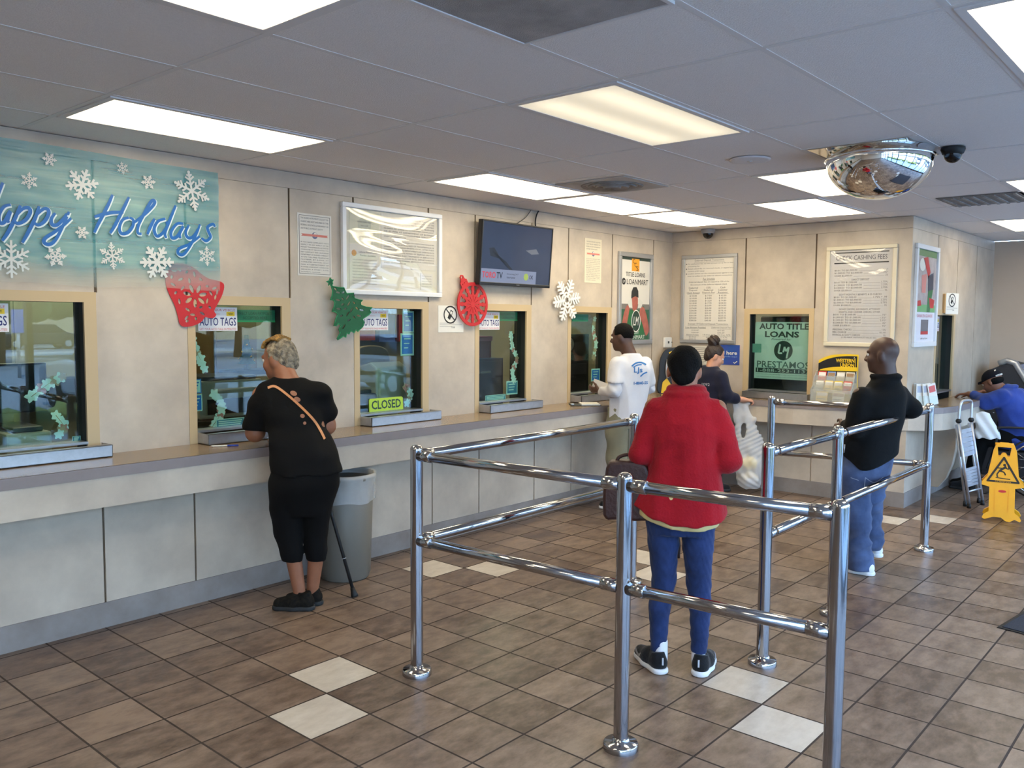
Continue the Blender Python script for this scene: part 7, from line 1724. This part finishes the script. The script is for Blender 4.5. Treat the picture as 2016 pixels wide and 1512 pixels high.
q = MB(); q.text(wf_, 'WESTERN', 1.515, 0.408, 0.175, 0.036, m_wuy, -0.0725, 0.03); q.text(wf_, 'UNION', 1.535, 0.366, 0.130, 0.036, m_wuy, -0.0725, 0.03); q.fbox(wf_, 1.608, 1.612, 0.345, 0.43, -0.074, -0.072, m_wuy); q.text(wf_, 'A', 1.60, 0.437, 0.014, 0.014, m_white, -0.0725); q.build('lettering', wu)
q = MB(); q.prism(wf_, catmull([(1.285, 0.318), (1.38, 0.340), (1.50, 0.350), (1.632, 0.348)], 5) + [(1.632, 0.312), (1.275, 0.306)], -0.074, -0.066, m_wuy); q.build('yellow_band', wu)
sd = [(0.085, 0.0), (0.085, 0.135), (0.03, 0.17), (0.01, 0.24), (-0.065, 0.315), (-0.08, 0.315), (-0.08, 0.0)]
for x in (1.255, 1.63):
    q = MB(); q.prism(Fr(wf_(x, 0, 0), wf_.n, wf_.v), sd, -0.003, 0.003, m_acr); q.build('side_panel', wu)
for k, (d0, h0, d1, h1) in enumerate(((0.085, 0.0, 0.082, 0.135), (0.035, 0.10, 0.03, 0.20), (-0.015, 0.16, -0.02, 0.262))):
    q = MB(); q.add([wf_(1.258, h0, d0), wf_(1.627, h0, d0), wf_(1.627, h1, d1), wf_(1.258, h1, d1)], [(0, 1, 2, 3)], m_acr); q.add([wf_(1.258, h0, d0 - 0.004), wf_(1.627, h0, d0 - 0.004), wf_(1.627, h1, d1 - 0.004), wf_(1.258, h1, d1 - 0.004)], [(3, 2, 1, 0)], m_acr); q.build('tier_front', wu)
lr = random.Random(9)
LC = [(206, 60, 44), (120, 150, 200), (236, 206, 120), (214, 208, 190), (190, 180, 160), (226, 196, 70)]
def leaflet(x, d, h, w, hh, c, lab):
    r = thing('leaflet', lab, 'leaflet', wf_(x, h, d), 'leaflets in the rack')
    t = -0.22; f = Fr(wf_(x, h, d), wf_.u, (wf_.v - wf_.n * 0.28))
    q = MB(); q.fbox(f, 0, w, 0, hh, -0.004, 0.0, M('leaflet %d %d %d' % c, c, 0.5)); q.build('sheet', r)
    q = MB(); q.fbox(f, 0.006, w - 0.006, hh * 0.62, hh * 0.92, 0.0, 0.0008, m_white if c[2] < 180 else M('leaflet print', (150, 120, 90), 0.6)); q.fbox(f, 0.01, w - 0.02, hh * 0.30, hh * 0.36, 0.0, 0.0008, m_inkg); q.build('print', r)
for k in range(4): leaflet(1.27 + 0.088 * k, -0.028, 0.17, 0.078, 0.135, LC[(0, 1, 4, 3)[k]], ('red', 'blue', 'tan', 'grey')[k] + ' leaflet in the top tier of the rack, %s' % ('leftmost', 'second from the left', 'third from the left', 'rightmost')[k])
for k in range(4): leaflet(1.27 + 0.088 * k, 0.024, 0.105, 0.078, 0.115, LC[(4, 2, 5, 0)[k]], ('tan', 'pale yellow', 'yellow', 'red')[k] + ' leaflet in the middle tier of the rack, %s' % ('leftmost', 'second from the left', 'third from the left', 'rightmost')[k])
for k in range(2): leaflet(1.30 + 0.155 * k, 0.076, 0.012, 0.11, 0.105, LC[3] if k else LC[2], ('cream leaflet in the bottom tier of the rack, left', 'white leaflet in the bottom tier of the rack, right')[k])

# ------------------------------------------------------------------ courtesy phone board in the corner
pf = Fr((5.05, 0.27, 0.931), (0.62, -0.78, 0), (0, 0, 1))
ph = thing('phone_stand', 'tall black and yellow courtesy phone stand in the corner of the counter', 'phone', (5.05, 0.27, 0.931))
q = MB(); q.prism(pf, catmull([(-0.12, 0.0), (-0.125, 0.20), (-0.115, 0.36), (-0.06, 0.465), (0.03, 0.49), (0.14, 0.49), (0.16, 0.30), (0.16, 0.0)], 5, True), -0.02, 0.02, m_wuk); q.build('board', ph, bevel=0.006)
q = MB(); q.prism(pf, [(-0.10, 0.005), (-0.085, 0.12), (-0.04, 0.165), (0.0, 0.10), (0.015, 0.005)], 0.02, 0.03, m_wuy); q.prism(pf, [(-0.025, 0.44), (0.03, 0.46), (0.03, 0.41), (-0.01, 0.40)], 0.02, 0.028, m_wuy); q.build('yellow_panel', ph)
q = MB(); q.tube(catmull([pf(-0.035, 0.36, 0.04), pf(-0.05, 0.30, 0.055), pf(-0.05, 0.22, 0.055), pf(-0.035, 0.17, 0.04)], 6), [0.016] * 2 + [0.011] * 15 + [0.016] * 2, m_alu, 10); q.build('handset', ph)
q = MB(); q.fbox(pf, -0.01, 0.09, 0.20, 0.36, 0.02, 0.035, m_dark); q.build('keypad', ph)

# ------------------------------------------------------------------ leaflet holder on the side shelf
hf_ = Fr((5.50, -2.16, 0.931), (0.80, -0.60, 0), (0, 0, 1))
hd_ = thing('leaflet_holder', 'clear leaflet holder with white and red flyers on the side shelf', 'holder', (5.5, -2.16, 0.931))
q = MB(); q.fbox(hf_, -0.10, 0.10, 0.0, 0.004, -0.05, 0.05, m_acr); q.fbox(hf_, -0.10, 0.10, 0.004, 0.21, -0.045, -0.041, m_acr); q.fbox(hf_, -0.10, 0.10, 0.004, 0.10, 0.03, 0.033, m_clear); q.build('acrylic_body', hd_)
for k, (a, lab) in enumerate(((-0.09, 'left white flyer in the holder on the side shelf'), (-0.02, 'middle white flyer in the holder on the side shelf'), (0.04, 'red and white flyer leaning out of the holder on the side shelf'))):
    r = thing('flyer', lab, 'flyer', hf_(a, 0.005, 0), 'flyers on the side shelf'); ff = Fr(hf_(a, 0.006, -0.02 + 0.018 * k), hf_.u + hf_.v * (0.12 * k), hf_.v - hf_.u * (0.12 * k))
    q = MB(); q.fbox(ff, 0, 0.085, 0, 0.20, 0, 0.002, m_white); q.build('sheet', r); q = MB(); q.fbox(ff, 0.01, 0.075, 0.12, 0.18, 0.002, 0.003, M('flyer red', (206, 96, 92), 0.5) if k == 2 else M('flyer blue grey', (170, 178, 196), 0.5)); q.build('print', r)

# ------------------------------------------------------------------ folded aluminium step ladder
ld = thing('step_ladder', 'folded silver aluminium step ladder by the side counter', 'ladder', (5.75, -2.50, 0))
lv = Vector((0.977, 0.214, 0)); lr_ = Vector((0.214, -0.977, 0))
def LP_(s, z, y=0.0): return Vector((5.75, -2.50, 0)) + lr_ * s + lv * y + Vector((0, 0, z))
m_aluL = M('ladder aluminium', (200, 204, 214), 0.32, 0.75, var=0.05, scale=30)
def rail_line(s0, s1, y0, y1, z1, z0=0.03): return [LP_(s0, z0, y0), LP_(s1, z1, y1)]
q = MB(); q.tube(rail_line(0.005, -0.112, -0.06, -0.06, 0.80), 0.0125, m_aluL, 10); q.build('front_rail', ld)
q = MB(); q.tube(rail_line(0.115, -0.012, 0.16, 0.12, 0.80), 0.0125, m_aluL, 10); q.build('front_rail', ld)
q = MB(); q.tube(rail_line(-0.028, -0.132, 0.02, -0.01, 0.76), 0.011, m_aluL, 10); q.build('rear_leg', ld)
q = MB(); q.tube(rail_line(0.085, -0.030, 0.26, 0.18, 0.76), 0.011, m_aluL, 10); q.build('rear_leg', ld)
for s, y in ((0.004, -0.06), (0.114, 0.16), (-0.029, 0.02), (0.084, 0.26)):
    q = MB(); q.tube([LP_(s, 0.0, y), LP_(s - 0.002, 0.045, y)], [0.019, 0.016], m_black, 12); q.build('rubber_foot', ld)
q = MB(); q.tube(catmull([LP_(-0.112, 0.80, -0.06), LP_(-0.108, 0.90, -0.06), LP_(-0.098, 0.965, -0.05), LP_(-0.080, 0.985, 0.0), LP_(-0.035, 0.985, 0.08), LP_(-0.015, 0.965, 0.12), LP_(-0.012, 0.90, 0.12), LP_(-0.012, 0.80, 0.12)], 6), 0.0115, m_aluL, 10); q.build('handle_hoop', ld)
for s, y in ((-0.112, -0.06), (-0.012, 0.12)):
    q = MB(); q.ball(LP_(s, 0.80, y), (0.026, 0.026, 0.024), m_black, 14); q.build('joint', ld)
def tread(s0, s1, za, zb, nm):
    b = MB(); b.add([LP_(s0[0], za, -0.055), LP_(s0[1], za + 0.01, 0.13), LP_(s1[1], zb + 0.01, 0.145), LP_(s1[0], zb, -0.055), LP_(s0[0], za, -0.035), LP_(s0[1], za + 0.01, 0.15), LP_(s1[1], zb + 0.01, 0.165), LP_(s1[0], zb, -0.035)], [(3, 2, 1, 0), (4, 5, 6, 7), (0, 1, 5, 4), (1, 2, 6, 5), (2, 3, 7, 6), (3, 0, 4, 7)], m_aluL)
    for k in range(5):
        t = 0.15 + 0.17 * k; a = LP_(s0[0] + (s1[0] - s0[0]) * t, za + (zb - za) * t, -0.058); c = LP_(s0[1] + (s1[1] - s0[1]) * t, za + 0.01 + (zb - za) * t, 0.128)
        b.tube([a, c], 0.003, m_steel, 6)
    b.build(nm, ld)
tread((-0.085, 0.0), (-0.052, 0.04), 0.72, 0.47, 'platform'); tread((-0.040, 0.05), (-0.018, 0.075), 0.36, 0.19, 'tread')
q = MB(); q.tube([LP_(-0.01, 0.15, -0.05), LP_(0.10, 0.16, 0.16)], 0.008, m_aluL, 8); q.build('cross_bar', ld)

# ------------------------------------------------------------------ yellow wet floor sign
wfl = thing('wet_floor_sign', 'yellow folding wet floor sign standing at the right edge', 'sign', (5.42, -2.83, 0))
vd = Vector((0.982, 0.187, 0)).normalized(); rd_ = Vector((vd.y, -vd.x, 0))
m_wy = M('wet sign yellow', (240, 170, 24), 0.4, var=0.04, scale=8); m_wk = M('wet sign black', (38, 32, 24), 0.6)
def wpanel(base, lean, name, front):
    f = Fr(base, rd_, Vector((0, 0, 1)) + vd * lean)
    out = [(-0.095, 0.075), (-0.135, 0.045), (-0.145, 0.015), (-0.125, 0.004), (-0.06, 0.03), (0.0, 0.03), (0.035, 0.002), (0.065, -0.001), (0.10, 0.022), (0.14, 0.006), (0.15, 0.02), (0.135, 0.05), (0.098, 0.078), (0.095, 0.285), (0.158, 0.300), (0.160, 0.318), (0.120, 0.372), (0.096, 0.60), (0.075, 0.655), (0.03, 0.672), (-0.03, 0.672), (-0.062, 0.655), (-0.080, 0.60), (-0.115, 0.385), (-0.158, 0.325), (-0.158, 0.300), (-0.098, 0.285)]
    hole = [(-0.050, 0.635), (0.055, 0.635), (0.045, 0.555), (0.028, 0.555), (0.015, 0.578), (0.0, 0.584), (-0.015, 0.578), (-0.028, 0.556), (-0.042, 0.556)]
    if not front: f = Fr(base, rd_, Vector((0, 0, 1)) + vd * lean)
    q = MB(); q.cutout(f, [out, hole], -0.010, 0.010, m_wy)
    o = q.build(name, wfl)
    return f, o
f1, o1_ = wpanel(Vector((5.30, -2.855, 0.002)), 0.16, 'front_panel', True)
f2, o2_ = wpanel(Vector((5.53, -2.81, 0.002)), -0.16, 'rear_panel', False)
q = MB(); q.tube([f1(-0.07, 0.662, -0.012), f1(0.07, 0.662, -0.012)], 0.012, m_wy, 12); q.build('hinge', wfl)
# print faces the viewer: normal of f1 points to the viewer
d = 0.0112
q = MB(); tri = [(-0.115, 0.338), (0.118, 0.338), (0.002, 0.545)]
for i in range(3):
    a, c = tri[i], tri[(i + 1) % 3]; stroke(q, f1, [a, c], 0.016, d + 0.0012 * i, m_wk); q.poly(f1, circ(a[0], a[1], 0.008, n=14), d + 0.004, m_wk)
q.poly(f1, circ(0.008, 0.482, 0.011, n=14), d, m_wk)
for pts, w_ in (([(0.022, 0.468), (-0.008, 0.446), (-0.030, 0.425)], 0.018), ([(0.0, 0.452), (-0.045, 0.452), (-0.055, 0.435)], 0.009), ([(0.012, 0.458), (0.040, 0.450), (0.035, 0.475)], 0.009), ([(-0.028, 0.428), (0.005, 0.420), (0.018, 0.395)], 0.011), ([(-0.030, 0.425), (-0.045, 0.398), (-0.040, 0.375)], 0.011), ([(-0.055, 0.370), (0.055, 0.362)], 0.007)):
    stroke(q, f1, catmull(pts, 4) if len(pts) > 2 else pts, w_, d, m_wk)
q.text(f1, 'ATTENTION', 0.0, 0.338, 0.12, 0.010, m_wy, d + 0.006)
q.build('pictogram', wfl)
q = MB(); q.prism(f1, circ(0.0, 0.255, 0.030, 0.011, 20), 0.010, 0.0125, m_red); q.build('maker_label', wfl)
q = MB(); q.fbox(f1, -0.055, -0.048, 0.08, 0.28, 0.010, 0.014, m_wy); q.fbox(f1, 0.048, 0.055, 0.08, 0.28, 0.010, 0.014, m_wy); q.build('rib', wfl)

# ------------------------------------------------------------------ wheelchair under the man in blue, white bag, kiosk
wc = thing('wheelchair', 'dark wheelchair under the man in the blue shirt', 'wheelchair', (6.98, -2.62, 0))
R2_ = Matrix.Rotation(math.radians(BA - 90), 4, 'Z')
def WCp(x, y, z): return Vector((BP[0], BP[1], 0)) + (R2_ @ Vector((x, y, z)))
q = MB(); sf_ = Fr(WCp(0.18, 0, 0.40), R2_ @ Vector((1, 0, 0)), R2_ @ Vector((0, 1, 0))); q.fbox(sf_, -0.22, 0.24, -0.24, 0.24, 0.0, 0.035, m_black); q.build('seat', wc, bevel=0.01)
q = MB(); bf_ = Fr(WCp(0.44, 0, 0.45), R2_ @ Vector((0, 1, 0)), Vector((0, 0, 1))); q.fbox(bf_, -0.23, 0.23, 0.0, 0.42, -0.012, 0.012, m_black); q.build('backrest', wc, bevel=0.008)
for y in (-0.29, 0.29):
    q = MB(); q.lathe([(0.285, -0.012), (0.30, -0.008), (0.30, 0.008), (0.285, 0.012), (0.285, -0.012)], WCp(0.34, y, 0.30), m_black, 36, axis=R2_ @ Vector((0, 1, 0)))
    for k in range(10): a = 2 * PI * k / 10; q.tube([WCp(0.34, y, 0.30), WCp(0.34 + 0.285 * math.cos(a), y, 0.30 + 0.285 * math.sin(a))], 0.003, m_chrome, 6)
    w_ = q.build('wheel', wc); q = MB(); q.tube([WCp(0.34 + 0.25 * math.cos(a), y * 1.08, 0.30 + 0.25 * math.sin(a)) for a in [2 * PI * k / 32 for k in range(33)]], 0.009, m_chrome, 8); q.build('hand_rim', w_)
    q = MB(); q.lathe([(0.08, -0.014), (0.085, 0.0), (0.08, 0.014)], WCp(-0.12, y * 0.85, 0.085), m_black, 20, axis=R2_ @ Vector((0, 1, 0))); q.build('caster', wc)
    q = MB(); q.tube(catmull([WCp(0.44, y, 0.30), WCp(0.44, y, 0.64), WCp(0.40, y, 0.68), WCp(0.02, y, 0.68), WCp(-0.02, y, 0.64), WCp(-0.04, y, 0.42), WCp(-0.10, y * 0.9, 0.18)], 5), 0.011, m_black, 10); q.build('arm_frame', wc)
    q = MB(); q.tube([WCp(0.44, y, 0.64), WCp(0.46, y, 0.92), WCp(0.54, y, 0.93)], 0.011, m_black, 10); q.build('push_handle', wc)
S = SDF((-0.28, -0.36, 0.50), (0.02, -0.16, 0.86), 0.007)
S.loft([(0.56, -0.10, -0.27, 0.10, 0.05), (0.66, -0.12, -0.27, 0.105, 0.055), (0.76, -0.15, -0.27, 0.085, 0.035), (0.82, -0.15, -0.27, 0.075, 0.02)], 0.01); S.warp(lambda X, Y, Z: 0.006 * np.sin(60 * X + 40 * Z) + 0 * Y)
o = S.obj('white_bag', M('white carrier bag', (222, 226, 230), 0.5, bump=0.6, bscale=14)); o.location = (BP[0], BP[1], 0); o.rotation_euler = (0, 0, math.radians(BA - 90)); tag(o, 'crumpled white bag on the lap of the man in blue', 'bag')
kk = thing('payment_kiosk', 'dark kiosk with a slanted silver front against the far wall', 'kiosk', (8.2, -2.6, 0))
kf = Fr((7.75, 0, 0), (0, -1, 0), (0, 0, 1))
q = MB(); q.prism(kf, [(2.17, 0.0), (2.17, 1.17), (2.38, 1.27), (2.46, 1.25), (2.68, 0.86), (2.75, 0.0)], -0.55, 0.0, M('kiosk charcoal', (44, 44, 48), 0.5)); q.build('cabinet', kk, bevel=0.01)
q = MB(); q.tube([kf(2.29, 1.255, -0.01), kf(2.37, 1.29, -0.01), kf(2.45, 1.265, -0.01), kf(2.70, 0.86, -0.01), kf(2.78, 0.60, -0.01), kf(2.78, 0.0, -0.01)], 0.035, m_alu, 12); q.build('silver_bezel', kk)
q = MB(); q.add([kf(2.47, 1.245, -0.5), kf(2.47, 1.245, -0.06), kf(2.685, 0.875, -0.06), kf(2.685, 0.875, -0.5)], [(0, 1, 2, 3)], M('kiosk screen', (90, 110, 150), 0.1)); q.build('screen', kk)
# ------------------------------------------------------------------ outside, seen only as reflections
m_asph = M('sunlit asphalt', (150, 150, 150), 0.9, var=0.08, scale=2)
m_walk = M('pale concrete walk', (186, 186, 184), 0.9, var=0.06, scale=2)
go = MB(); go.box((-70, -80, -0.25), (80, YR - 2.2, -0.10), m_asph)
tag(go.build('parking_lot'), 'sunlit asphalt parking lot outside the shop front', 'ground', kind='structure')
gw = MB(); gw.box((-60, YR - 2.2, -0.25), (80, YR - 0.05, -0.02), m_walk)
tag(gw.build('sidewalk'), 'pale concrete walk outside the shop front', 'ground', kind='structure')
kb = MB(); kb.box((-60, -41.0, -0.10), (80, -36.5, -0.02), M('white concrete', (206, 202, 194), 0.9)); tag(kb.build('kerb'), 'white kerb across the parking lot', 'ground', kind='structure')
bw = MB(); bw.box((-70, -66, -0.2), (90, -64, 2.4), M('cream stucco', (214, 198, 166), 0.8)); tag(bw.build('building_wall'), 'cream low wall across the road', 'building', kind='structure')
m_leaf = M('sunlit leaves', (70, 92, 44), 0.8, rgb2=(142, 150, 84), scale=1.6, bump=0.6, bscale=5); m_bark = M('bark', (84, 66, 50), 0.9)
rnd = random.Random(3)
def tree(x, y, s, label):
    r = thing('street_tree', label, 'tree', (x, y, -0.1), 'trees across the parking lot')
    t = MB(); t.tube([(x, y, -0.1), (x + 0.1 * s, y, 1.6 * s), (x, y, 2.8 * s)], [0.22 * s, 0.16 * s, 0.12 * s], m_bark, 10); t.build('trunk', r)
    c = MB()
    for k in range(38):
        a = rnd.random() * 6.28; e = rnd.uniform(-0.6, 1.0); rr = rnd.uniform(0.6, 2.6) * s
        c.ball((x + rr * math.cos(a) * math.cos(e * 0.9), y + rr * math.sin(a) * math.cos(e * 0.9), 3.0 * s + 1.5 * s * e), rnd.uniform(0.5, 0.95) * s, m_leaf, 10)
    c.build('crown', r)
for i, (x, y, s) in enumerate(((-8, -44, 1.0), (1, -33, 0.95), (8.5, -30, 0.9), (13.5, -34, 0.95), (19, -31, 0.9), (25, -36, 1.1), (33, -32, 1.0), (42, -36, 1.1), (-17, -40, 1.2), (54, -38, 1.2), (66, -40, 1.2), (18, -56, 1.5), (9, -57, 1.5), (30, -56, 1.5))):
    tree(x, y, s, 'leafy tree across the parking lot, seen only in reflections')
m_rub = M('tyre rubber', (28, 28, 30), 0.8); m_cg = M('car glass', (20, 24, 28), 0.08)
def car(x, y, rz, rgb, label):
    r = thing('parked_car', label, 'car', (0, 0, 0), 'parked cars outside')
    paint = M('car paint %d %d %d' % rgb, rgb, 0.35, 0.0, coat=0.5)
    fr = Fr((0, -0.86, 0), (1, 0, 0), (0, 0, 1))
    b = MB(); b.prism(fr, [(-2.2, 0.3), (-2.2, 0.75), (-2.1, 0.88), (-1.1, 0.98), (1.5, 0.96), (2.15, 0.82), (2.25, 0.6), (2.2, 0.3)], -1.72, 0.0, paint); b.build('body', r, bevel=0.08)
    b = MB(); b.prism(fr, [(-1.0, 0.97), (-0.35, 1.40), (0.75, 1.42), (1.45, 0.97)], -1.60, -0.12, m_cg); b.build('cabin_glass', r, bevel=0.05)
    b = MB(); b.prism(fr, [(-0.45, 1.38), (-0.35, 1.44), (0.75, 1.46), (0.9, 1.38)], -1.58, -0.14, paint); b.build('roof', r, bevel=0.03)
    for sx in (-1.35, 1.4):
        for sy in (-0.80, 0.80):
            b = MB(); b.lathe([(0.31, -0.1), (0.33, -0.06), (0.33, 0.06), (0.31, 0.1), (0.0, 0.1)], (sx, sy, 0.33), m_rub, 20, axis=(0, 1, 0)); b.lathe([(0.19, -0.105), (0.0, -0.11)], (sx, sy, 0.33), m_alu, 16, axis=(0, 1, 0)); b.lathe([(0.19, 0.105), (0.0, 0.11)], (sx, sy, 0.33), m_alu, 16, axis=(0, 1, 0)); b.build('wheel', r)
    r.location = (x, y, -0.10); r.rotation_euler = (0, 0, rz)
car(4.7, -11.2, PI / 2, (150, 152, 156), 'silver car parked nose-in outside, seen in window reflections')
car(11.0, -11.0, PI / 2, (150, 152, 154), 'white car parked next to the silver one outside')
car(14.2, -11.2, PI / 2, (60, 66, 84), 'dark blue car parked farther along outside')
car(16.3, -48, 0.05, (40, 40, 44), 'dark car across the lot, seen in the leftmost window')
sg = thing('parking_sign', 'blue parking sign on a pale post outside', 'sign', (6.6, -22.5, -0.1))
b = MB(); b.tube([(6.6, -22.5, -0.1), (6.6, -22.5, 1.9)], 0.05, m_alu, 10); b.build('post', sg)
b = MB(); b.box((6.40, -22.44, 1.25), (6.80, -22.42, 1.95), M('parking blue', (40, 100, 190), 0.5)); b.build('plate', sg)
sh = MB()
for k in range(60):
    x = -6 + 10 * rnd.random(); sh.ball((x, -8.4 + 0.4 * rnd.random(), 0.15 + 0.25 * rnd.random()), 0.18 + 0.12 * rnd.random(), m_leaf, 8)
tag(sh.build('low_hedge'), 'low hedge along the walk outside', 'hedge', kind='stuff')
